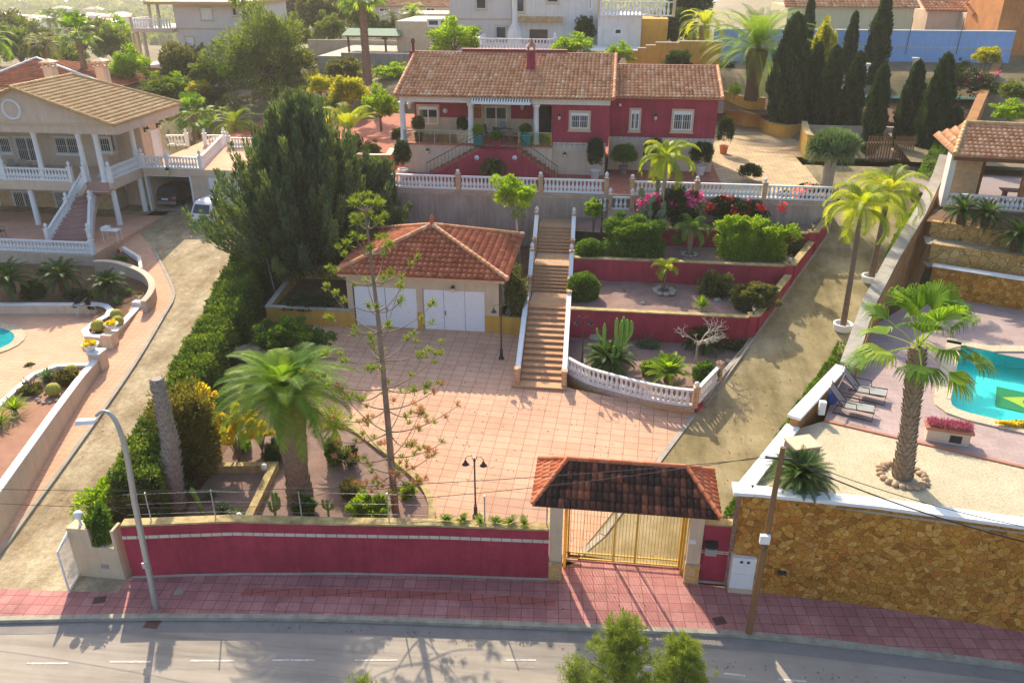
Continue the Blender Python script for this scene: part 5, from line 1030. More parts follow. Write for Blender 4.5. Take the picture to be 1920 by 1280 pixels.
for i in range(5):
    a, c = GY(pts[i][0], 110, yy2), GY(pts[i+1][0], 110, yy2); z = GY(pts[i+1][0], pts[i+1][1], yy2).z; MB().box(a.x, yy2, 7, c.x, yy2+.3, z).build('wall_step', 'ochre_wall', sw3); MB().box(a.x-.03, yy2-.05, z+.002, c.x+.03, yy2+.35, z+.1).build('coping', 'cream_wall', sw3)
# white columns in the cypress garden
for i, (px, p0, p1) in enumerate(((1616, 177, 119), (1510, 175, 118), (1706, 165, 108))):
    q = GY(px, p0, 73.); t = GY(px, p1, 73.).z; MB().lathe([(.25, 0), (.25, .12), (.18, .18), (.15, t-q.z-.3), (.2, t-q.z-.2), (.3, t-q.z-.12), (.3, t-q.z)], (q.x, 73, q.z), 12).build('stone_column', 'white_wall', None, ['slender free-standing white column left of the middle cypresses', 'white column head beside the largest cypress', 'white column top between the two tallest back cypresses'][i], 'column', 'garden columns among the cypresses')
q = P3(1655, 180, 9.4); m1 = MB(); m1.add([(q.x-3, q.y-2, 9.5), (q.x+8, q.y-2, 9.5), (q.x+8, q.y+4, 9.5), (q.x-3, q.y+4, 9.5)], [(0, 1, 2, 3)]); m1.build('garden_pool', 'pool_water', None, 'sliver of blue pool seen between the cypresses', 'pool')
# wooden gates under the cypresses
for i, (a, c) in enumerate(((1622, 1662), (1672, 1705))):
    q0, q1 = P3(a, 306, T), P3(c, 306, T); t = thing('wooden_gate', ['slatted wooden gate at the top of the drive, left one', 'slatted wooden gate at the top of the drive, right one'][i], 'gate', tuple(q0), 0, 'wooden gates at the drive top')
    b = MB()
    for k_ in range(9): x = lerp(q0.x, q1.x, k_/8); b.box(x-.05, q0.y, T+.1, x+.05, q0.y+.04, T+1.9)
    b.build('slats', 'wood_pole', t); MB().box(q0.x-.1, q0.y+.041, T+.4, q1.x+.1, q0.y+.08, T+.5).box(q0.x-.1, q0.y+.041, T+1.4, q1.x+.1, q0.y+.08, T+1.5).build('rails', 'stone_trim', t)
MB().box(15.2, 66.6, 6.5, 27, 66.9, T+1.3).build('garden_wall', 'beige_wall', None, 'shaded beige wall under the cypress row', 'wall')
# ============================================================ background buildings
def bld(name, label, cat, y, x0, x1, top, base, depth, mat, wins=(), roof=None, wmat='white_paint', glass='glass_dark', band=None):
    a, c = GY(x0, top, y), GY(x1, top, y); t = thing(name, label, cat, ((a.x+c.x)/2, y, base)); z = a.z
    MB().box(a.x, y, base, c.x, y+depth, z).build('wall', mat, t)
    for w_ in wins:
        p, q = GY(w_[0], w_[3], y), GY(w_[2], w_[1], y); window(t, (p.x, y-.002, p.z), q.x-p.x, q.z-p.z, sur=w_[4] if len(w_) > 4 else wmat, sw=.12, glass=w_[5] if len(w_) > 5 else glass, frame='white_metal', mull=0 if q.x-p.x < 1.2 else 1, sill=False)
    if band: zb_ = GY(x0, band, y).z; MB().box(a.x-.03, y-.04, zb_-.08, c.x+.03, y-.003, zb_+.08).build('string_course', 'stone_trim', t)
    if roof: m1 = MB(); L_ = math.hypot(depth/2+.4, roof); m1.roof((a.x-.4, y-.4, z), (1, 0, 0), (0, depth/2+.4, roof), [(0, 0), (c.x-a.x+.8, 0), (c.x-a.x+.8, L_), (0, L_)], .4, .55, .08, int(x0)); m1.build('roof', 'roof_terra', t)
    return t, a, c
t, a, c = bld('apartment_house', 'tall beige house with brown-framed windows behind the bungalow, left half of the pair', 'house', 88, 840, 959, -60, 9, 12, 'pale_wall', [(893, -8, 911, 17, 'stone_trim'), (882, 50, 899, 72, 'stone_trim'), (930, 50, 949, 72, 'stone_trim')], band=36)
t, a, c = bld('apartment_house', 'tall white house with dark garage door behind the bungalow, right half of the pair', 'house', 87, 960, 1128, -60, 9, 12, 'white_wall', [(966, -10, 983, 23, 'stone_trim'), (1026, -16, 1047, 5, 'stone_trim'), (1105, -8, 1109, 17)])
q0, q1 = GY(993, 78, 87), GY(1027, 56, 87); MB().box(q0.x, 86.9, q0.z-1, q1.x, 87.02, q1.z).build('garage_door', 'brown_door', t)
q0, q1 = GY(966, 41, 86), GY(1056, 34, 87); m1 = MB(); m1.roof((q0.x, 85.8, q0.z), (1, 0, 0), (0, 1.3, .45), [(0, 0), (q1.x-q0.x, 0), (q1.x-q0.x, 1.38), (0, 1.38)], .3, .4, .05, 4); m1.build('canopy', 'roof_tan', t)
t, a, c = bld('annex_block', 'white peeling annex with a pale balustraded roof terrace behind the bungalow', 'annex', 84.5, 1122, 1204, 30, 9, 8, 'white_wall', [(1153, 55, 1165, 64)])
q = GY(1124, 30, 84.4); balustrade('pale balustrade on the peeling white annex roof', [(a.x, 84.4, a.z), (c.x+3, 84.4, a.z)], posts=(0, 1), fin=None, pmat='cream_wall', group=None, h=1.3, bs=1.4, gap=.35)
MB().box(c.x+.05, 85.5, 9, c.x+2.6, 90, a.z-.3).build('gate_lodge', 'ochre_wall', None, 'narrow ochre outbuilding beside the peeling white annex', 'outbuilding')
zb2 = GY(960, 94, 79).z; b0, b1 = GY(893, 94, 79), GY(1040, 94, 79); m1 = MB(); m1.box(b0.x-.2, 79.2, 6, b1.x+8, 86.9, zb2); struct('upper_terrace', m1, 'white_wall')
balustrade('white balustrade of the upper terrace seen above the bungalow ridge', [(b0.x, 85, zb2), (b0.x, 79.1, zb2), (b1.x, 79.1, zb2)], posts=(1, 2), pmat='white_paint', fin=FINM, group=None, h=1.0, bs=1.4, gap=.3)
bq = GY(965, 75, 84); t = thing('barbecue', 'white masonry barbecue with tapering chimney on the upper terrace', 'barbecue', (bq.x, 84, zb2)); MB().box(bq.x-.7, 83.6, zb2, bq.x+.7, 84.4, zb2+.9).build('base', 'white_wall', t); MB().lathe([(.8, .9), (.75, 1.2), (.28, 2.0), (.26, 4.2)], (bq.x, 84, zb2), 4).build('chimney', 'white_wall', t)
bld('low_house', 'low cream building with an angled roofline and glazed strip left of the beige house', 'house', 96, 742, 841, 40, 8, 10, 'cream_wall', [(803, 38, 822, 48), (826, 38, 841, 48)])
bld('flat_house', 'far flat-roofed pale houses with red tile edging, top centre', 'house', 128, 700, 850, 12, 4, 10, 'pale_wall', [(712, 16, 730, 22), (760, 16, 775, 22), (800, 16, 815, 22)], 1.2)
bld('flat_house', 'far pale terrace house with a dark grey flat roof, top centre right', 'house', 112, 750, 860, 26, 6, 8, 'pink_beige', [(765, 30, 775, 36), (790, 30, 800, 36)])
t = thing('pergola', 'wooden garden pergola with a green sheet roof above the grey wall', 'pergola', tuple(GY(700, 98, 95))); yP = 95.; zp0 = GY(700, 98, yP).z; xs4 = [GY(p, 98, yP).x for p in (655, 681, 724, 746)]; zpt = GY(700, 70, yP).z
for i, x in enumerate(xs4): MB().cb((x, yP+(1.5 if i % 2 else 0), zp0), .2, .2, zpt-zp0).build('post', 'wood_dark', t)
MB().box(xs4[0]-.3, yP-.2, zpt, xs4[3]+.3, yP+3, zpt+.2).build('beam', 'wood_dark', t); MB().add([(xs4[0]-.6, yP-.6, zpt+.2), (xs4[3]+.5, yP-.6, zpt+.2), (xs4[3]+.1, yP+1.4, zpt+.85), (xs4[0]-.3, yP+1.4, zpt+.85), (xs4[0]-.6, yP+3.4, zpt+.2), (xs4[3]+.5, yP+3.4, zpt+.2)], [(0, 1, 2, 3), (3, 2, 5, 4), (1, 5, 2), (0, 3, 4)]).build('roof_sheet', 'pergola_green', t)
yg = 90.; MB().box(GY(640, 110, yg).x, yg, 6, GY(800, 110, yg).x, yg+.3, GY(700, 100, yg).z).build('boundary_wall', 'grey_render', None, 'long grey wall below the pergola', 'wall')
yg = 104.; MB().box(GY(578, 90, yg).x, yg, 6, GY(745, 90, yg).x, yg+.3, GY(640, 75, yg).z).build('boundary_wall', 'cream_wall', None, 'cream wall behind the pergola', 'wall')
m1 = MB(); m1.box(GY(600, 110, 91).x, 90.3, 5, GY(800, 110, 91).x, 104, zp0-.02); struct('pergola_terrace', m1, 'concrete')
t, a, c = bld('apartment_house', 'pale pinkish three-storey villa with a columned balcony at upper left', 'house', 92, 322, 458, 2, 2, 12, 'pale_wall', [(379, 16, 396, 37, 'stone_trim', 'bars_white'), (437, 14, 443, 30, 'stone_trim'), (351, 70, 362, 87, 'stone_trim', 'bars_white')], band=54)
m1 = MB(); b0 = GY(272, 3, 91); b1 = GY(460, 3, 91); m1.box(b0.x, 90.6, b0.z-.3, b1.x, 104, b0.z); m1.build('roof_slab', 'roof_tan', t)
z5 = GY(300, 55, 91).z; b0 = GY(245, 50, 91); MB().box(b0.x, 91, z5-.35, a.x, 100, z5).build('balcony_slab', 'stone_trim', t)
for px in (281, 297): x = GY(px, 30, 91.3).x; MB().lathe([(.2, 0), (.17, .1), (.16, GY(281, 6, 91.3).z-z5)], (x, 91.4, z5), 10).build('column', 'cream_wall', t)
for px in (251, 259, 271): x = GY(px, 80, 91.3).x; MB().lathe([(.25, 0), (.2, 3.4)], (x, 91.4, z5-3.8), 10).build('column', 'cream_wall', t)
MB().box(b0.x, 91.2, z5-6, a.x, 96, z5-3.9).build('lower_floor', 'pale_wall', t)
balustrade('pale balustrade of the upper left villa balcony', [(b0.x+.1, 96, z5), (b0.x+.1, 91.1, z5), (a.x-.05, 91.1, z5)], posts=(1,), fin=None, pmat='cream_wall', group=None, h=1.1, bs=1.5, gap=.34)
t, a, c = bld('low_house', 'long pale yellow building with a clay tile roof above the blue wall', 'house', 93, 1478, 1716, 13, 9, 10, 'olive_cream', [], 2.2)
bld('tiled_house', 'beige house with a tiled lean-to roof at the top right corner', 'house', 99, 1738, 1900, -8, 9, 10, 'pink_beige', [(1846, 38, 1874, 48)])
t, a, c = bld('tiled_house', 'beige house porch with scalloped tile edge above the right end of the blue wall', 'house', 92, 1828, 1905, 27, 9, 5, 'pink_beige', [(1848, 40, 1873, 48)], 1.0)
t, a, c = bld('low_house', 'low pinkish house with sloping roofs left of the tiled porch', 'house', 96, 1741, 1830, 20, 9, 9, 'pink_beige', [], 1.8)
bld('tiled_house', 'terracotta painted corner house at the top right edge', 'house', 86, 1893, 1990, -40, 9, 8, 'orange_wall', [])
# neighbouring tiled roof behind the cream house
t = thing('tiled_house', 'neighbouring house roof of red clay tiles with white ridge lines behind the cream house', 'house', (-62, 80, 3)); yA = 76.; zEv = GY(60, 163, yA).z
ap = GY(57, 112, 82); e0_, e1_2 = Vector((GY(-60, 160, yA).x, yA, zEv)), Vector((GY(216, 160, yA).x, yA, zEv)); r0_, r1_ = Vector((ap.x, 83, ap.z)), Vector((ap.x, 83, ap.z))
m1 = MB(); hip(m1, e0_, e1_2, r1_, r1_, .34, .45, 61, .06); m1.build('front_slope', 'roof_red', t); e2_, e3_ = e1_2+Vector((0, 14, 0)), e0_+Vector((0, 14, 0)); m1 = MB(); hip(m1, e1_2, e2_, r1_, r1_, .34, .45, 62, .06); m1.build('side_slope', 'roof_red', t)
m1 = MB(); u_ = Vector((0, 0, .08)); m1.tube([e0_+u_, r1_+u_], .13, 6); m1.tube([e1_2+u_, r1_+u_], .13, 6); m1.build('hip_caps', 'white_paint', t); MB().box(e0_.x+.5, yA+.5, 2, e1_2.x-.5, yA+13, zEv).build('wall', 'pink_beige', t)
# far town
rnd = random.Random(8)
FW_ = [MB().box(-.5, -.5, -.6, .5, .5, 1).mesh('far_white')]
k_ = 0
for (px, py) in [(20, 62), (38, 58), (60, 55), (82, 52), (100, 50), (128, 56), (150, 54), (172, 50), (190, 48), (208, 52), (222, 58), (30, 70), (70, 68), (205, 62), (230, 44), (470, 20), (490, 16), (505, 24), (525, 18), (545, 26), (560, 14), (580, 22), (600, 30), (620, 18), (640, 12), (466, 34), (486, 38), (515, 36), (722, 6), (745, 4), (770, 6), (800, 3), (830, 5), (10, 45), (120, 38), (180, 36)]:
    p = G(px, py, terr); w_, d_, h_ = rnd.uniform(9, 17), rnd.uniform(8, 12), rnd.uniform(6, 9); t = thing('far_house', ['small distant white house with reddish roof in the hazy town', ''][0], 'house', (p.x, p.y, p.z), rnd.uniform(-.4, .4), 'distant houses of the hazy town')
    inst('wall', FW_[0], t, (0, 0, 0), 0, (w_, d_, h_))
    r = MB(); r.add([(-w_*.54, -d_*.54, h_), (w_*.54, -d_*.54, h_), (w_*.54, d_*.54, h_), (-w_*.54, d_*.54, h_), (-w_*.2, 0, h_+1.8), (w_*.2, 0, h_+1.8)], [(0, 1, 5, 4), (1, 2, 5), (2, 3, 4, 5), (3, 0, 4)]); inst('roof', r.mesh('far_roof'), t)
# ============================================================ foliage
leafm('conifer', (.04, .075, .045), (.075, .125, .07), (.20, .23, .08), .26)
leafm('cypress', (.018, .04, .018), (.036, .07, .028), (.065, .115, .04), .16)
leafm('leaf_green', (.038, .085, .012), (.08, .155, .02), (.16, .25, .035), .32)
leafm('leaf_hedge', (.04, .08, .014), (.09, .15, .024), (.22, .27, .04), .3)
leafm('leaf_back', (.05, .075, .02), (.11, .15, .035), (.20, .24, .06), .32)
leafm('leaf_gold', (.14, .15, .015), (.27, .27, .025), (.42, .38, .05), .4)
leafm('leaf_deep', (.018, .038, .014), (.035, .065, .022), (.065, .105, .03), .22)
leafm('leaf_bright', (.08, .14, .012), (.17, .27, .02), (.30, .40, .04), .42)
leafm('leaf_olive', (.06, .07, .03), (.11, .12, .045), (.20, .19, .08), .3)
leafm('leaf_yellow', (.32, .25, .02), (.50, .40, .025), (.66, .56, .06), .4)
leafm('leaf_rust', (.07, .07, .015), (.13, .12, .03), (.24, .21, .045), .3)
leafm('palm_green', (.05, .11, .015), (.12, .22, .025), (.26, .35, .04), .36)
leafm('palm_deep', (.035, .08, .015), (.085, .165, .025), (.22, .30, .04), .34)
leafm('palm_yellow', (.13, .18, .012), (.25, .31, .018), (.48, .46, .035), .38)
leafm('cycad', (.022, .05, .012), (.045, .09, .018), (.09, .15, .025), .2)
leafm('agave', (.08, .14, .07), (.14, .21, .11), (.21, .29, .15), .15)
leafm('agave_stripe', (.16, .20, .05), (.36, .34, .10), (.5, .46, .2), .25)
leafm('needle', (.10, .14, .03), (.17, .22, .045), (.27, .31, .08), .3)
leafm('dry_brown', (.22, .11, .06), (.33, .19, .10), (.42, .27, .15), .3, (1, .8, .6))
leafm('bloom_pink', (.35, .03, .15), (.5, .06, .24), (.62, .16, .36), .3, (1, .5, .8)); leafm('bloom_wine', (.25, .06, .10), (.38, .10, .16), (.50, .22, .26), .2, (1, .6, .7)); leafm('bloom_red', (.45, .03, .03), (.62, .06, .07), (.7, .2, .2), .4, (1, .5, .5)); leafm('bloom_salmon', (.6, .2, .15), (.75, .35, .25), (.8, .5, .4), .4, (1, .7, .6))
plaster('bark', (.20, .14, .10), .35, 3, fine=20, bs=.6); plaster('bark_pale', (.40, .35, .29), .25, 3, fine=20, bs=.5); plaster('palm_bark', (.32, .23, .15), .35, 5, fine=18, bs=.8); plaster('bark_mid', (.28, .20, .14), .35, 3, fine=20, bs=.5); plaster('palm_grey', (.36, .31, .26), .4, 6, fine=18, bs=.8); plaster('palm_bark_dark', (.14, .09, .055), .4, 5, fine=18, bs=.8); plaster('cactus_skin', (.17, .33, .05), .2, 4, fine=18); plaster('cactus_blue', (.16, .22, .12), .2, 4, fine=18); plaster('barrel_gold', (.36, .32, .05), .2, 6, fine=30); plaster('rock', (.42, .37, .31), .25, 3, fine=12, bs=.5); plaster('rock_tan', (.46, .32, .2), .25, 3, fine=12, bs=.5)
class FM:
    def __init__(s, seed=0): s.V, s.F, s.T, s.n, s.r = [], [], [], 0, np.random.default_rng(seed)
    def quads(s, q, tv):    # q (n,4,3)
        n = len(q); s.V.append(q.reshape(-1, 3)); s.F.append(np.arange(n*4).reshape(n, 4)+s.n); s.T.append(np.broadcast_to(tv, (n,)).astype(float)); s.n += 4*n
    def leaves(s, c, d, L, W, tv):   # diamond leaves, centre c, direction d (n,3)
        n = len(c); d = d/np.maximum(1e-6, np.linalg.norm(d, axis=1, keepdims=True)); u = s.r.normal(size=(n, 3)); sd = np.cross(d, u); sd /= np.maximum(1e-6, np.linalg.norm(sd, axis=1, keepdims=True))
        L = np.broadcast_to(L, (n,))[:, None]*s.r.uniform(.65, 1.25, (n, 1)); W = np.broadcast_to(W, (n,))[:, None]*.5
        s.quads(np.stack([c-d*L*.5, c+sd*W, c+d*L*.5, c-sd*W], 1), tv)
    def strips(s, P, Wd, S, tv):     # P (n,k,3), Wd (n,k), S (n,3) or (n,k,3)
        n, k, _ = P.shape
        if S.ndim == 2: S = S[:, None, :]
        a, b = P+S*Wd[..., None], P-S*Wd[..., None]
        for i in range(k-1): s.quads(np.stack([a[:, i], b[:, i], b[:, i+1], a[:, i+1]], 1), tv)
    def mesh(s, mat):
        V = np.concatenate(s.V).astype(np.float32); F = np.concatenate(s.F).astype(np.int32); T_ = np.concatenate(s.T).astype(np.float32); me = bpy.data.meshes.new('mesh')
        me.vertices.add(len(V)); me.vertices.foreach_set('co', V.ravel()); me.loops.add(F.size); me.loops.foreach_set('vertex_index', F.ravel()); me.polygons.add(len(F)); me.polygons.foreach_set('loop_start', np.arange(0, F.size, 4, dtype=np.int32))
        me.materials.append(M[mat]); at = me.attributes.new('tv', 'FLOAT', 'FACE'); at.data.foreach_set('value', np.clip(T_, 0, 1)); me.update(calc_edges=True); me.validate(); return me
def unit(a): return a/np.maximum(1e-9, np.linalg.norm(a, axis=-1, keepdims=True))
def blob(f, c, rad, n, L=.2, W=.1, clumps=40, cs=.28, flat=.0, up=.3, gap=.0, lump=.55):
    """foliage in leaf clumps spread over an ellipsoid shell and inside"""
    r = f.r; c = np.array(c); rad = np.array(rad); d = unit(r.normal(size=(clumps, 3))); d[:, 2] = np.where(d[:, 2] < -.5, -d[:, 2], d[:, 2])
    rr = r.uniform(.45, 1, clumps)**.5*(1+r.normal(size=clumps)*lump*.4); cc = c+d*rr[:, None]*rad*(1-cs*.6); ct = r.uniform(.15, .85, clumps)
    i = r.integers(0, clumps, n); off = unit(r.normal(size=(n, 3)))*(r.uniform(0.2, 1, n)**.5)[:, None]*rad*cs*r.uniform(.7, 1.3, clumps)[i][:, None]
    p = cc[i]+off; dr = unit((p-c)/rad+off/(rad*cs)*.6+r.normal(size=(n, 3))*.6+np.array([0, 0, up])); f.leaves(p, dr, L, W, ct[i]*.6+.2+r.normal(size=n)*.16)
def bush(seed, rad, n, L=.18, W=.1, mat='leaf_green', clumps=40, cs=.3, up=.3, base=.0):
    f = FM(seed); blob(f, (0, 0, rad[2]*.85+base), rad, n, L, W, clumps, cs, up=up); k = int(n*.25); r = f.r; a = r.uniform(0, 6.28, k); q = np.sqrt(r.uniform(0, 1, k)); p = np.stack([np.cos(a)*q*rad[0]*.85, np.sin(a)*q*rad[1]*.85, r.uniform(0, .8, k)*rad[2]+base], 1)
    f.leaves(p, unit(r.normal(size=(k, 3))+[0, 0, .4]), L, W, r.uniform(.1, .8, k)); return f.mesh(mat)
def stems(seed, n, h, spread, r=.03, mat='bark'):
    rnd = random.Random(seed); b = MB()
    for i in range(n):
        a = rnd.uniform(0, 6.28); s = rnd.uniform(.3, 1)*spread; b.tube([(0, 0, 0), (math.cos(a)*s*.4, math.sin(a)*s*.4, h*.5), (math.cos(a)*s, math.sin(a)*s, h)], [r, r*.75, r*.35], 5)
    return b.mesh(mat)
def tree_mesh(seed, H, th, rad, n, L=.22, W=.12, mat='leaf_green', bark='bark', tr=.12, clumps=60, cs=.26, lean=(0, 0)):
    rnd = random.Random(seed); b = MB(); top = Vector((lean[0], lean[1], th)); b.tube([(0, 0, 0), (lean[0]*.4, lean[1]*.4, th*.5), top], [tr*1.3, tr, tr*.8], 8); cz = H-rad[2]
    for i in range(9):
        a = i*2.4+rnd.uniform(-.3, .3); e = Vector((top.x+math.cos(a)*rad[0]*rnd.uniform(.4, .75), top.y+math.sin(a)*rad[1]*rnd.uniform(.4, .75), cz+rnd.uniform(-.4, .6)*rad[2])); m_ = top.lerp(e, .5)+Vector((0, 0, .15*rad[2])); b.tube([top-Vector((0, 0, tr)), m_, e], [tr*.6, tr*.35, tr*.12], 6)
    f = FM(seed); blob(f, (top.x, top.y, cz), rad, n, L, W, clumps, cs); return b.mesh(bark), f.mesh(mat)
def frond_set(f, seed, n, L, e0, e1, droop, ll, lw, m=26, pet=.12, twist=.0, vee=.35, hang=.25, aseg=None, tvb=.5):
    """feather fronds: n fronds, length L, start elevation from e0 (inner) to e1 (outer)"""
    r = f.r
    for i in range(n):
        t = (i+.5)/n; az = i*2.39996+r.uniform(-.2, .2) if aseg is None else aseg[i % len(aseg)]+r.uniform(-.15, .15); el = math.radians(e0+(e1-e0)*t+r.uniform(-6, 6)); Li = L*r.uniform(.85, 1.1)*(.75+.25*min(1, t*3)); K = m; ds = Li/K
        h = np.array([math.cos(az), math.sin(az), 0]); p = np.zeros(3); P = [p]; e = el; D = []
        for k in range(K):
            d = h*math.cos(e)+np.array([0, 0, math.sin(e)]); D.append(d); p = p+d*ds; P.append(p); e -= math.radians(droop)/K*(.4+1.6*k/K)*(1+.3*math.cos(el))
        P = np.array(P); D = np.array(D+[D[-1]]); sd = np.array([-h[1], h[0], 0.]); tv = tvb+r.normal()*.2
        f.strips(P[None], (np.linspace(.045, .012, K+1)*L/3)[None], np.array([sd]), tv+.2)
        ks = np.arange(int(K*pet), K+1); x = (ks-ks[0])/max(1, len(ks)-1); prof = np.sin(np.clip(x*.9+.12, 0, 1)*np.pi)**.55
        for s in (1, -1):
            N = np.cross(sd, D[ks]); dd = unit(sd*s*1.0+D[ks]*(.55+.5*x[:, None])+N*vee*-1.*np.sign(N[:, 2:3]+1e-6)*-1); a = P[ks]; l = (ll*prof)[:, None]*r.uniform(.85, 1.1, (len(ks), 1))
            b = a+dd*l*.55; c = b+unit(dd+np.array([0, 0, -1.])*hang*2.2)*l*.5; ws = np.stack([np.full(len(ks), lw), np.full(len(ks), lw*.9), np.full(len(ks), lw*.1)], 1)
            f.strips(np.stack([a, b, c], 1), ws, unit(D[ks]+0.*a), tv+r.normal(size=len(ks))*.1)
def scaly_trunk(pts, rad, ring=.16, k=11, depth=.07, mat='palm_bark', seed=1, up=1., cardmat=None):
    b = MB(); pts = [Vector(p) for p in pts]; b.tube(pts, rad, 12); rnd = random.Random(seed); L = [0]
    for i in range(len(pts)-1): L.append(L[-1]+(pts[i+1]-pts[i]).length)
    n = int(L[-1]/ring); i = 0
    for j in range(n):
        s = (j+.3)*ring
        while i < len(pts)-2 and L[i+1] < s: i += 1
        t = (s-L[i])/(L[i+1]-L[i]); p = pts[i].lerp(pts[i+1], t); d = (pts[i+1]-pts[i]).normalized(); rr = lerp(rad[i], rad[i+1], t)*.97; a0 = Vector((1, 0, 0)); a0 = (a0-d*a0.dot(d)).normalized(); b0 = d.cross(a0)
        for q in range(k):
            an = 2*math.pi*(q+.5*(j % 2)+rnd.uniform(-.1, .1))/k; o = a0*math.cos(an)+b0*math.sin(an); tdir = d.cross(o); w_ = math.pi*rr/k*1.0; c = p+o*rr; tip = c+o*depth*rnd.uniform(.7, 1.3)+d*ring*.95*up
            b.add([c-tdir*w_, c-d*ring*.5, c+tdir*w_, tip, c+d*ring*.5-o*.02], [(0, 1, 3), (1, 2, 3), (0, 3, 4), (3, 2, 4)])
    return b.mesh(mat)
def place(name, label, cat, parts, loc, rz=0, sc=1, group=None):
    t = thing(name, label, cat, loc, 0, group)
    for pn, me in parts: inst(pn, me, t, (0, 0, 0), rz, sc)
    return t
def zbed(x, y): return zyard(x, y)+.22
RZ = random.Random(5)
# ---- beds of the front garden (left of the courtyard)
cpx = [(806, 1000), (810, 960), (803, 930), (785, 903), (748, 870), (702, 835), (655, 800), (600, 768), (545, 752), (470, 745)]
CPp = [G(a, b_, zbed) for a, b_ in cpx]; CS = smooth(CPp, 4)
m1 = MB(); m1.sm = True; between(m1, [(p.x, p.y) for p in CS], [(-15.9, 22.6), (-15.9, 24), (-15.9, 33.5)], lambda x, y: zbed(x, y)+.03*math.sin(2*x)*math.sin(1.7*y), 40, 14); struct('front_bed', m1, 'pink_gravel')
m1 = MB(); m1.add([(-15.6, 22.1, 1.2), (-5, 22.1, .9), (-3.2, 22.4, .8), (-3.6, 23.2, .55), (-15.6, 23.2, .6)], [(0, 1, 2, 3, 4)])
MB().wall(CS[:-4], .26, lambda x, y: zyard(x, y)-.1, lambda x, y: zyard(x, y)+.34).build('bed_kerb', 'yellow_cap', None, 'pale yellow kerb curving round the palm bed beside the courtyard', 'kerb')
lwp = [P3(372, 872, 1.2), P3(513, 870, 1.2), P3(462, 976, 1.2)]; lwp = [G(372, 872, lambda x, y: zbed(x, y)+.3), G(513, 870, lambda x, y: zbed(x, y)+.3), G(458, 985, lambda x, y: zbed(x, y)+.3)]
lwt = thing('garden_wall', 'low pale yellow L-shaped wall between the dead palm trunk and the big date palm', 'wall', tuple(lwp[1])); MB().wall(lwp, .3, lambda x, y: zyard(x, y)-.1, lambda x, y: zbed(x, y)+.34).build('wall_body', 'yellow_cap', lwt)
m1 = MB(); between(m1, [(-17.6, 21.9), (-17.9, 60)], [(-15.5, 21.9), (-15.5, 60)], lambda x, y: max(zleft(x, y), zyard(x, y) if y < 40 else 2.3)*1.0-.02, 20, 2)
struct('hedge_soil', m1, 'soil')
m1 = MB(); between(m1, [(p.x, p.y) for p in HLp], [(-15.6, 21.9), (-15.6, 60)], lambda x, y: (zleft(x, y) if x < -17 else max(zleft(x, y), min(2.4, zyard(x, y))))-.03, 40, 6); struct('verge', m1, 'soil')
def zb_any(px, py, z=None): return G(px, py, z or zbed)
# ---- big conifer
cb0 = G(575, 512, 3.0); ytree = 45.2; cx_ = GY(573, 400, ytree).x; zt_c = GY(535, 168, ytree).z; Hc = zt_c-3.0
def conifer(seed, H, R0, arms=230):
    f = FM(seed); r = f.r; b = MB(); b.tube([(0, 0, 0), (.1, 0, H*.5), (0, 0, H*.93)], [.35, .22, .04], 8)
    for i in range(arms):
        t = (i+.5)/arms; t = t**.85; az = i*2.39996+r.uniform(-.3, .3); env = R0*(1-t)**.72*(.6+.6*r.random()); z0 = H*(.02+.72*t); ztip = min(H*1.0, z0+(.9+2.2*r.random())+H*.06*(1-t)); h = np.array([math.cos(az), math.sin(az), 0]); K = 8; s = np.linspace(0, 1, K+1)
        P = h*(env*(1-(1-s)**1.6))[:, None]; P[:, 2] = z0+(ztip-z0)*s**2.0-.25*np.sin(s*np.pi)*env*.15; P[:, :2] += r.normal(size=2)*.12*s[:, None]
        if i % 3 == 0: b.tube([tuple(q) for q in P], [.06*(1-x)+.012 for x in s], 5)
        n = int(230+120*r.random()); k = r.uniform(.35, 1, n); idx = np.minimum((k*K).astype(int), K-1); fr = (k*K-idx)[:, None]; c = P[idx]*(1-fr)+P[idx+1]*fr; ax = unit(P[idx+1]-P[idx]); u = unit(r.normal(size=(n, 3))); rad = (.06+.27*np.sin(np.clip((k-.25)/.75, 0, 1)*np.pi*.93)**.7)*r.uniform(.5, 1, n); o = unit(u-ax*(u*ax).sum(1)[:, None]); c = c+o*rad[:, None]; tvv = r.uniform(.2, .75)
        f.leaves(c, ax*1.3+o*.6+np.array([0, 0, .3]), .34, .085, tvv+r.normal(size=n)*.14)
    n = 26*arms; t = r.random(n)**1.2; a = r.uniform(0, 6.283, n); q = np.sqrt(r.random(n))*R0*(1-t)**.6*.72; f.leaves(np.stack([np.cos(a)*q, np.sin(a)*q, H*(.03+.85*t)], 1), unit(r.normal(size=(n, 3))*.6+[0, 0, 1]), .4, .1, .3+r.normal(size=n)*.12)  # inner fill leaves coloured darker, crown shade put into their tone
    return b.mesh('bark'), f.mesh('conifer')
tb_, fb_ = conifer(3, Hc, 6.1, 400); place('conifer', 'huge bushy dark conifer with upswept arms between the two houses', 'conifer', [('trunk', tb_), ('crown', fb_)], (cx_, ytree, 3.0))
tb_, fb_ = conifer(9, 5.2, 1.6, 90); q = GY(700, 330, 47.2); place('conifer', 'smaller dark conifer at the right flank of the huge one', 'conifer', [('trunk', tb_), ('crown', fb_)], (q.x, 47.4, 4.0))
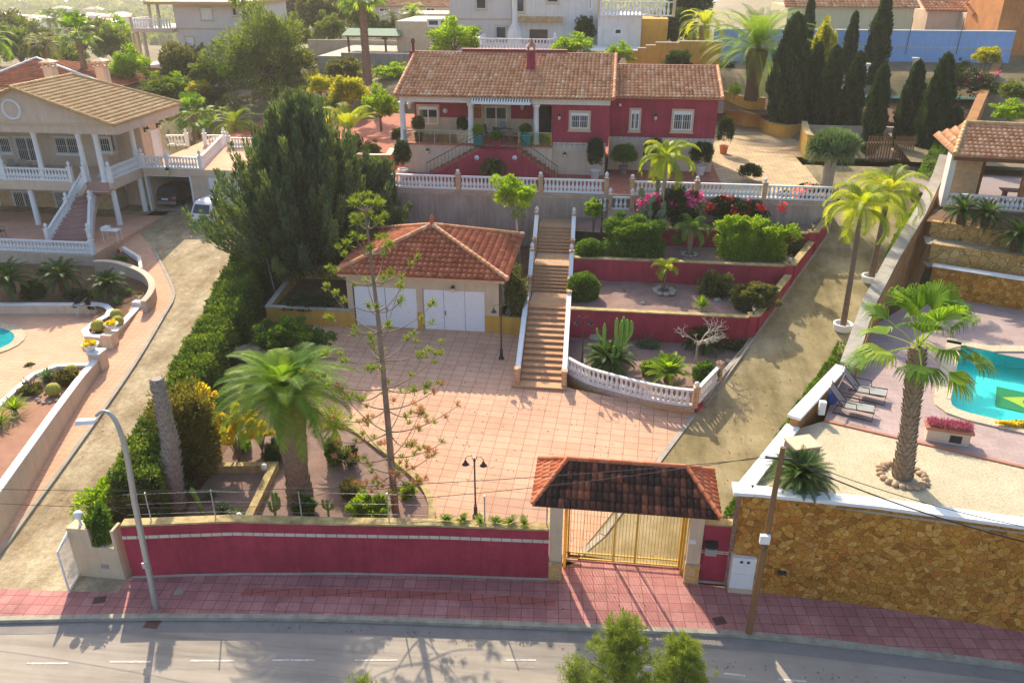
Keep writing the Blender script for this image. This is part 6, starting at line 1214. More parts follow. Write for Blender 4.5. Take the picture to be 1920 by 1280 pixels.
# ---- hedge
def hedge_mesh(P, W_, Hh, n, mat, L=.2, w=.09, seed=1, base=0.):
    f = FM(seed); r = f.r; P = np.array(P); d = np.linalg.norm(np.diff(P[:, :2], axis=0), axis=1); cum = np.concatenate([[0], np.cumsum(d)]); s = r.uniform(0, cum[-1], n); i = np.clip(np.searchsorted(cum, s)-1, 0, len(d)-1); t = (s-cum[i])/d[i]; c = P[i]*(1-t[:, None])+P[i+1]*t[:, None]; dr = unit(P[i+1]-P[i]); nx = np.stack([-dr[:, 1], dr[:, 0], 0*s], 1)
    nz = .1*np.sin(s*.9)+.09*np.sin(s*3.3+1)+.1*np.sin(s*9.3); side_ = r.integers(0, 3, n); u = np.where(side_ == 0, r.uniform(-1, 1, n), np.where(side_ == 1, -1., 1.)*r.uniform(.75, 1.05, n)); v = np.where(side_ == 0, r.uniform(.85, 1.04, n), r.uniform(0, 1, n)); rd = 1-.35*np.clip(v-.6, 0, 1)**1.
    p = c+nx*(u*W_/2*rd*(1+nz*.5))[:, None]; p[:, 2] += v*(Hh+nz*.7)+base; o = nx*np.where(side_ == 0, 0, u)[:, None]+np.array([0, 0, 1.])*np.where(side_ == 0, 1, .35)[:, None]; tv = .45+.22*np.sin(s*2.3+u*2+v*3)+r.normal(size=n)*.16
    f.leaves(p, unit(o+r.normal(size=(n, 3))*.5), L, w, tv); m_ = f.mesh(mat); return m_
hpx = [(215, 985), (250, 905), (300, 815), (350, 720), (400, 620), (440, 535), (470, 465)]
HP = []
for a, b_ in hpx: p = G(a, b_, zleft); HP.append((p.x+1.25, p.y, p.z-.1))
HP.append((-20.5, 55, 3.0)); h0 = HP[2]
hd = thing('hedge', 'long tall clipped green hedge dividing the left drive from the courtyard garden', 'hedge', HP[0])
def rel(P, o): return [(p[0]-o[0], p[1]-o[1], p[2]-o[2]) for p in P]
inst('foliage', hedge_mesh(rel(HP, HP[0]), 1.9, 2.5, 64000, 'leaf_hedge', .2, .08, 4), hd)
b = MB(); b.wall([(p[0], p[1]) for p in rel(HP, HP[0])], 1.15, [p[2] for p in rel(HP, HP[0])], [p[2]+2.1 for p in rel(HP, HP[0])]); plain('hedge_core', (.018, .03, .01), .95, .05); inst('dark_core', b.mesh('hedge_core'), hd)  # solid, very dark core fills the hedge behind its leaves
def put(name, label, cat, parts, px, py, z=None, rz=0, sc=1, group=None):
    p = G(px, py, z if z is not None else zbed); return place(name, label, cat, parts, tuple(p), rz, sc, group)
ST = stems(1, 7, .8, .4)
# shrubs along the hedge front end
q = lambda n, a, mat, seed, L=.16, W=.08, c=40: bush(seed, a, n, L, W, mat, c)
put('shrub', 'loose olive green shrub between the hedge and the dead palm trunk', 'shrub', [('foliage', q(14000, (1.35, 1.3, 2.2), 'leaf_rust', 11, c=80)), ('stems', ST)], 368, 880, sc=1)
put('shrub', 'feathery yellow-green shrub at the street end of the hedge', 'shrub', [('foliage', q(9000, (1.1, 2.2, 1.15), 'leaf_olive', 12, .18, .05)), ('stems', ST)], 262, 935, lambda x, y: zleft(x, y)+.2)
put('shrub', 'bright green clipped shrub overhanging the left drive edge', 'shrub', [('foliage', q(7000, (.75, 1.5, .9), 'leaf_bright', 13, .14, .07)), ('stems', ST)], 205, 975, lambda x, y: zleft(x, y)+.1)
p = GY(192, 1015, e0.y+.3); place('shrub', 'dark green shrub spilling over the notch of the cream entrance wall', 'shrub', [('foliage', bush(14, (.5, .45, .95), 4500, .13, .06, 'leaf_green')), ('stems', ST)], (p.x, p.y+.1, z2-.45), 0)
put('shrub', 'twiggy straw-coloured shrub beside the base of the dead palm trunk', 'shrub', [('foliage', bush(15, (1.3, .9, 1.1), 5500, .3, .025, 'leaf_olive')), ('stems', stems(2, 16, 1.5, 1.0, .02, 'bark_pale'))], 262, 985, lambda x, y: zbed(x, y))
# ---- dead palm trunk
a, t_ = G(326, 950, zbed), 0; tt = GY(291, 712, a.y-.1); h = tt.z-a.z; place('dead_palm', 'tall crownless palm trunk with criss-cross scales near the street wall', 'palm trunk', [('trunk', scaly_trunk([(0, 0, 0), (tt.x-a.x-.0, 0, h*.55), (tt.x-a.x, 0, h)], [.42, .26, .19], .2, 9, .12, 'palm_grey'))], tuple(a))
# fix lean: middle
# ---- Canary date palm
def date_palm(seed, h, r0, r1, n, L, mat='palm_green', ll=.5, e0=82, e1=-25, droop=95, m=30, lw=.018, trunk='palm_bark', ring=.18, hang=.2):
    f = FM(seed); frond_set(f, seed, n, L, e0, e1, droop, ll, lw, m, hang=hang); me = f.mesh(mat)
    for v in (): pass
    me.transform(__import__('mathutils').Matrix.Translation((0, 0, h))); tr = scaly_trunk([(0, 0, 0), (0, 0, h*.25), (0, 0, h*.7), (0, 0, h)], [r0, r0*.82, r1, r1*1.25], ring, 12, .07, trunk, seed); return [('trunk', tr), ('crown', me)]
a = G(563, 932, zbed); h = GY(548, 745, a.y).z-a.z; place('date_palm', 'large lush date palm with a thick scaly trunk in the front garden', 'palm', date_palm(1, h, .52, .56, 70, 3.05, ll=.55, e0=86, e1=-6, droop=68, m=40, lw=.024, hang=.15, mat='palm_green'), tuple(a))
a = G(1408, 188, 9.3); h = GY(1408, 92, a.y).z-a.z; place('date_palm', 'stout date palm with spreading crown above the curving ochre wall', 'palm', date_palm(2, h, .62, .8, 60, 5.6, 'palm_green', .9, 80, -12, 55, 34, .03, 'palm_bark_dark', .3), tuple(a))
# ---- Norfolk pine
a = G(741, 955, zbed); H_ = GY(720, 385, a.y).z-a.z
def norfolk(seed, H):
    b = MB(); f = FM(seed); g = FM(seed+1); r = f.r; b.tube([(0, 0, 0), (-.02, 0, H*.3), (-.08, 0, H*.65), (-.25, 0, H)], [.16, .12, .085, .03], 8)
    ws = [(.985, .45), (.935, .55), (.86, .75), (.775, 1.45), (.69, 1.2), (.625, 2.0), (.535, 2.1), (.44, 2.5), (.37, 2.2), (.29, 2.5), (.2, 2.4), (.14, 1.9), (.09, 1.3)]
    for wi, (t, L) in enumerate(ws):
        nb = 5 if wi else 7; a0 = r.uniform(0, 6.28)
        for k in range(nb):
            az = a0+k*6.283/nb+r.uniform(-.15, .15); Li = L*r.uniform(.8, 1.15); h = np.array([math.cos(az), math.sin(az), 0]); K = 8; s = np.linspace(0, 1, K+1); P = h*(Li*s)[:, None]; rise = .55 if t > .6 else .32; P[:, 2] = H*t+Li*(rise*s**1.5-.06*np.sin(s*3.1)); P[:, 0] -= .22*t*t
            b.tube([tuple(q) for q in P], [.022*(1-x)+.009 for x in s], 5); lo = .8 if t > .62 else (.62 if t > .4 else .38); nt_ = 2 if t > .62 else 5
            for q in range(nt_):
                sp = r.uniform(lo, 1) if q else 1.; i = min(int(sp*K), K-1); base = P[i]*(1-(sp*K-i))+P[i+1]*(sp*K-i); side_ = np.array([-h[1], h[0], 0])*r.normal()*.22*(q > 0); dry = t < .4 and r.random() < .35; ff = g if dry else f; n = 55 if t > .6 else 40
                o = unit(r.normal(size=(n, 3))*.75+h*.5+np.array([0, 0, 1.1])); ff.leaves(base+side_+o*.17*r.uniform(.3, 1.1, (n, 1))+np.array([0, 0, .03]), o, .22, .028, .38+r.normal(size=n)*.2)
    return [('trunk', b.mesh('bark_mid')), ('foliage', f.mesh('needle')), ('dry_foliage', g.mesh('dry_brown'))]
place('norfolk_pine', 'tall sparse Norfolk pine with tiered bare branches before the garage', 'pine', norfolk(6, H_), tuple(a))
# ---- fan palm on the right terrace
def fan_palm(seed, h, r0, r1, n, mat, pl=1.1, fl=1.0, nb=26, lean=(.2, 0), trunk='palm_bark', e0=75, e1=-35, ring=.17, fanw=1.25, lw=.035, skirt=0):
    f = FM(seed); r = f.r; top = np.array([lean[0], lean[1], h])
    for i in range(n):
        t = (i+.5)/n; az = i*2.39996+r.uniform(-.2, .2); el = math.radians(e0+(e1-e0)*t+r.uniform(-8, 8)); hh = np.array([math.cos(az), math.sin(az), 0]); d = hh*math.cos(el)+np.array([0, 0, math.sin(el)]); L = pl*r.uniform(.85, 1.15); p1 = top+d*L*.5; p2 = p1+(d+np.array([0, 0, -.12]))*L*.5; sd = np.array([-hh[1], hh[0], 0]); tv = .5+r.normal()*.15
        f.strips(np.array([[top, p1, p2]]), np.array([[.035, .025, .02]]), np.array([sd]), tv+.25); up = np.cross(sd, d); th = np.linspace(-fanw, fanw, nb)+r.normal(size=nb)*.02
        bl = fl*(.72+.28*np.cos(th*.8))*r.uniform(.9, 1.08, nb); dd = np.cos(th)[:, None]*d+np.sin(th)[:, None]*sd+.0*up; a_ = np.repeat(p2[None], nb, 0); b_ = a_+dd*(bl*.55)[:, None]+up*(-.1*np.abs(np.sin(th)))[:, None]; c_ = b_+unit(dd+np.array([0, 0, -.55]))*(bl*.3)[:, None]; e_ = c_+unit(dd*.5+np.array([0, 0, -1.1]))*(bl*.22)[:, None]
        s2 = unit(np.cross(dd, np.repeat(up[None], nb, 0))); f.strips(np.stack([a_, b_, c_, e_], 1), np.tile([.008, lw, lw*.6, .004], (nb, 1)), s2, tv+r.normal(size=nb)*.1)
    return [('trunk', scaly_trunk([(0, 0, 0), (lean[0]*.35, lean[1]*.3, h*.4), (lean[0]*.8, lean[1]*.8, h*.8), (lean[0], lean[1], h)], [r0, r0*.72, r1, r1*.9], ring, 10, .08, trunk, seed)), ('crown', f.mesh(mat))]
a = P3(1692, 893, ZD); t_ = GY(1722, 650, a.y); place('fan_palm', 'big fan palm with shaggy patterned trunk in the pebble garden by the pool', 'palm', fan_palm(4, t_.z-a.z, .33, .26, 19, 'palm_green', 1.2, 1.1, 28, (t_.x-a.x, 0), e0=86, e1=-25, fanw=1.05), tuple(a))
# ---- queen palms on the drive
def queen(seed, h, r0, lean, n=16, L=2.3, mat='palm_yellow', bark='bark', ll=.62, drp=92, e1=-8, hang=.55):
    f = FM(seed); frond_set(f, seed, n, L, 82, e1, drp, ll, .022, 46, hang=hang, pet=.12); me = f.mesh(mat); me.transform(__import__('mathutils').Matrix.Translation((lean, 0, h)))
    b = MB(); b.tube([(0, 0, 0), (lean*.5, 0, h*.5), (lean, 0, h*.82), (lean, 0, h)], [r0*1.25, r0, r0*.95, r0*.5], 10); rr = random.Random(seed)
    for i in range(int(h/.12)): z = i*.12; t = z/h; b.tube([(lean*t, 0, z), (lean*(t+.005), 0, z+.02)], [r0*(1.27-.3*t)]*2, 10, False) if i % 2 else None
    return [('trunk', b.mesh(bark)), ('crown', me)]
def zdr(x, y): return zdrive(x, y)+.1
qa, qb = G(1580, 615, zdr), G(1632, 525, zdr); ta, tb2 = GY(1612, 415, qa.y), GY(1660, 400, qb.y)
place('queen_palm', 'slender queen palm with drooping yellow-green fronds, nearer of the two on the drive', 'palm', queen(1, ta.z-qa.z+.6, .13, ta.x-qa.x, 22, 2.6), tuple(qa), 0, 1, 'queen palms along the drive')
place('queen_palm', 'slender queen palm with bright yellow drooping fronds, farther of the two on the drive', 'palm', queen(2, tb2.z-qb.z+1.1, .14, tb2.x-qb.x, 22, 2.9), tuple(qb), 1, 1, 'queen palms along the drive')
for i, qq in enumerate((qa, qb)):
    m_ = MB(); m_.lathe([(.42, 0), (.5, .3), (.5, .38), (.4, .38), (.38, .2)], tuple(qq-Vector((0, 0, .1))), 18); m_.build('planter_ring', 'pot_white', None, ['low white round ring around the nearer queen palm foot', 'low white round ring around the farther queen palm foot'][i], 'planter', 'white planter rings')
g_ = G(1232, 330, T); place('queen_palm', 'yellow-green arching palm between the potted shrubs in front of the annex', 'palm', queen(3, 3.6, .1, .1, 18, 2.0, 'palm_yellow', 'bark_pale', .5), (g_.x, 47.2, 5.5), .6, 1.15)
p = G(1245, 545, lambda x, y: Z2+.1); place('dwarf_palm', 'young drooping palm ringed by stones in the middle gravel bed', 'palm', queen(4, 1.35, .06, .05, 10, 1.05, 'palm_yellow', 'bark', .3), tuple(p))
p = G(1292, 475, lambda x, y: Z3+.1); place('dwarf_palm', 'small palm with thick swollen trunk between the two big hedges', 'palm', [('trunk', scaly_trunk([(0, 0, 0), (0, 0, .4), (0, 0, 1.1), (0, 0, 1.5)], [.1, .13, .22, .16], .12, 8, .04, 'palm_bark', 3)), ('crown', queen(5, 1.5, .05, 0, 12, 1.5, 'palm_green', 'bark', .35)[1][1])], tuple(p))
# palms at the back
def backp(label, px, pyb, pyt, y, kind, sc, mat='palm_green', seed=3, zb_=None):
    a = GY(px, pyb, y); t = GY(px, pyt, y); h = (t.z-a.z)/sc
    parts = date_palm(seed, h, .35, .3, 26, 2.6, mat, .5, 80, -20, 90, 20, .035) if kind == 'f' else fan_palm(seed, h, .28, .22, 22, mat, 1.0, 1.0, 18, (0, 0), lw=.06)
    return place('date_palm' if kind == 'f' else 'fan_palm', label, 'palm', parts, tuple(a), 0, sc)
backp('short fan palm behind the roof terrace balustrade, left of the bigger feather palm', 370, 262, 215, 69, 'n', 1.15, 'palm_green', 5); backp('feather palm with swollen base behind the roof terrace balustrade', 443, 258, 235, 69.5, 'f', 1.35, 'palm_yellow', 6)
backp('tall shaggy fan palm rising behind the cream house chimney', 163, 150, 62, 82, 'n', 1.25, 'palm_green', 7); backp('very tall bare palm trunk crossing the pergola view, crown cut off', 690, 160, -12, 78, 'n', 1.5, 'palm_green', 8)
backp('bright yellow-green palm at the top, left of the stout date palm', 1313, 128, 48, 82, 'f', 1.25, 'palm_yellow', 9); backp('small grey palm beside the far flat-roofed houses', 738, 58, 34, 118, 'f', .95, 'leaf_olive', 10); backp('small bright palm in front of the low cream house roofline', 775, 48, 22, 112, 'f', .95, 'leaf_bright', 11)
backp('wispy palm among trees behind the neighbouring red tiled roof', 92, 122, 88, 92, 'f', 1.3, 'leaf_olive', 12); backp('palm fronds cut by the left edge above the neighbouring tiled roof', -8, 130, 80, 88, 'f', 1.5, 'palm_green', 13)
for i, (px, p0, p1) in enumerate(((97, 58, 34), (109, 58, 36), (125, 58, 33))): backp(['leftmost', 'middle', 'rightmost'][i]+' of three small hazy palms standing in the distant town', px, p0+6, p1, 250, 'n', 1.7, 'palm_green', 14+i)
p = GY(720, 270, 62); place('queen_palm', 'golden feathery palm cluster right behind the big conifer', 'palm', queen(8, 1.6, .16, 0, 16, 3.4, 'palm_yellow', 'bark_pale', .6, 70, 45), (GY(655, 250, 58).x, 58, 7.1)); place('queen_palm', 'yellowing feathery palm between the conifer and the bright round tree', 'palm', queen(9, 1.2, .16, 0, 14, 3.0, 'leaf_yellow', 'bark_pale', .6, 75, 45), (GY(610, 250, 61).x, 61, 7.1))
# ---- cypresses
def cypress(seed, H, R_, n=15000):
    f = FM(seed); r = f.r; z = r.uniform(0.0, 1, n)**.9; R2 = R_*np.sin(np.clip(z*.9+.1, 0, 1)*np.pi)**.55*(1-.25*z)*(1+.10*np.sin(z*23+r.uniform(0, 6)))*(z < .985); az = r.uniform(0, 6.283, n); k = 1+.13*np.sin(az*5+z*9)+.08*np.sin(az*11-z*17); q = r.uniform(.72, 1.03, n); c = np.stack([np.cos(az)*R2*k*q, np.sin(az)*R2*k*q, .2+z*(H-.3)], 1)+r.normal(size=(n, 3))*.07; o = np.stack([np.cos(az), np.sin(az), 1.9+0*az], 1)
    f.leaves(c, unit(o+r.normal(size=(n, 3))*.3), .42, .13, .45+.25*np.sin(az*5+z*14)+r.normal(size=n)*.17); b = MB(); b.tube([(0, 0, 0), (0, 0, H*.9)], [.16, .04], 6); core = MB().lathe([(R_*.5, .3), (R_*.78, H*.25), (R_*.7, H*.55), (R_*.4, H*.8), (.02, H*.95)], n=10); return [('trunk', b.mesh('bark')), ('foliage', f.mesh('cypress')), ('dark_core', core.mesh('hedge_core'))]  # very dark solid core inside the leaf shell
CYP = [cypress(1, 8, 1.15, 15000), cypress(2, 8, .95, 12000), cypress(3, 8, 1.4, 18000)]
def cyp(label, px, pb, pt, z, v, w=1., lean=0):
    a = G(px, pb, z); h = GY(px, pt, a.y).z-a.z; s = h/8; R_ = (1.25, .95, 1.35)[v]; t = place('cypress', label, 'cypress', CYP[v], tuple(a), px*.7, (s*w, s*w, s), 'cypresses beyond the paved court'); return t
for L_, px, pb, pt, z, v, w in (('largest dark cypress rising from the low ochre planter wall', 1466, 240, 26, 7.6, 2, .95), ('slim cypress just right of the largest one, in front of the blue wall', 1512, 245, 80, 7.3, 1, 1.0), ('slim dark cypress with twin tips between the column and dragon tree', 1542, 258, 86, 7.1, 0, .9), ('narrow pointed cypress in the row left of the slender white column', 1585, 262, 97, 7.1, 1, 1.1), ('tallest back cypress in front of the blue wall', 1630, 178, -8, 9.2, 1, 1.0), ('thin tapering back cypress left of the tallest one', 1580, 172, 22, 9.2, 1, .8), ('dark cypress right of the slender white column', 1628, 290, 120, 7.1, 0, .85), ('broad dark cypress in the middle of the front row', 1690, 285, 114, 7.1, 0, .95), ('dark twin cypress at the right of the front row', 1735, 300, 100, 7.1, 2, .8), ('low leaning dark cypress hedge end beside the gazebo roof', 1775, 295, 200, 7.4, 0, 1.5), ('cypress tip peeking over the stout palm crown', 1497, 170, -5, 9.2, 1, .7)): cyp(L_, px, pb, pt, z, v, w)
for L_, px, pb, pt in (('clipped yellow-tipped conifer in front of the blue wall', 1529, 172, 40),): a = G(px, pb, 9.8); h = GY(px, pt, a.y).z-a.z; f = FM(31); blob(f, (0, 0, h*.5), (.9, .9, h*.5), 5000, .35, .15, 30, .3); place('conifer', L_, 'conifer', [('foliage', f.mesh('leaf_gold')), ('trunk', MB().tube([(0, 0, 0), (0, 0, h*.7)], [.12, .04], 6).mesh('bark'))], tuple(a))
# ---- dragon tree
a = G(1540, 345, T); a.y -= 1.2; h = GY(1545, 276, a.y).z-T; f = FM(40); r = f.r
cc = np.array([[math.cos(k*2.4)*.95*math.sqrt(k/38), math.sin(k*2.4)*.95*math.sqrt(k/38), 1.0-.5*(k/38)**1.5] for k in range(38)]); b = MB(); b.tube([(0, 0, 0), (.05, 0, h*.6)], [.28, .25], 10)
for c in cc:
    b.tube([(.05, 0, h*.6), (c[0]*.5, c[1]*.5, h*.6+c[2]*.6), (c[0], c[1], h*.45+c[2])], [.1, .07, .05], 5); n = 110; o = unit(r.normal(size=(n, 3))+[0, 0, .6]); p0 = np.array([c[0], c[1], h*.45+c[2]]); f.strips(np.stack([p0+o*.04, p0+o*.36, p0+o*.68+[0, 0, -.08]], 1), np.tile([.03, .026, .004], (n, 1)), unit(np.cross(o, [.3, .2, 1])), .5+r.normal(size=n)*.2)
place('dragon_tree', 'round-headed dragon tree with spiky blue-green rosettes beside the paved court', 'dragon tree', [('trunk', b.mesh('bark_pale')), ('crown', f.mesh('agave'))], tuple(a), 0, 1.4)
# ---- rosettes: cycads, yucca, agaves
def cycad(seed, n=46, L=1.1, th=.35, mat='cycad', e0=75, e1=-12, ll=.17, droop=50, bark='palm_bark_dark'):
    f = FM(seed); frond_set(f, seed, n, L, e0, e1, droop, ll, .019, 26, hang=.05, pet=.06, vee=.4); me = f.mesh(mat); me.transform(__import__('mathutils').Matrix.Translation((0, 0, th))); return [('trunk', scaly_trunk([(0, 0, 0), (0, 0, th*.6), (0, 0, th)], [.17, .19, .14], .09, 9, .04, bark, seed)), ('crown', me)]
CY = [cycad(1), cycad(2, 40, 1.15, .6), cycad(3, 60, 1.0, .25, 'cycad', 85, -5)]
def zfn(z): return lambda x, y: z
zc1 = zp1-.1
for i, (L_, px, py, v, sc) in enumerate((('dark cycad at the left edge of the bed under the cream terrace', 22, 552, 1, 1.55), ('full cycad with flat spread fronds in the middle of the cycad bed', 122, 545, 1, 1.45), ('low yellow-green cycad at the right end of the cycad bed', 205, 548, 0, 1.3))): put('cycad', L_, 'cycad', CY[v], px, py, 2.35, i, sc, 'cycads of the left garden')
put('cycad', 'large dense dark green cycad behind the curved balustrade, under the tall cactus', 'cycad', CY[2], 1140, 688, lambda x, y: 1.85, 0, 1.55); put('cycad', 'broad green cycad with upright bright fronds behind the curved balustrade', 'cycad', cycad(5, 60, 1.05, .3, 'leaf_bright', 85, 20, .2, 35), 1252, 715, lambda x, y: 1.8, 0, 1.2); put('cycad', 'cycad spreading beneath the bare branching tree', 'cycad', CY[0], 1320, 652, lambda x, y: 1.95, 2, 1.3)
put('cycad', 'dark glossy cycad in the corner of the pebble garden behind the white coping', 'cycad', cycad(6, 95, 1.35, .4, 'cycad', 85, -10, .2, 45), 1497, 912, ZD, 1, .95)
for i, (px, py, s_) in enumerate(((1800, 420, 1.2), (1845, 425, 1.1), (1903, 470, 1.3))): put('cycad', ['shaded cycad under the gazebo balustrade, leftmost', 'shaded cycad under the gazebo balustrade, second from the left', 'dark cycad with short trunk by the stepped stone walls at the right edge'][i], 'cycad', CY[1], px, py, (h1, h1, h2)[i], i, s_)
def rosette(seed, n=60, L=.5, w=.03, mat='agave', el=(85, 5), th=0., curve=.1, rt=.0):
    f = FM(seed); r = f.r; az = np.arange(n)*2.39996; e = np.radians(np.linspace(el[0], el[1], n)+r.normal(size=n)*4); o = np.stack([np.cos(az)*np.cos(e), np.sin(az)*np.cos(e), np.sin(e)], 1); l = (L*r.uniform(.85, 1.1, n))[:, None]; p0 = np.array([0, 0, th])+o*.04; s = unit(np.cross(o, [0, 0, 1.]))
    f.strips(np.stack([p0, p0+o*l*.4, p0+o*l*.75+[0, 0, -curve*.3*L], p0+o*l+[0, 0, -curve*L]], 1), np.tile([w*.8, w, w*.75, .003], (n, 1)), s, .5+r.normal(size=n)*.2); f.strips(np.stack([p0, p0+o*l*.4, p0+o*l*.7], 1), np.tile([w*.6, w*.5, .002], (n, 1)), unit(np.cross(s, o)), .3)
    P = [('leaves', f.mesh(mat))]
    if th > .1: P.append(('stem', MB().tube([(0, 0, 0), (0, 0, th+.02)], [.09, .07], 8).mesh('bark_pale')))
    return P
put('yucca', 'striped yellow-green yucca on a leafy stem beside the date palm', 'yucca', rosette(1, 90, 1.05, .045, 'agave_stripe', (88, -10), 1.35, .12), 632, 850, None, 0, 1.0)
put('shrub', 'leafy green shrub climbing the yucca stem', 'shrub', [('foliage', bush(50, (.4, .35, .75), 2200, .13, .08, 'leaf_green')), ('stems', ST)], 628, 868); put('shrub', 'thin dark green shrub just right of the yucca stem', 'shrub', [('foliage', bush(51, (.42, .35, .55), 900, .12, .06, 'leaf_deep')), ('stems', ST)], 660, 872)
AG = rosette(2, 34, .42, .04, 'agave', (80, 5)); AG2 = rosette(3, 40, .5, .028, 'leaf_bright', (85, 5))
for i, (L_, px, py, v, sc) in enumerate((('blue-green agave left of the low yellow wall, back one', 395, 932, 0, 1), ('blue-green agave beside the L-shaped wall, middle one', 418, 958, 0, 1.1), ('spiky aloe at the foot of the L-shaped wall', 444, 972, 0, 1.2), ('small agave under the olive shrub near the dead trunk', 352, 915, 0, 1.1))): put('agave', L_, 'agave', AG, px, py, None, i, sc, 'agaves of the front garden')
put('shrub', 'small yellow-green bush left of the date palm', 'shrub', [('foliage', bush(52, (.42, .35, .32), 1300, .12, .07, 'leaf_bright')), ('stems', ST)], 457, 842); put('shrub', 'dark spiky ball of foliage against the date palm trunk', 'shrub', [('foliage', bush(53, (.5, .45, .42), 2500, .3, .03, 'leaf_deep')), ('stems', ST)], 515, 860)
put('shrub', 'golden brown round cushion bush near the street wall', 'shrub', [('foliage', bush(54, (.42, .4, .36), 2600, .22, .03, 'leaf_rust')), ('stems', ST)], 657, 928); put('shrub', 'bright yellow-green rounded bush just behind the street wall', 'shrub', [('foliage', bush(55, (.85, .7, .62), 7000, .13, .07, 'leaf_bright')), ('stems', ST)], 695, 975); put('shrub', 'small bright bush between the Norfolk pine and the kerb', 'shrub', [('foliage', bush(56, (.35, .35, .3), 1200, .12, .07, 'leaf_bright')), ('stems', ST)], 765, 930); put('shrub', 'low green bush at the foot of the date palm', 'shrub', [('foliage', bush(57, (.5, .4, .38), 2600, .13, .07, 'leaf_green')), ('stems', ST)], 571, 962)
q0 = fwy(825)[0]; q1 = fwy(990)[0]; 
for i, px in enumerate((838, 868, 900, 930, 955, 980)):
    qx, zz_ = fwy(px); place('succulent', 'green succulent tuft on the street wall top, %s of six from the left' % ['first', 'second', 'third', 'fourth', 'fifth', 'last'][i], 'succulent', [('leaves', rosette(60+i, 40, .22, .02, 'leaf_bright', (88, 25))[0][1])], (qx.x, qx.y+.15, zz_+.1), i, (2.0, .9, 1.1), 'succulent tufts on the street wall')
# crotons (yellow shrubs)
def croton(seed, h, n, rad): 
    f = FM(seed); blob(f, (0, 0, h), rad, n, .24, .09, 26, .22, up=.5); return [('foliage', f.mesh('leaf_yellow')), ('stems', stems(seed, 9, h, rad[0]*.7, .03))]
put('croton', 'glowing yellow-leaved shrub left of the date palm crown', 'croton', croton(1, 1.6, 4600, (1.05, .9, .7)), 448, 862); put('croton', 'thin yellow-leaved shrub by the hedge shadow', 'croton', croton(2, 2.3, 1500, (.6, .5, .9)), 396, 840); put('croton', 'yellow-leaved bush beside the date palm trunk', 'croton', croton(3, 1.0, 1300, (.5, .5, .4)), 492, 845)
# cacti
def cactus(seed, arms, r=.09, mat='cactus_skin', ribs=5):
    b = MB()
    for pts, rr in arms:
        P = smooth([Vector(p) for p in pts], 4); b.tube(P, [rr*(1.0 if i < len(P)-1 else .35)*(.75+.5*min(1, i/6)) for i in range(len(P))], ribs)
    return [('stem', b.mesh(mat))]
A_ = [([(0, 0, 0), (0, 0, .8), (.05, 0, 1.5)], .16), ([(.03, 0, .7), (.3, 0, 1.2), (.35, .05, 2.9)], .17), ([(.03, 0, .7), (-.45, 0, 1.4), (-.5, .05, 2.7)], .14), ([(.3, 0, 1.3), (.62, .1, 1.8), (.62, .1, 2.95)], .16), ([(.3, 0, 1.6), (.1, -.1, 2.1), (.1, -.1, 3.1)], .14), ([(.5, 0, 1.6), (.85, .1, 2.2), (.82, .1, 2.9)], .13), ([(-.45, 0, 1.8), (-.8, 0, 2.1), (-.88, 0, 2.45)], .09), ([(.35, .2, 1.4), (.45, .35, 2), (.45, .35, 3.0)], .15)]
put('cactus', 'tall many-armed candelabra cactus behind the curved balustrade', 'cactus', cactus(1, [(p_, r_*.62) for p_, r_ in A_]), 1147, 697, lambda x, y: 1.8, 0, .95)
c2 = [([(0, 0, 0), (0, 0, 1.2)], .07), ([(.0, 0, .3), (.2, 0, .5), (.22, 0, 1.0)], .06), ([(0, 0, .2), (-.16, 0, .35), (-.18, 0, .75)], .06), ([(.1, 0, .4), (.1, .1, .7), (.1, .1, 1.1)], .06)]
c3 = [([(0, 0, 0), (.0, 0, .6), (.0, 0, .95)], .05), ([(.0, 0, .45), (.16, 0, .55), (.17, 0, .85)], .045), ([(0, 0, .45), (-.16, 0, .6), (-.16, 0, .95)], .045)]
put('cactus', 'branching green cactus right of the L-shaped wall', 'cactus', cactus(2, c2), 517, 968, None, 0, 1.0, 'cacti along the street wall'); put('cactus', 'three-armed small cactus between the date palm and the bright round bush', 'cactus', cactus(3, c3), 617, 973, None, 0, 1.0, 'cacti along the street wall'); put('cactus', 'single leaning green cactus column near the agaves', 'cactus', cactus(4, [([(0, 0, 0), (-.1, 0, .7), (-.3, 0, 1.35)], .09)]), 382, 968, None, 0, 1.0, 'cacti along the street wall')
pr = MB(); rnd = random.Random(3)
def pad(c, rx, rz_, az, tilt): m_ = MB(); m_.lathe([(.01, 0), (.55, .12), (.9, .45), (1, .9), (.9, 1.35), (.5, 1.7), (.01, 1.8)], n=10, sy=.16); ca, sa = math.cos(az), math.sin(az); pr.add([(c[0]+(x*rx)*ca-(y*rx)*sa+tilt*z*rz_*ca, c[1]+(x*rx)*sa+(y*rx)*ca+tilt*z*rz_*sa, c[2]+z*rz_) for x, y, z in m_.v], m_.f); return (c[0]+tilt*1.7*rz_*ca, c[1]+tilt*1.7*rz_*sa, c[2]+1.7*rz_)
for i in range(9):
    c = (rnd.uniform(-.8, .8), rnd.uniform(-.3, .3), 0)
    for j in range(rnd.randint(3, 6)): c = pad(c, rnd.uniform(.14, .2), rnd.uniform(.2, .28), rnd.uniform(0, 3), rnd.uniform(-.7, .7))
pr.smf = [True]*len(pr.f); put('prickly_pear', 'grey-green prickly pear climbing before the terrace balustrade', 'cactus', [('pads', pr.mesh('cactus_blue'))], 1225, 432, lambda x, y: Z4+.2, 0, 1.15)
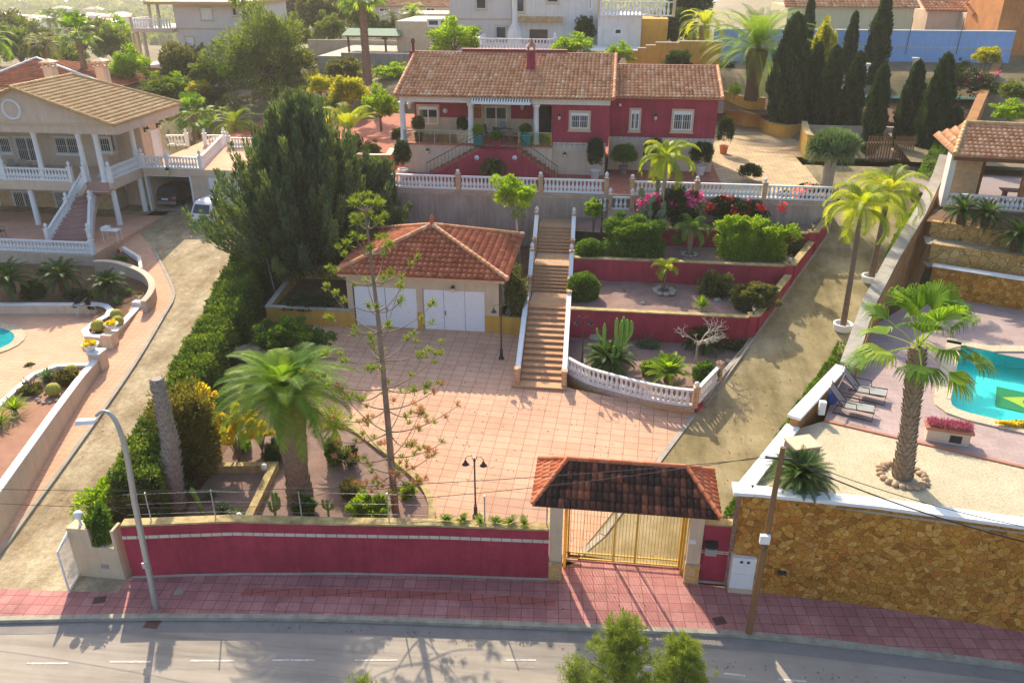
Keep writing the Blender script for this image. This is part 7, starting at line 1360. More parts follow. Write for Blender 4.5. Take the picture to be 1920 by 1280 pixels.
# plumeria
def bare(seed, H):
    rnd = random.Random(seed); b = MB()
    def br(p, d, L, r, n):
        e = p+d*L; b.tube([p, p.lerp(e, .5)+Vector((rnd.uniform(-.04, .04), rnd.uniform(-.04, .04), 0)), e], [r, r*.85, r*.7], 6)
        if n == 0: return
        for k in range(3 if n > 2 else 2): a = rnd.uniform(0, 6.28); br(e, (d*.9+Vector((math.cos(a), math.sin(a), .05))*.85).normalized(), L*rnd.uniform(.62, .85), r*.7, n-1)
    br(Vector((0, 0, 0)), Vector((0, 0, 1)), H*.3, .055, 5); return [('branches', b.mesh('bark_pale'))]
put('bare_tree', 'leafless pale branching tree behind the curved balustrade', 'tree', bare(5, 2.2), 1304, 680, lambda x, y: 1.9, 0, 1.3)
# trees and topiary around the stairs
def ball_tree(label, px, pb, pc, rpx, z, mat='leaf_green'):
    a = G(px, pb, z); c = GY(px-3, pc, a.y); h = c.z-a.z; R_ = rpx*(a.y)/1500*1.05; f = FM(px); n = 8000; r = f.r; o = unit(r.normal(size=(n, 3))); f.leaves(np.array([c.x-a.x, 0, h])+o*R_*r.uniform(.8, 1.03, (n, 1))*(1+.05*np.sin(o[:, :1]*9)*np.sin(o[:, 2:]*8)), o+r.normal(size=(n, 3))*.4, .14, .06, .5+r.normal(size=n)*.2)
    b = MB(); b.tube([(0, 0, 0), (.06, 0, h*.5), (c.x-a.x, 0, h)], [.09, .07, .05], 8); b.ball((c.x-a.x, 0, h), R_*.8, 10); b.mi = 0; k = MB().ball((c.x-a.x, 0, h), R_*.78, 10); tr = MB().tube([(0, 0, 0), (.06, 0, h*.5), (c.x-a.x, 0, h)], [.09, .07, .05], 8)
    return place('topiary_tree', label, 'topiary', [('trunk', tr.mesh('bark_pale')), ('crown', f.mesh(mat)), ('dark_core', k.mesh('hedge_core'))], tuple(a), 0, 1, 'clipped ball trees beside the stairs')  # solid dark ball fills the crown under its leaves
ball_tree('clipped ball tree beside the stairs, upper and smaller of the two', 1108, 515, 474, 27, Z2+.1); ball_tree('clipped ball tree beside the stairs, lower and larger of the two', 1097, 600, 540, 31, Z1+.2)
a = GY(975, 480, 45.5); c = GY(966, 378, 45.5); h = c.z-3.0; f = FM(70); blob(f, (0, 0, h), (1.35, 1.2, 1.3), 9000, .2, .05, 40, .28); place('tree', 'airy light green round-headed tree on a thin trunk left of the stair head', 'tree', [('trunk', MB().tube([(.3, 0, 0), (.15, 0, h*.5), (0, 0, h)], [.12, .08, .05], 8).mesh('bark_pale')), ('crown', f.mesh('leaf_bright'))], (c.x, 45.5, 3.0))
put('shrub', 'variegated tall shrub between the garage and the stairs', 'shrub', [('foliage', bush(71, (.7, .8, 1.3), 6000, .14, .07, 'leaf_olive')), ('stems', ST)], 968, 590, lambda x, y: 3.0); put('shrub', 'low dark shrub at the corner of garage and ochre wall', 'shrub', [('foliage', bush(72, (.6, .5, .35), 2000, .14, .07, 'leaf_deep')), ('stems', ST)], 962, 590, lambda x, y: 2.9)
a = GY(513, 575, 41); f = FM(73); place('young_tree', 'spindly young tree with a small flat crown in the ochre walled bed', 'tree', [('trunk', MB().tube([(.2, 0, 0), (.05, 0, 1.4), (-.05, 0, 2.4)], [.04, .03, .02], 6).mesh('bark_pale')), ('crown', (blob(f, (-.05, 0, 2.5), (.8, .7, .25), 1500, .16, .08, 20, .25), f.mesh('leaf_green'))[1])], (a.x, 41, zb1-.2))
put('shrub', 'dark leafy ground plants in the ochre walled bed', 'shrub', [('foliage', bush(74, (1.6, .9, .3), 3500, .14, .07, 'leaf_deep'))], 580, 575, lambda x, y: zb1-.2)
put('shrub', 'dense glossy round green shrub in front of the ochre wall', 'shrub', [('foliage', bush(75, (1.75, 1.5, 1.0), 15000, .17, .1, 'leaf_green', 90, .2)), ('stems', ST)], 546, 668, zyard)
for L_, px, py, rad, n, mat, z, s in (('big bushy green shrub right of the stairs, left of the swollen palm', 1188, 478, (2.1, 1.2, 1.25), 16000, 'leaf_green', Z3, 80), ('big bright green shrub right of the swollen palm', 1380, 482, (1.35, 1.1, 1.35), 11000, 'leaf_bright', Z3, 81), ('big bright green shrub filling the right end of the upper bed', 1435, 484, (1.35, 1.0, 1.1), 10000, 'leaf_bright', Z3, 82), ('small olive bush beside the upper pier', 1487, 476, (.6, .5, .6), 2200, 'leaf_olive', Z3, 83), ('twiggy grey-green bush in the middle gravel bed', 1340, 552, (1.05, .8, .65), 4200, 'leaf_olive', Z2, 84), ('rounded olive bush at the right end of the middle gravel bed', 1410, 578, (1.15, .9, .75), 7000, 'leaf_olive', Z2, 85), ('small yellow-green bush by the bare tree', 1215, 700, (.4, .4, .35), 1200, 'leaf_bright', 1.8, 86), ('low blue-green ground plant in the cactus bed', 1215, 650, (.6, .4, .2), 900, 'agave', 1.95, 87), ('loose green shrub right of the bright cycad', 1322, 715, (.75, .6, .5), 2600, 'leaf_green', 1.8, 88), ('weedy green patch by the lower pier', 1390, 655, (.9, .5, .22), 1500, 'leaf_olive', 1.95, 89), ('rusty tall grass clump by the upper terrace wall', 1425, 442, (.5, .4, .5), 1500, 'leaf_rust', Z4, 90), ('rusty grass clump right of the first one, by the uppermost pier', 1475, 445, (.5, .4, .4), 1400, 'leaf_olive', Z4, 91)):
    put('shrub', L_, 'shrub', [('foliage', bush(s, rad, n, .15, .075, mat, 60, .24)), ('stems', ST)], px, py, z+.05)
put('yucca', 'spiky yellow-green yucca at the front edge of the middle gravel bed', 'yucca', rosette(5, 70, .6, .028, 'leaf_bright', (88, 0), .35, .1), 1315, 585, Z2); put('aloe', 'tiny green aloe on the middle gravel bed', 'aloe', AG2, 1250, 585, Z2, 0, .35); put('aloe', 'tiny green aloe left on the middle gravel bed', 'aloe', AG2, 1170, 547, Z2, 0, .4)
put('shrub', 'young bright leafy tree over the sloping stair balustrade', 'shrub', [('foliage', bush(92, (.65, .5, .5), 1300, .2, .08, 'leaf_bright', 20, .3, base=1.2)), ('stems', stems(5, 5, 1.7, .3))], 1112, 440, Z4-.2)
# bougainvilleas
def boug(seed, rad, n, bloom, nb, cx=0., L=.14):
    f = FM(seed); blob(f, (0, 0, rad[2]), rad, n, L, .09, 40, .28); g = FM(seed+7); r = g.r; c = np.stack([cx+r.normal(size=14)*rad[0]*.5, r.normal(size=14)*rad[1]*.4-.1, rad[2]*(1.3+.6*r.random(14))], 1); i = r.integers(0, 14, nb); g.leaves(c[i]+r.normal(size=(nb, 3))*.13, r.normal(size=(nb, 3)), .16, .15, .5+r.normal(size=nb)*.25)
    return [('foliage', f.mesh('leaf_deep')), ('flowers', g.mesh(bloom)), ('stems', ST)]
put('bougainvillea', 'magenta bougainvillea over the terrace balustrade behind the prickly pear', 'bougainvillea', boug(1, (1.8, .7, 1.2), 11000, 'bloom_pink', 900), 1262, 432, Z4+.2); put('bougainvillea', 'red flowering bougainvillea mound under the middle terrace balustrade', 'bougainvillea', boug(2, (1.9, .6, .9), 8500, 'bloom_red', 800, .2), 1375, 428, Z4+.1); put('bougainvillea', 'salmon flowering climber on the last terrace balustrade', 'bougainvillea', boug(3, (1.7, .55, 1.0), 8200, 'bloom_salmon', 900, .1), 1508, 408, Z4+.5)
put('bougainvillea', 'magenta-flowering shrub on the slope by the orange wall', 'bougainvillea', boug(4, (2.6, 1.5, 1.5), 7000, 'bloom_pink', 120, .1, .25), 1795, 195, 9.0); 
# drive-edge planting
def strip_veg(name, label, pts, z, W_, Hh, n, mat, seed, L=.16, w=.06):
    P = [tuple(G(a, b_, z)) for a, b_ in pts]; t = thing(name, label, 'hedge', P[0]); inst('foliage', hedge_mesh(rel(P, P[0]), W_, Hh, n, mat, L, w, seed), t); return t
zdx = lambda x, y: zdrive(x, y)
strip_veg('grass_strip', 'tall green grass strip between drive and white-coped plot wall', [(1372, 985), (1420, 905), (1480, 815), (1540, 725), (1580, 660)], zdx, .7, .5, 9000, 'leaf_green', 5); strip_veg('hedge', 'low leafy hedge along the top of the rising grey wall', [(1665, 500), (1690, 450), (1722, 395)], zdx, .6, .7, 3000, 'leaf_bright', 6); strip_veg('hedge', 'ivy-like bright green plants at the upper end of the rising wall', [(1722, 375), (1745, 330), (1760, 300)], zdx, 1.0, 1.6, 5000, 'leaf_green', 7)
# left garden plants
for i, (px, py, r_) in enumerate(((220, 593, .33), (222, 606, .33), (186, 615, .36), (102, 735, .34), (136, 697, .3))):
    a = G(px, py+5, zp1-.1 if i < 3 else ZP+.2); b = MB(); n = 20; rn = 12
    for j in range(rn+1):
        th = math.pi*j/rn
        for k in range(n): rr = r_*math.sin(th)*(1+.05*math.cos(k*math.pi)); b.v.append((rr*math.cos(2*math.pi*k/n), rr*math.sin(2*math.pi*k/n), r_*.85-r_*.92*math.cos(th)))
    b.add([], []); 
    for j in range(rn):
        for k in range(n): b.f.append([j*n+k, j*n+(k+1) % n, (j+1)*n+(k+1) % n, (j+1)*n+k]); b.m.append(0); b.t.append(.5); b.smf.append(False)
    place('barrel_cactus', ['golden barrel cactus in the walled planter, back one', 'golden barrel cactus in the walled planter, just in front of the back one', 'golden barrel cactus at the left of the walled planter', 'golden barrel cactus ringed by stones in the red gravel bed', 'brownish barrel cactus in the corner of the red gravel bed'][i], 'cactus', [('body', b.mesh('barrel_gold'))], tuple(a), 0, 1, 'golden barrel cacti')
for L_, nm, px, py, z, me, sc in (('bright agave rosette beside the curved beige wall', 'agave', 245, 555, 2.0, rosette(8, 50, .5, .05, 'agave', (85, 0)), 1.2), ('blue-green agave in front of the bright one', 'agave', 220, 572, 1.9, AG, 1.5), ('agave rosette in the corner bed by the terracotta walkway', 'agave', 92, 712, ZP+.2, rosette(9, 50, .6, .05, 'agave', (85, 0)), 1.1), ('yellow-green yucca in the red gravel bed', 'yucca', 30, 775, ZP+.2, rosette(10, 40, .8, .035, 'leaf_bright', (75, 5), .2, .25), 1.1), ('yellow-green shrub cut by the left edge in the red gravel bed', 'yucca', 2, 800, ZP+.2, rosette(11, 40, .8, .035, 'leaf_bright', (75, 5), .2, .25), 1.0)): put(nm, L_, nm, me, px, py, z, 0, sc)
for L_, px, py, rad, n, mat, z in (('dark round shrub between the cycads', 65, 558, (.8, .6, .55), 2500, 'leaf_deep', 2.0), ('low dark plant in the cycad bed beside the middle cycad', 150, 562, (.8, .5, .35), 2000, 'leaf_deep', 1.95), ('spindly green shrub against the beige retaining wall', 88, 520, (.45, .4, .5), 1300, 'agave', 2.6), ('green plant in the small dark bed by the cream house', 225, 492, (.5, .4, .2), 900, 'leaf_green', 3.0), ('brown-green low shrub in the corner bed', 128, 718, (.6, .5, .35), 1800, 'leaf_rust', ZP+.2), ('small leafy patch in the corner bed by the agave', 60, 735, (.6, .5, .2), 900, 'leaf_olive', ZP+.2)):
    put('shrub', L_, 'shrub', [('foliage', bush(px+7, rad, n, .15, .075, mat, 40, .25)), ('stems', ST)], px, py, z)
def ring_of_stones(label, px, py, z, R_, n, mat, s=.16, seed=1):
    c = G(px, py, z); t = thing('stone_ring', label, 'stones', tuple(c)); rnd = random.Random(seed)
    for i in range(n):
        a = 6.283*i/n; b = MB(); b.ball((0, 0, 0), 1, 5); b.v = [(x*rnd.uniform(.8, 1.1), y*rnd.uniform(.8, 1.1), z_*rnd.uniform(.7, 1)) for x, y, z_ in b.v]; inst('stone', b.mesh(mat), t, (math.cos(a)*R_, math.sin(a)*R_, s*.3), a, (s*rnd.uniform(.8, 1.3), s*rnd.uniform(.7, 1.1), s*rnd.uniform(.6, .9)))
ring_of_stones('ring of tan boulders around the fan palm foot', 1692, 893, ZD, .72, 20, 'rock_tan', .16); ring_of_stones('ring of pale boulders around the young drooping palm', 1245, 547, Z2+.1, .5, 9, 'rock', .2, 2); ring_of_stones('small stone ring around the swollen palm', 1292, 477, Z3+.1, .4, 9, 'rock', .12, 3); ring_of_stones('ring of stones around the golden barrel cactus in red gravel', 96, 745, ZP+.2, .55, 12, 'rock', .1, 4)
for L_, px, py, z, s in (('large pale boulder at the foot of the lower crimson terrace wall', 1115, 638, 1.95, .45), ('tan rock by the sloping drive kerb', 1366, 680, 1.9, .25), ('grey rocks under the twiggy bush', 1345, 565, Z2, .25), ('small flat rock on the gravel bed', 1205, 570, Z2, .18)):
    p = G(px, py, z); b = MB(); b.ball((0, 0, 0), 1, 6); rnd = random.Random(px); b.v = [(x*rnd.uniform(.8, 1.1), y*rnd.uniform(.8, 1.1), z_*rnd.uniform(.75, 1)) for x, y, z_ in b.v]; o = tag(inst('boulder', b.mesh('rock'), None, tuple(p+Vector((0, 0, s*.3))), px, (s, s*.8, s*.6)), L_, 'boulder')
# ---- background trees
TR = {}
def bt_(v):
    if v not in TR:
        k = {'g': ('leaf_back', (3, 2.8, 2.6), 6500), 'o': ('leaf_olive', (3, 2.8, 2.6), 6500), 'b': ('leaf_bright', (3, 3, 2.4), 5500), 'd': ('leaf_deep', (3, 2.6, 2.8), 6500), 'w': ('leaf_back', (4.2, 4, 4), 17000), 'y': ('leaf_gold', (3, 2.6, 2.4), 5000)}[v]
        TR[v] = tree_mesh(hash(v) % 97 if 0 else ord(v), 6, 2.0, k[1], k[2], .42 if v != 'w' else .34, .2 if v != 'w' else .1, k[0], 'bark', .2, 70, .24)
    return [('trunk', TR[v][0]), ('crown', TR[v][1])]
def btree(label, px, py, y, w, v, hs=1., zoff=0, name='tree', group='background trees'):
    c = GY(px, py, y); sc = w*y/1500/6; a = Vector((c.x, y, c.z-6*sc*hs*.55)); place(name, label, 'tree', bt_(v), tuple(a), px*.37, (sc, sc, sc*hs), group)
for L_, px, py, y, w, v, hs in (
 ('big dark willowy tree left of centre behind the conifer', 490, 100, 80, 150, 'w', 1.05), ('olive bushy tree under the upper left villa', 345, 130, 84, 100, 'o', 1.), ('light green tree left of the villa foot', 245, 132, 82, 75, 'b', 1.), ('bright green shrub tree behind the two small palms', 435, 135, 78, 50, 'b', 1.), ('mid green tree at the hillside between villa and willowy tree', 395, 145, 80, 80, 'g', .9), ('olive tree right behind the cream wall', 300, 175, 77.5, 80, 'g', .7), ('small yellowish shrub tree on the slope above the feather palm', 375, 170, 77.5, 50, 'y', .8), ('dark tree under the villa corner', 415, 92, 95, 50, 'd', 1.1), ('round olive tree at the edge of the dry slope', 560, 120, 80, 70, 'o', .8), ('grey-green round bush on the dry slope', 645, 135, 79, 75, 'o', .75),
 ('pale tree behind the grey lamp post far left', 600, 35, 118, 95, 'o', 1.), ('green tree mass left of the pergola', 620, 62, 110, 60, 'g', 1.), ('bright green tree behind the pergola', 680, 45, 112, 65, 'g', 1.), ('olive tree above the willowy tree', 500, 40, 120, 70, 'o', 1.), ('dark green tree right of the tall palm trunk', 725, 60, 108, 40, 'd', 1.), ('leafy fig tree against the beige tall house', 850, 80, 76, 85, 'b', .85), ('climber-like bright bushes left of the stepped ochre wall', 1075, 92, 76, 75, 'b', .6), ('dark purple-green climber on the white house', 1097, 60, 85.5, 38, 'd', 1.4), ('leafy bright bush behind the annex roof', 1160, 105, 75.5, 50, 'b', .8), ('dark green bush in front of the stepped ochre wall', 1270, 115, 74, 55, 'd', .7), ('large dark tree above the stepped ochre wall', 1265, 60, 90, 90, 'd', .9), ('olive shaded tree top behind the bright palm', 1290, 15, 96, 90, 'd', .9),
 ('bright green rounded tree at the left end of the veranda', 712, 205, 60, 62, 'b', 1.2), ('golden green tree behind the big conifer, right side', 655, 180, 64, 75, 'y', 1.), ('golden-leaved tree poking above the conifer top', 600, 165, 66, 55, 'y', .9), ('dark green shrub at the end of the veranda', 745, 255, 57, 30, 'd', 1.), ('green shrub mass under the bright round tree', 695, 285, 56.5, 45, 'g', .8), ('dark green shrub beside the terracotta planter', 660, 275, 58, 50, 'd', .9),
 ('dense green tree behind the roof palm at left', 130, 125, 100, 85, 'g', .9), ('bright tree between the villa foot and cream wall', 330, 165, 79, 60, 'b', .8), ('olive scrubby tree above the roof terrace palms', 395, 185, 78, 60, 'o', .7), ('green tree left of the dry slope', 530, 150, 82, 80, 'd', .8), ('green tree behind the far end of the villa', 470, 60, 110, 70, 'g', .9), ('bushy green tree right of the villa foot', 440, 95, 100, 60, 'b', .8), ('dark tree behind the willowy tree', 545, 70, 112, 80, 'g', .8), ('green hedge-like tree beneath the grey wall', 740, 140, 82, 70, 'b', .5), ('green tree on the slope behind the roof chimneys', 250, 165, 84, 80, 'g', .8), ('small olive tree by the conifer top', 560, 190, 70, 70, 'o', .8), ('leafy tree between the conifer and golden palms', 620, 215, 63, 60, 'g', .9), ('hazy olive tree at the top left corner', 10, 60, 150, 90, 'o', 1.), ('hazy green tree under the distant town', 60, 78, 135, 80, 'g', .9), ('hazy green tree right of the distant town', 180, 75, 140, 90, 'o', .9), ('green tree left of the far flat-roofed houses', 655, 25, 130, 60, 'g', .9), ('hazy tree top between villa and willowy tree', 540, 25, 150, 80, 'o', .9),
 ('hazy green tree at upper far left', 35, 95, 110, 90, 'g', 1.), ('hazy olive tree behind the red tiled roof', 85, 100, 105, 75, 'o', 1.), ('hazy green tree between the roof palm and villa', 210, 90, 118, 80, 'g', 1.), ('hazy bright tree left of the villa balcony', 225, 75, 140, 70, 'b', 1.), ('clipped square green bush beside the stout palm', 1378, 172, 70.5, 26, 'b', 1.), ('yellow-leaved shrub by the orange wall', 1850, 110, 80, 45, 'y', .9), ('bright hedge-like shrub above the gazebo roof', 1895, 215, 62, 60, 'b', .7), ('dark green bush left of the orange wall', 1745, 150, 82, 50, 'd', .6), ('green bush on the slope right of the orange wall', 1900, 175, 66, 50, 'g', .8), ('bush below the blue wall right end', 1805, 130, 82, 30, 'g', .9), ('dark bush at the foot of the blue wall', 1360, 130, 81, 35, 'd', .8)):
    btree(L_, px, py, y, w, v, hs)
# far woods as one mass, and hazy single far trees
f = FM(99); r = f.r; n = 1500; 
ctr = []
for i in range(n):
    px, py = r.uniform(-60, 1250), 6+78*r.random()**1.2
    if px > 850 and py > 25: continue
    if r.random() < .8 and ((px < 260 and 34 < py < 72) or (460 < px < 660 and 8 < py < 40)): continue
    p = G(px, py, terr)
    if 118 < p.y < 900: ctr.append((p.x, p.y, p.z, 1.0))
for i, (x, y, z, s) in enumerate(ctr):
    s = (2.2+r.random()*2.2)*(1+max(0, y-250)/350); k = 60; o = unit(r.normal(size=(k, 3))); o[:, 2] = abs(o[:, 2])*.9; f.leaves(np.array([x, y, z])+o*[s*1.3, s*1.3, s]*r.uniform(.6, 1, (k, 1)), unit(o+r.normal(size=(k, 3))*.5), s*.75, s*.5, r.uniform(.2, .8)+r.normal(size=k)*.12)
o = inst('far_woods', f.mesh('leaf_back'), None); tag(o, kind='stuff', label='far hazy tree cover on the hillside', cat='woods')
f = FM(98); r = f.r; n = 60000; x = r.uniform(-90, -12, n); y = r.uniform(67, 118, n); P = np.array([(a, b_, terr(a, b_)) for a, b_ in zip(x, y)]); kf = ((x < -37) | (y > 78)) & ((np.sin(x*.35)+np.sin(y*.41+x*.1)+r.normal(size=n)*.5) > -.3); P = P[kf]; n = len(P); f.leaves(P+[0, 0, .25]+r.normal(size=(n, 3))*[.2, .2, .18], unit(r.normal(size=(n, 3))+[0, 0, 1]), .5, .22, .5+r.normal(size=n)*.25)
o = inst('hillside_scrub', f.mesh('leaf_olive'), None); tag(o, kind='stuff', label='low scrub covering the dry hillside', cat='scrub')
# ---- foreground pine tops on the near side of the road
def pine(seed, H, R_, n, th):
    f = FM(seed); r = f.r; b = MB(); b.tube([(0, 0, 0), (.05, 0, H*.9)], [.14, .04], 7)
    for i in range(46):
        t = (i+.5)/46; az = i*2.4; L = R_*(1-t)**.6*r.uniform(.6, 1.05)+.15; z0 = th+(H-th)*t*.92; h = np.array([math.cos(az), math.sin(az), 0]); e = np.array([0, 0, z0])+h*L+[0, 0, L*.55]; b.tube([(0, 0, z0-.1), tuple(e)], [.03, .01], 4)
        for q in range(9): s = r.uniform(.3, 1.05); c = np.array([0, 0, z0])*(1-s)+e*s+r.normal(size=3)*.1; k = n//46//9; o = unit(r.normal(size=(k, 3))+h*.3+[0, 0, .6]); f.leaves(c+o*.09, o, .2, .014, .5+r.normal(size=k)*.2)
    return [('trunk', b.mesh('bark')), ('crown', f.mesh('needle'))]
for i, (px, py, y, H, R_) in enumerate(((1170, 1163, 15.0, 0, 1.0), (1285, 1198, 15.2, 0, 1.0), (1080, 1235, 14.6, 0, .55), (676, 1269, 14.5, 0, .3))):
    t = GY(px, py, y); place('pine_tree', ['taller feathery pine top rising at the bottom edge', 'right-hand pine top at the bottom edge, before the kerb', 'small twiggy pine top left of the taller one at the bottom edge', 'tip of a pine barely poking in at the bottom centre'][i], 'pine', pine(20+i, t.z+1.5, R_, 16000 if i < 2 else 6000, max(.5, t.z-1.5)), (t.x, y, -1.5), 0, 1, 'young pines on the near side of the road')
m1 = MB(); m1.box(-60, -10, -2, 60, 2.2, -.01); struct('near_verge', m1, 'dry_hill')
# ============================================================ lamps, poles, wires
def courtyard_lamp(label, px, pb, pt, z, mesh_cache={}):
    a = G(px, pb, z); h = GY(px, pt, a.y).z-a.z
    if 'm' not in mesh_cache:
        b = MB(); b.lathe([(.13, 0), (.13, .05), (.08, .12), (.07, .45), (.045, .55), (.035, .6), (.03, 2.45), (.05, 2.5), (.02, 2.62)], n=10); mesh_cache['m'] = b.mesh('dark_metal')
        b = MB()
        for s in (-1, 1): b.tube([(s*.02, 0, 2.3), (s*.02, 0, 2.5), (s*.1, 0, 2.68), (s*.24, 0, 2.7), (s*.33, 0, 2.58), (s*.33, 0, 2.5)], .013, 6)
        mesh_cache['a'] = b.mesh('dark_metal'); b = MB(); b.lathe([(.14, 0), (.07, .08), (.04, .16), (.02, .2)], (0, 0, 2.32), 12); mesh_cache['s'] = b.mesh('dark_metal'); b = MB(); b.ball((0, 0, 2.31), .06, 8); mesh_cache['g'] = b.mesh('lamp_glass')
    s = h/2.68; t = thing('courtyard_lamp', label, 'lamp post', tuple(a), 0, 'twin-headed black lamp posts')
    inst('post', mesh_cache['m'], t, sc=s); inst('bracket', mesh_cache['a'], t, sc=s)
    for x in (-.33, .33): sh = inst('lamp_shade', mesh_cache['s'], t, (x*s, 0, 0), sc=s); inst('bulb', mesh_cache['g'], sh)
courtyard_lamp('twin-headed lamp post on the sunny courtyard just behind the street wall', 892, 968, 856, zyard); courtyard_lamp('twin-headed lamp post beside the garage and garden stairs', 940, 672, 572, zyard); courtyard_lamp('twin-headed lamp post in the cactus bed right of the stairs', 1091, 690, 594, lambda x, y: 1.8)
courtyard_lamp('slim dark lamp post in the upper bed by the sloping stair balustrade', 1127, 440, 370, Z4) ; 
for i, (px, py, y, z) in enumerate(((1413, 583, yb1, zt1), (1479, 487, yb2, zt2), (1518, 428, yb3, zt3))):
    q = Vector((side(y)-.1, y, z+.19)); t = thing('pier_lamp', ['small white lantern on the lowest crimson pier', 'small white lantern on the middle crimson pier', 'small white lantern on the uppermost crimson pier'][i], 'lantern', tuple(q), 0, 'lanterns on the crimson piers')
    inst('stand', MB().lathe([(.09, 0), (.03, .04), (.025, .16), (.06, .18)], n=8).mesh('dark_metal'), t); inst('glass', MB().lathe([(.06, .18), (.11, .38)], n=6).mesh('lamp_glass'), t); inst('cap', MB().lathe([(.13, .38), (.05, .48), (.01, .54)], n=6).mesh('dark_metal'), t)
a = G(293, 1140, .12); y = a.y; t = thing('street_lamp', 'tall grey street lamp with curved arm on the pavement by the crimson wall', 'street lamp', tuple(a))
P = [GY(293, 1140, y), GY(252, 940, y), GY(237, 850, y), GY(222, 800, y), GY(207, 776, y), GY(192, 771, y), GY(180, 779, y)]; P = [P[0], P[0].lerp(P[1], .5)]+smooth(P[1:], 4); MB().tube(P, [.1-.06*i/len(P) for i in range(len(P))], 10).build('pole', 'steel', t)
q = GY(163, 791, y); MB().add([(q.x-.32, y-.16, q.z-.06), (q.x+.3, y-.12, q.z+.02), (q.x+.3, y+.12, q.z+.02), (q.x-.32, y+.16, q.z-.06), (q.x-.3, y-.1, q.z+.06), (q.x+.3, y-.06, q.z+.12), (q.x+.3, y+.06, q.z+.12), (q.x-.3, y+.1, q.z+.06)], [(3, 2, 1, 0), (4, 5, 6, 7), (0, 1, 5, 4), (1, 2, 6, 5), (2, 3, 7, 6), (3, 0, 4, 7)]).build('lamp_head', 'pot_white', t)
q = GY(274, 1056, y); MB().cb((q.x, y-.1, q.z-.12), .16, .04, .22).build('service_plate', 'steel', t)
a = G(1404, 1185, .12); y = a.y; up_ = GY(1468, 838, y); t = thing('utility_pole', 'leaning weathered wooden utility pole in front of the stone wall', 'utility pole', tuple(a))
MB().tube([tuple(a), tuple(a.lerp(up_, .5)), tuple(up_)], [.115, .1, .075], 10).build('pole', 'wood_pole', t); q = GY(1433, 1003, y); MB().box(q.x-.16, y-.24, q.z-.16, q.x+.14, y-.11, q.z+.14).build('junction_box', 'pot_white', t)
MB().tube([(q.x, y-.15, q.z-.16), (q.x-.12, y-.18, q.z-.35), (q.x+.02, y-.18, q.z-.45), (q.x+.1, y-.15, q.z-.3)], .015, 5).build('cable_loop', 'black_cable', t); MB().box(up_.x-.45, y-.03, up_.z-.42, up_.x+.3, y+.03, up_.z-.36).build('crossarm', 'dark_metal', t)
q0, q1 = GY(1419, 980, RY-.05), GY(1409, 1075, RY-.05); MB().box(q1.x-.0, RY-.1, .1, q1.x+.12, RY-.02, q0.z).build('conduit', 'roof_orange', None, 'thin orange-red conduit strip on the stone wall corner beside the pole', 'conduit')
def cable(label, A, B, sag=.3, r=.012):
    P = [A.lerp(B, i/24)-Vector((0, 0, sag*4*(i/24)*(1-i/24))) for i in range(25)]; MB().tube(P, r, 4, False).build('overhead_cable', 'black_cable', None, label, 'cable', 'overhead cables')
u = up_-Vector((0, 0, .4)); cable('overhead cable from the pole running left above the gateway roof', u+Vector((-.4, 0, 0)), GY(-60, 915, y-.4), .5); cable('second overhead cable sagging left across the courtyard', u+Vector((-.3, 0, .1)), GY(-60, 940, y-.1), .9); cable('overhead cable from the pole to the far right, upper strand', u+Vector((.2, 0, .1)), GY(2050, 1010, y-2), .3); cable('overhead cable from the pole to the far right, lower strand', u+Vector((.2, 0, 0)), GY(2050, 1045, y-2.3), .3, .022)
# ============================================================ pots
POTM = MB().lathe([(.27, 0), (.29, .02), (.38, .62), (.42, .64), (.42, .7), (.36, .7), (.35, .6), (.01, .6)], n=16).mesh('pot_white')
def potted(label, px, py, z, sc, fol, mat='leaf_deep', pot='pot_white', seed=1, y=None, group=None, n=6000, L=.13):
    a = G(px, py, z); 
    if y: a = Vector((GY(px, py, y).x, y, z))
    t = thing('potted_shrub', label, 'potted plant', tuple(a), 0, group); pm = POTM
    if pot != 'pot_white': pm = POTM.copy(); pm.materials.clear(); pm.materials.append(M[pot])
    inst('pot', pm, t, sc=sc); f = FM(seed); blob(f, (0, 0, .62*sc+fol[2]), fol, n, L, .07, 150, .3, lump=.1); inst('foliage', f.mesh(mat), t)
potted('tall oval clipped shrub in white pot at the left corner of the veranda', 757, 334, T, .85, (.58, .55, 1.0), seed=101, group='clipped shrubs in white pots'); potted('tall oval clipped shrub in white pot at the right corner of the bungalow', 1115, 335, T, .85, (.6, .58, 1.1), 'leaf_deep', seed=102, group='clipped shrubs in white pots')
potted('round clipped shrub in white pot between the annex windows', 1226, 328, T, .85, (.8, .7, .95), seed=103, group='clipped shrubs in white pots'); potted('round clipped shrub in white pot near the annex right corner', 1312, 328, T, .85, (.8, .75, .85), seed=104, group='clipped shrubs in white pots')
potted('dark shrub in terracotta pot at the annex corner facing the paved court', 1356, 288, T, .85, (.7, .6, 1.1), seed=105, pot='terracotta'); potted('dark bushy plants in a grey pot in the nook beside the annex', 1168, 326, T, .8, (.9, .6, .75), 'leaf_green', 'grey_slab', 106)
potted('green bushy plant in teal pot left of the veranda table', 897, 272, FZ+.1, .95, (.42, .4, .36), 'leaf_bright', 'teal_pot', 107, n=2500); potted('green bushy plant in big teal pot right of the veranda table', 985, 272, FZ+.1, 1.05, (.42, .4, .36), 'leaf_green', 'teal_pot', 108, n=2500)
potted('leafy plant in red pot at the front of the veranda stairs', 932, 277, FZ+.1, .6, (.42, .3, .38), 'leaf_green', 'red_wall', 109, n=2200); potted('grey leafy plant in dark pot behind the glass railing on the left', 786, 272, FZ+.1, .8, (.5, .4, .6), 'leaf_olive', 'wood_dark', 110, n=2500, y=53.6); potted('dark plant by the recessed veranda corner', 868, 268, FZ+.1, .6, (.4, .35, .6), 'leaf_deep', 'grey_slab', 111, n=2200, y=54.6)
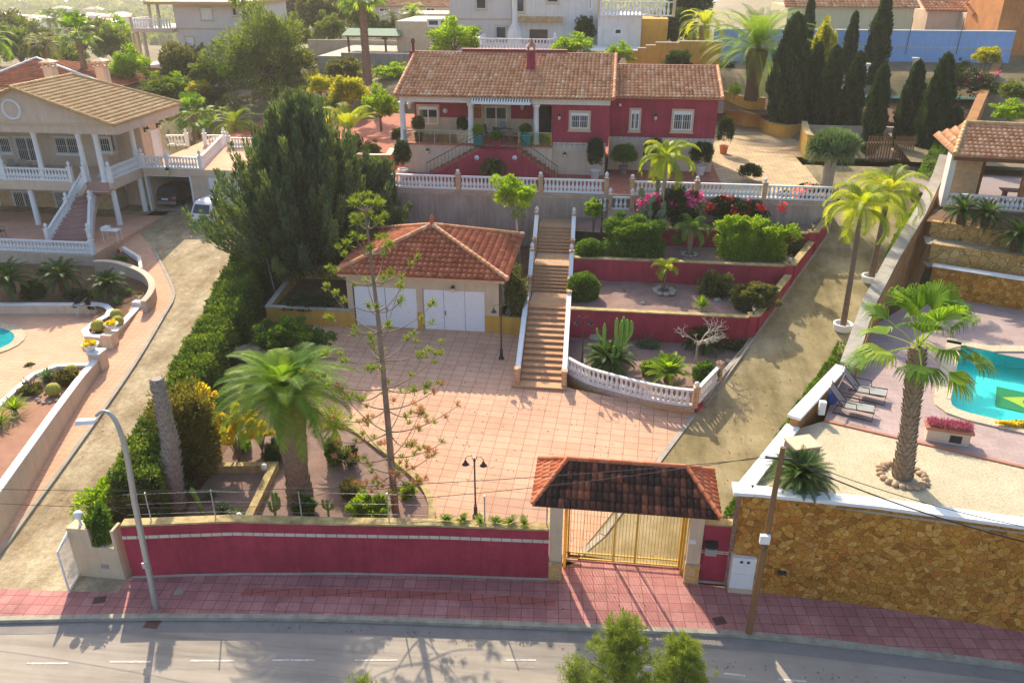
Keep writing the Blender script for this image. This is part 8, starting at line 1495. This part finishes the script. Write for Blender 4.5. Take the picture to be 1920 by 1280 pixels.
a = GY(924, 330, 51.2); t = place('cycad', 'potted feathery cycad centred before the crimson stair wall', 'cycad', cycad(20, 40, 1.05, .5, 'cycad', 80, -20, .18, 80), (a.x, 51.2, T+.35), 0, 1.1)
tp_ = thing('planter', 'curved terracotta brick planter at the left end of the terrace', 'planter', tuple(G(705, 318, T))); P = [G(a_, b_, T) for a_, b_ in ((672, 315), (690, 317), (730, 317), (740, 300))]; MB().wall(P, .3, T-.1, T+.95).build('wall_body', 'terra_trim', tp_); MB().wall(P, .4, T+.952, T+1.02).build('coping', 'stone_trim', tp_)
potted('small leafy shrub behind the middle terrace balustrade', 1405, 338, T, .01, (.8, .5, .55), 'leaf_deep', seed=112, n=3000)
for L_, px, py, z, r_ in (('wide shallow bowl of golden succulents on the walkway pier', 171, 656, zz1+.31, .42), ('wide white bowl of golden succulents on the planter corner', 210, 616, zp1+.2, .36), ('small white pot with orange plant on the curved wall pier', 262, 556, zp1+.22, .24), ('small white pot with a dried plant on the corner bed kerb', 57, 690, ZP+.35, .22)):
    a = G(px, py, z); t = thing('flower_bowl', L_, 'flower bowl', (a.x, a.y, z)); inst('bowl', MB().lathe([(r_*.4, 0), (r_*.5, .04), (r_, r_*.75), (r_*1.05, r_*.8), (r_*.9, r_*.8), (.01, r_*.7)], n=16).mesh('pot_white'), t); f = FM(px); blob(f, (0, 0, r_*.85), (r_*.95, r_*.95, r_*.35), 700, .1, .06, 20, .3); inst('plants', f.mesh('leaf_yellow' if 'golden' in L_ else 'leaf_rust'), t)
for i, (px, py) in enumerate(((496, 880), (449, 972))): b = MB(); b.ball((0, 0, 0), .13, 10, 1.25); a = G(px, py, lambda x, y: zbed(x, y)+.3); tag(inst('stone_egg', b.mesh('pot_white'), None, (a.x, a.y, a.z+.12)), ['white egg-shaped ornament at the back corner of the L-shaped wall', 'white egg-shaped ornament at the street end of the L-shaped wall'][i], 'ornament')
# ============================================================ furniture
def chair(label, loc, rz, mat='dark_metal', seat='dark_metal', sc=1., group=None, arms=True):
    t = thing('chair', label, 'chair', tuple(loc), rz, group); b = MB().box(-.24, -.24, .42, .24, .24, .45); inst('seat', b.mesh(seat), t, sc=sc)
    b = MB().add([(-.23, .22, .45), (.23, .22, .45), (.23, .34, 1.02), (-.23, .34, 1.02), (-.23, .25, .45), (.23, .25, .45), (.23, .37, 1.02), (-.23, .37, 1.02)], [(0, 1, 2, 3), (7, 6, 5, 4), (3, 2, 6, 7), (0, 3, 7, 4), (1, 5, 6, 2)]); inst('backrest', b.mesh(seat), t, sc=sc)
    for x, y in ((-.22, -.22), (.22, -.22), (-.22, .24), (.22, .24)): inst('leg', MB().tube([(x*1.08, y*1.1, 0), (x, y, .43)], .014, 5).mesh(mat), t, sc=sc)
    if arms:
        for x in (-.26, .26): inst('armrest', MB().tube([(x, .28, .68), (x, -.18, .66), (x, -.22, .42)], .014, 5).mesh(mat), t, sc=sc)
    return t
def rtable(label, loc, r_=.4, h=.72, mat='pane_pale', leg='white_metal', sc=1.):
    t = thing('table', label, 'table', tuple(loc)); inst('tabletop', MB().lathe([(.01, h-.02), (r_, h-.02), (r_, h), (.01, h)], n=20).mesh(mat), t)
    for k in range(3): a = k*2.09; inst('leg', MB().tube([(math.cos(a)*r_*.7, math.sin(a)*r_*.7, 0), (math.cos(a)*r_*.3, math.sin(a)*r_*.3, h-.02)], .015, 5).mesh(leg), t)
for i, (px, y, rz) in enumerate(((918, 54.6, 1.4), (942, 55.3, 0), (967, 54.6, -1.5), (935, 54.0, 2.6))): chair('dark blue mesh chair at the veranda table, '+['left side', 'back, against the glazed door', 'right side', 'front, beside the red pot'][i], (GY(px, 260, y).x, y, FZ+.1), rz, 'steel', 'teal_dark' if 0 else 'glass_dark', 1., 'chairs at the veranda table')
rtable('glass veranda table between four dark chairs', (GY(945, 260, 54.6).x, 54.6, FZ+.1), .6)
for i, px in enumerate((25, 46)): chair(['grey mesh chair on the cream house balcony, left one', 'grey mesh chair on the cream house balcony, right one'][i], (GY(px, 300, 51.6).x, 51.6, zU), math.pi+.2, 'dark_metal', 'steel', 1.1, 'balcony chairs')
a = G(325, 280, zU); chair('small dark chair on the garage roof terrace', (a.x, a.y, zU), 2.); a = G(262, 268, zU+.9); b = MB(); b.ball((0, 0, 0), .25, 8, 1.4); tag(inst('dark_cloth', b.mesh('dark_metal'), None, (a.x, a.y-.0, zU+.75), sc=(.8, .5, 1.3)), 'dark cloth hung over the corner post of the balcony balustrade', 'cloth')
rtable('small round white-framed glass table on the left patio', G(156, 590, ZP), .42, .7); chair('dark patio chair left of the small round table', G(145, 586, ZP), -1.9, 'white_metal', 'dark_metal', 1, 'dark patio chairs'); chair('dark patio chair right of the small round table', G(180, 590, ZP), 1.7, 'white_metal', 'dark_metal', 1, 'dark patio chairs')
a = G(2, 445, 3.3); chair('dark wicker chair cut by the left edge on the lower terrace', a, 1.2, 'dark_metal', 'dark_metal'); a = G(213, 452, 3.35)
t = thing('plant_stand', 'white plastic utility cart standing by the foot of the curving stair', 'cart', tuple(a)); inst('tray', MB().box(-.55, -.3, .75, .55, .3, .8).box(-.55, -.3, .8, -.2, .3, .98).mesh('pot_white'), t)
for x, y in ((-.5, -.25), (.5, -.25), (-.5, .25), (.5, .25)): inst('leg', MB().tube([(x, y, 0), (x, y, .76)], .02, 5).mesh('white_metal'), t)
# loungers by the pool
def lounger(label, px, py, rz):
    a = G(px, py, ZD); t = thing('sun_lounger', label, 'sun lounger', tuple(a), rz, 'folding loungers on the pool deck')
    inst('seat', MB().add([(-.3, -.9, .36), (.3, -.9, .36), (.3, .1, .3), (-.3, .1, .3), (-.3, -.9, .39), (.3, -.9, .39), (.3, .1, .33), (-.3, .1, .33)], [(3, 2, 1, 0), (4, 5, 6, 7), (0, 1, 5, 4), (1, 2, 6, 5), (2, 3, 7, 6), (3, 0, 4, 7)]).mesh('pane_pale'), t)
    inst('backrest', MB().add([(-.3, .1, .3), (.3, .1, .3), (.3, .75, 1.0), (-.3, .75, 1.0), (-.3, .13, .28), (.3, .13, .28), (.3, .78, .98), (-.3, .78, .98)], [(0, 1, 2, 3), (7, 6, 5, 4), (0, 3, 7, 4), (1, 5, 6, 2), (2, 6, 7, 3)]).mesh('grey_slab'), t)
    for s in (-.34, .34): inst('frame', MB().tube([(s, .8, 1.05), (s, .1, .32), (s, -.95, .4), (s, -.95, 0), (s, -.6, .02), (s, .5, .02), (s, .3, .5)], .022, 6).mesh('dark_metal'), t)
    inst('armrest', MB().tube([(-.36, .3, .62), (-.36, -.3, .6), (-.36, -.35, .36)], .02, 5).tube([(.36, .3, .62), (.36, -.3, .6), (.36, -.35, .36)], .02, 5).mesh('dark_metal'), t)
lounger('folding lounger by the plot wall, nearer to the pebble garden', 1588, 772, R(68)); lounger('folding lounger by the plot wall, farther from the pebble garden', 1612, 742, R(68))
a = GX(1566, 745, 0) if 0 else P3(1562, 745, ZD+.4); q = P3(1580, 690, ZD+1.7); t = thing('pool_brush', 'blue pool net on a long pole leaning against the plot wall', 'pool net', tuple(a)); b = MB(); b.ball((a.x, a.y, a.z), .22, 8, 1.5); b.v = [(a.x+(x-a.x), a.y+(y-a.y)*.35, z) for x, y, z in b.v]; b.build('net', 'flag_blue', t); MB().tube([tuple(a), tuple(P3(1585, 700, ZD+1.2))], .018, 5).build('handle', 'steel', t)
a = P3(1541, 765, ZD+.5); MB().box(a.x-.12, a.y-.1, a.z-.25, a.x+.12, a.y+.1, a.z+.3).build('wall_box', 'pot_white', None, 'white shower box mounted inside the plot wall beside the blue net', 'shower box')
t = thing('storage_box', 'weathered wooden storage box in the corner of the pebble garden', 'storage box', tuple(P3(1497, 858, ZD))); a = P3(1499, 862, ZD); MB().cb(tuple(a), .95, .75, .7, .35).build('box', 'grey_slab', t); MB().cb((a.x, a.y, a.z+.7), 1.02, .82, .06, .35).build('lid', 'stone_trim', t)
a = P3(1773, 825, ZD); t = thing('flower_trough', 'pink concrete trough planter with magenta grasses at the pebble garden edge', 'planter', tuple(a), -.18); inst('trough', MB().box(-.72, -.25, 0, .72, .25, .5).mesh('pink_beige'), t); inst('rim', MB().box(-.8, -.32, .5, .8, .32, .6).mesh('terra_trim'), t); inst('niche', MB().box(.05, -.262, .08, .45, -.251, .38).mesh('dark_void'), t)
f = FM(7); n = 700; r = f.r; p = np.stack([r.uniform(-.75, .75, n), r.uniform(-.25, .25, n), np.full(n, .6)], 1); f.leaves(p+[0, 0, .12], unit(r.normal(size=(n, 3))*.7+[0, 0, .8]), .32, .03, r.random(n)); inst('grasses', f.mesh('bloom_wine'), t)
f = FM(8); P_ = A0+ud*1.8-vd*.55; t = thing('succulent', 'row of yellow-green succulents beside the pool rim', 'succulent', tuple(P_+Vector((0, 0, 0)))); blob(f, (0, 0, .12), (1.2, .2, .16), 900, .12, .07, 24, .2); inst('leaves', f.mesh('leaf_yellow'), t); t.location = P3(1912, 800, ZD)
# ============================================================ cars
def car(label, loc, rz, body, sc=1., suv=False, cat='car'):
    t = thing('parked_car', label, cat, tuple(loc), rz); hb = .95 if suv else .85; hr = 1.75 if suv else 1.45; L_, W_ = 2.15, .9
    prof = [(-L_, .35), (-L_, .75), (-L_+.05, hb), (-1.75, hr-.15), (-1.5, hr), (.35, hr), (1.05, hb+.05), (L_-.1, hb-.12), (L_, .7), (L_, .35)]
    def ext(pts, w, w2=None):
        n = len(pts); vs = [(-w, y, z) if z < hb+.06 else (-w*.82, y, z) for y, z in pts]+[(w, y, z) if z < hb+.06 else (w*.82, y, z) for y, z in pts]; return vs, [tuple(range(n)), tuple(range(2*n-1, n-1, -1))]+[(i, n+i, n+(i+1) % n, (i+1) % n) for i in range(n)]
    vs, fs = ext(prof, W_); o = inst('body', MB().add(vs, fs).mesh(body), t, sc=sc); md = o.modifiers.new('b', 'BEVEL'); md.width = .05; md.segments = 2
    b = MB().add([(-.7, -L_+.03, hb+.05), (.7, -L_+.03, hb+.05), (.62, -1.77, hr-.18), (-.62, -1.77, hr-.18)], [(0, 1, 2, 3)]); b.v = [(x, y-.03, z) for x, y, z in b.v]; inst('rear_window', b.mesh('glass_dark'), t, sc=sc)
    for s in (-1, 1):
        b = MB().add([(s*W_*.985, -1.55, hb+.06), (s*W_*.985, .75, hb+.06), (s*W_*.84, .3, hr-.08), (s*W_*.84, -1.4, hr-.08)], [(0, 1, 2, 3)]); inst('side_window', b.mesh('glass_dark'), t, sc=sc); inst('tail_light', MB().box(s*.62, -L_-.02, .7, s*.9, -L_+.08, .88).mesh('roof_orange'), t, sc=sc)
        for y in (-1.3, 1.35): w_ = inst('wheel', MB().lathe([(.01, -.11), (.33, -.11), (.34, 0), (.33, .11), (.01, .11)], n=18).mesh('dark_metal'), t, (s*.82*sc, y*sc, .34*sc), sc=sc, rot=(0, R(90), 0)); inst('hubcap', MB().lathe([(.01, .112*s), (.2, .112*s)], n=12).mesh('steel'), w_)
    inst('number_plate', MB().box(-.26, -L_-.03, .62, .26, -L_-.005, .74).mesh('pot_white'), t, sc=sc); inst('bumper', MB().box(-.88, -L_-.06, .3, .88, -L_+.1, .52).mesh('grey_slab' if body != 'garage_white' else 'steel'), t, sc=sc); return t
plain('car_dark', (.06, .07, .09), .2, .6); plain('car_green', (.02, .03, .024), .8, .05)
a = GY(337, 392, 56.9); car('dark hatchback parked inside the open garage doorway, seen from behind', (a.x, 57.2, 3.33), 0, 'car_dark', .98)
a = G(386, 425, zleft); car('white off-road car half hidden by the conifer on the left drive', (a.x+.3, a.y+1.6, 3.3), -.15, 'garage_white', .95, True)
a = G(452, 722, zyard); car('dark green car nose hidden between hedge and date palm crown', (a.x-.2, a.y+1.2, zyard(0, a.y+1)), .9, 'car_green', .9)
a = G(368, 425, zleft); b = MB(); b.lathe([(.15, 0), (.2, .05), (.22, .5), (.2, .52)], n=12); tag(inst('bucket', b.mesh('leaf_green' if 0 else 'teal_pot'), None, tuple(a)), 'green bucket standing by the white off-road car', 'bucket')
f = FM(77); r = f.r; P = []
for (x0, x1, y0, y1, zf_, n) in ((-15, 4, 23, 38, zyard, 420), (5, 15, 24, 48, zdx, 500), (-30, -17, 22, 48, zleft, 420), (-18, 14, 19.6, 22.2, lambda x, y: .125, 160), (-19, 12, 18.9, 19.3, lambda x, y: .004, 90)):
    for i in range(n):
        x, y = r.uniform(x0, x1), r.uniform(y0, y1)
        if zf_ is zdx and not (side(y)+.1 < x < side(y)+5): continue
        P.append((x, y, zf_(x, y)+.02))
P = np.array(P); f.leaves(P, unit(r.normal(size=(len(P), 3))*[1, 1, .15]), .09, .05, r.random(len(P))*.4+0*r.random(len(P))); tag(inst('fallen_leaves', f.mesh('dry_brown')), kind='stuff', label='dry leaves scattered over paving and drives', cat='leaf litter')
# ============================================================ haze over the hillside
m = bpy.data.materials.new('haze'); m.use_nodes = True; nt = m.node_tree; nt.nodes.clear(); v = nt.nodes.new('ShaderNodeVolumePrincipled'); v.inputs['Color'].default_value = (1, .93, .84, 1); v.inputs['Density'].default_value = .0004; v.inputs['Anisotropy'].default_value = .3
o = nt.nodes.new('ShaderNodeOutputMaterial'); nt.links.new(v.outputs[0], o.inputs['Volume'])
me = MB().box(-960, -14, -45, 660, 1290, 26).mesh('concrete'); me.materials.clear(); me.materials.append(m); tag(inst('haze', me, None), kind='stuff', label='thin warm haze over the town and hillside', cat='haze')
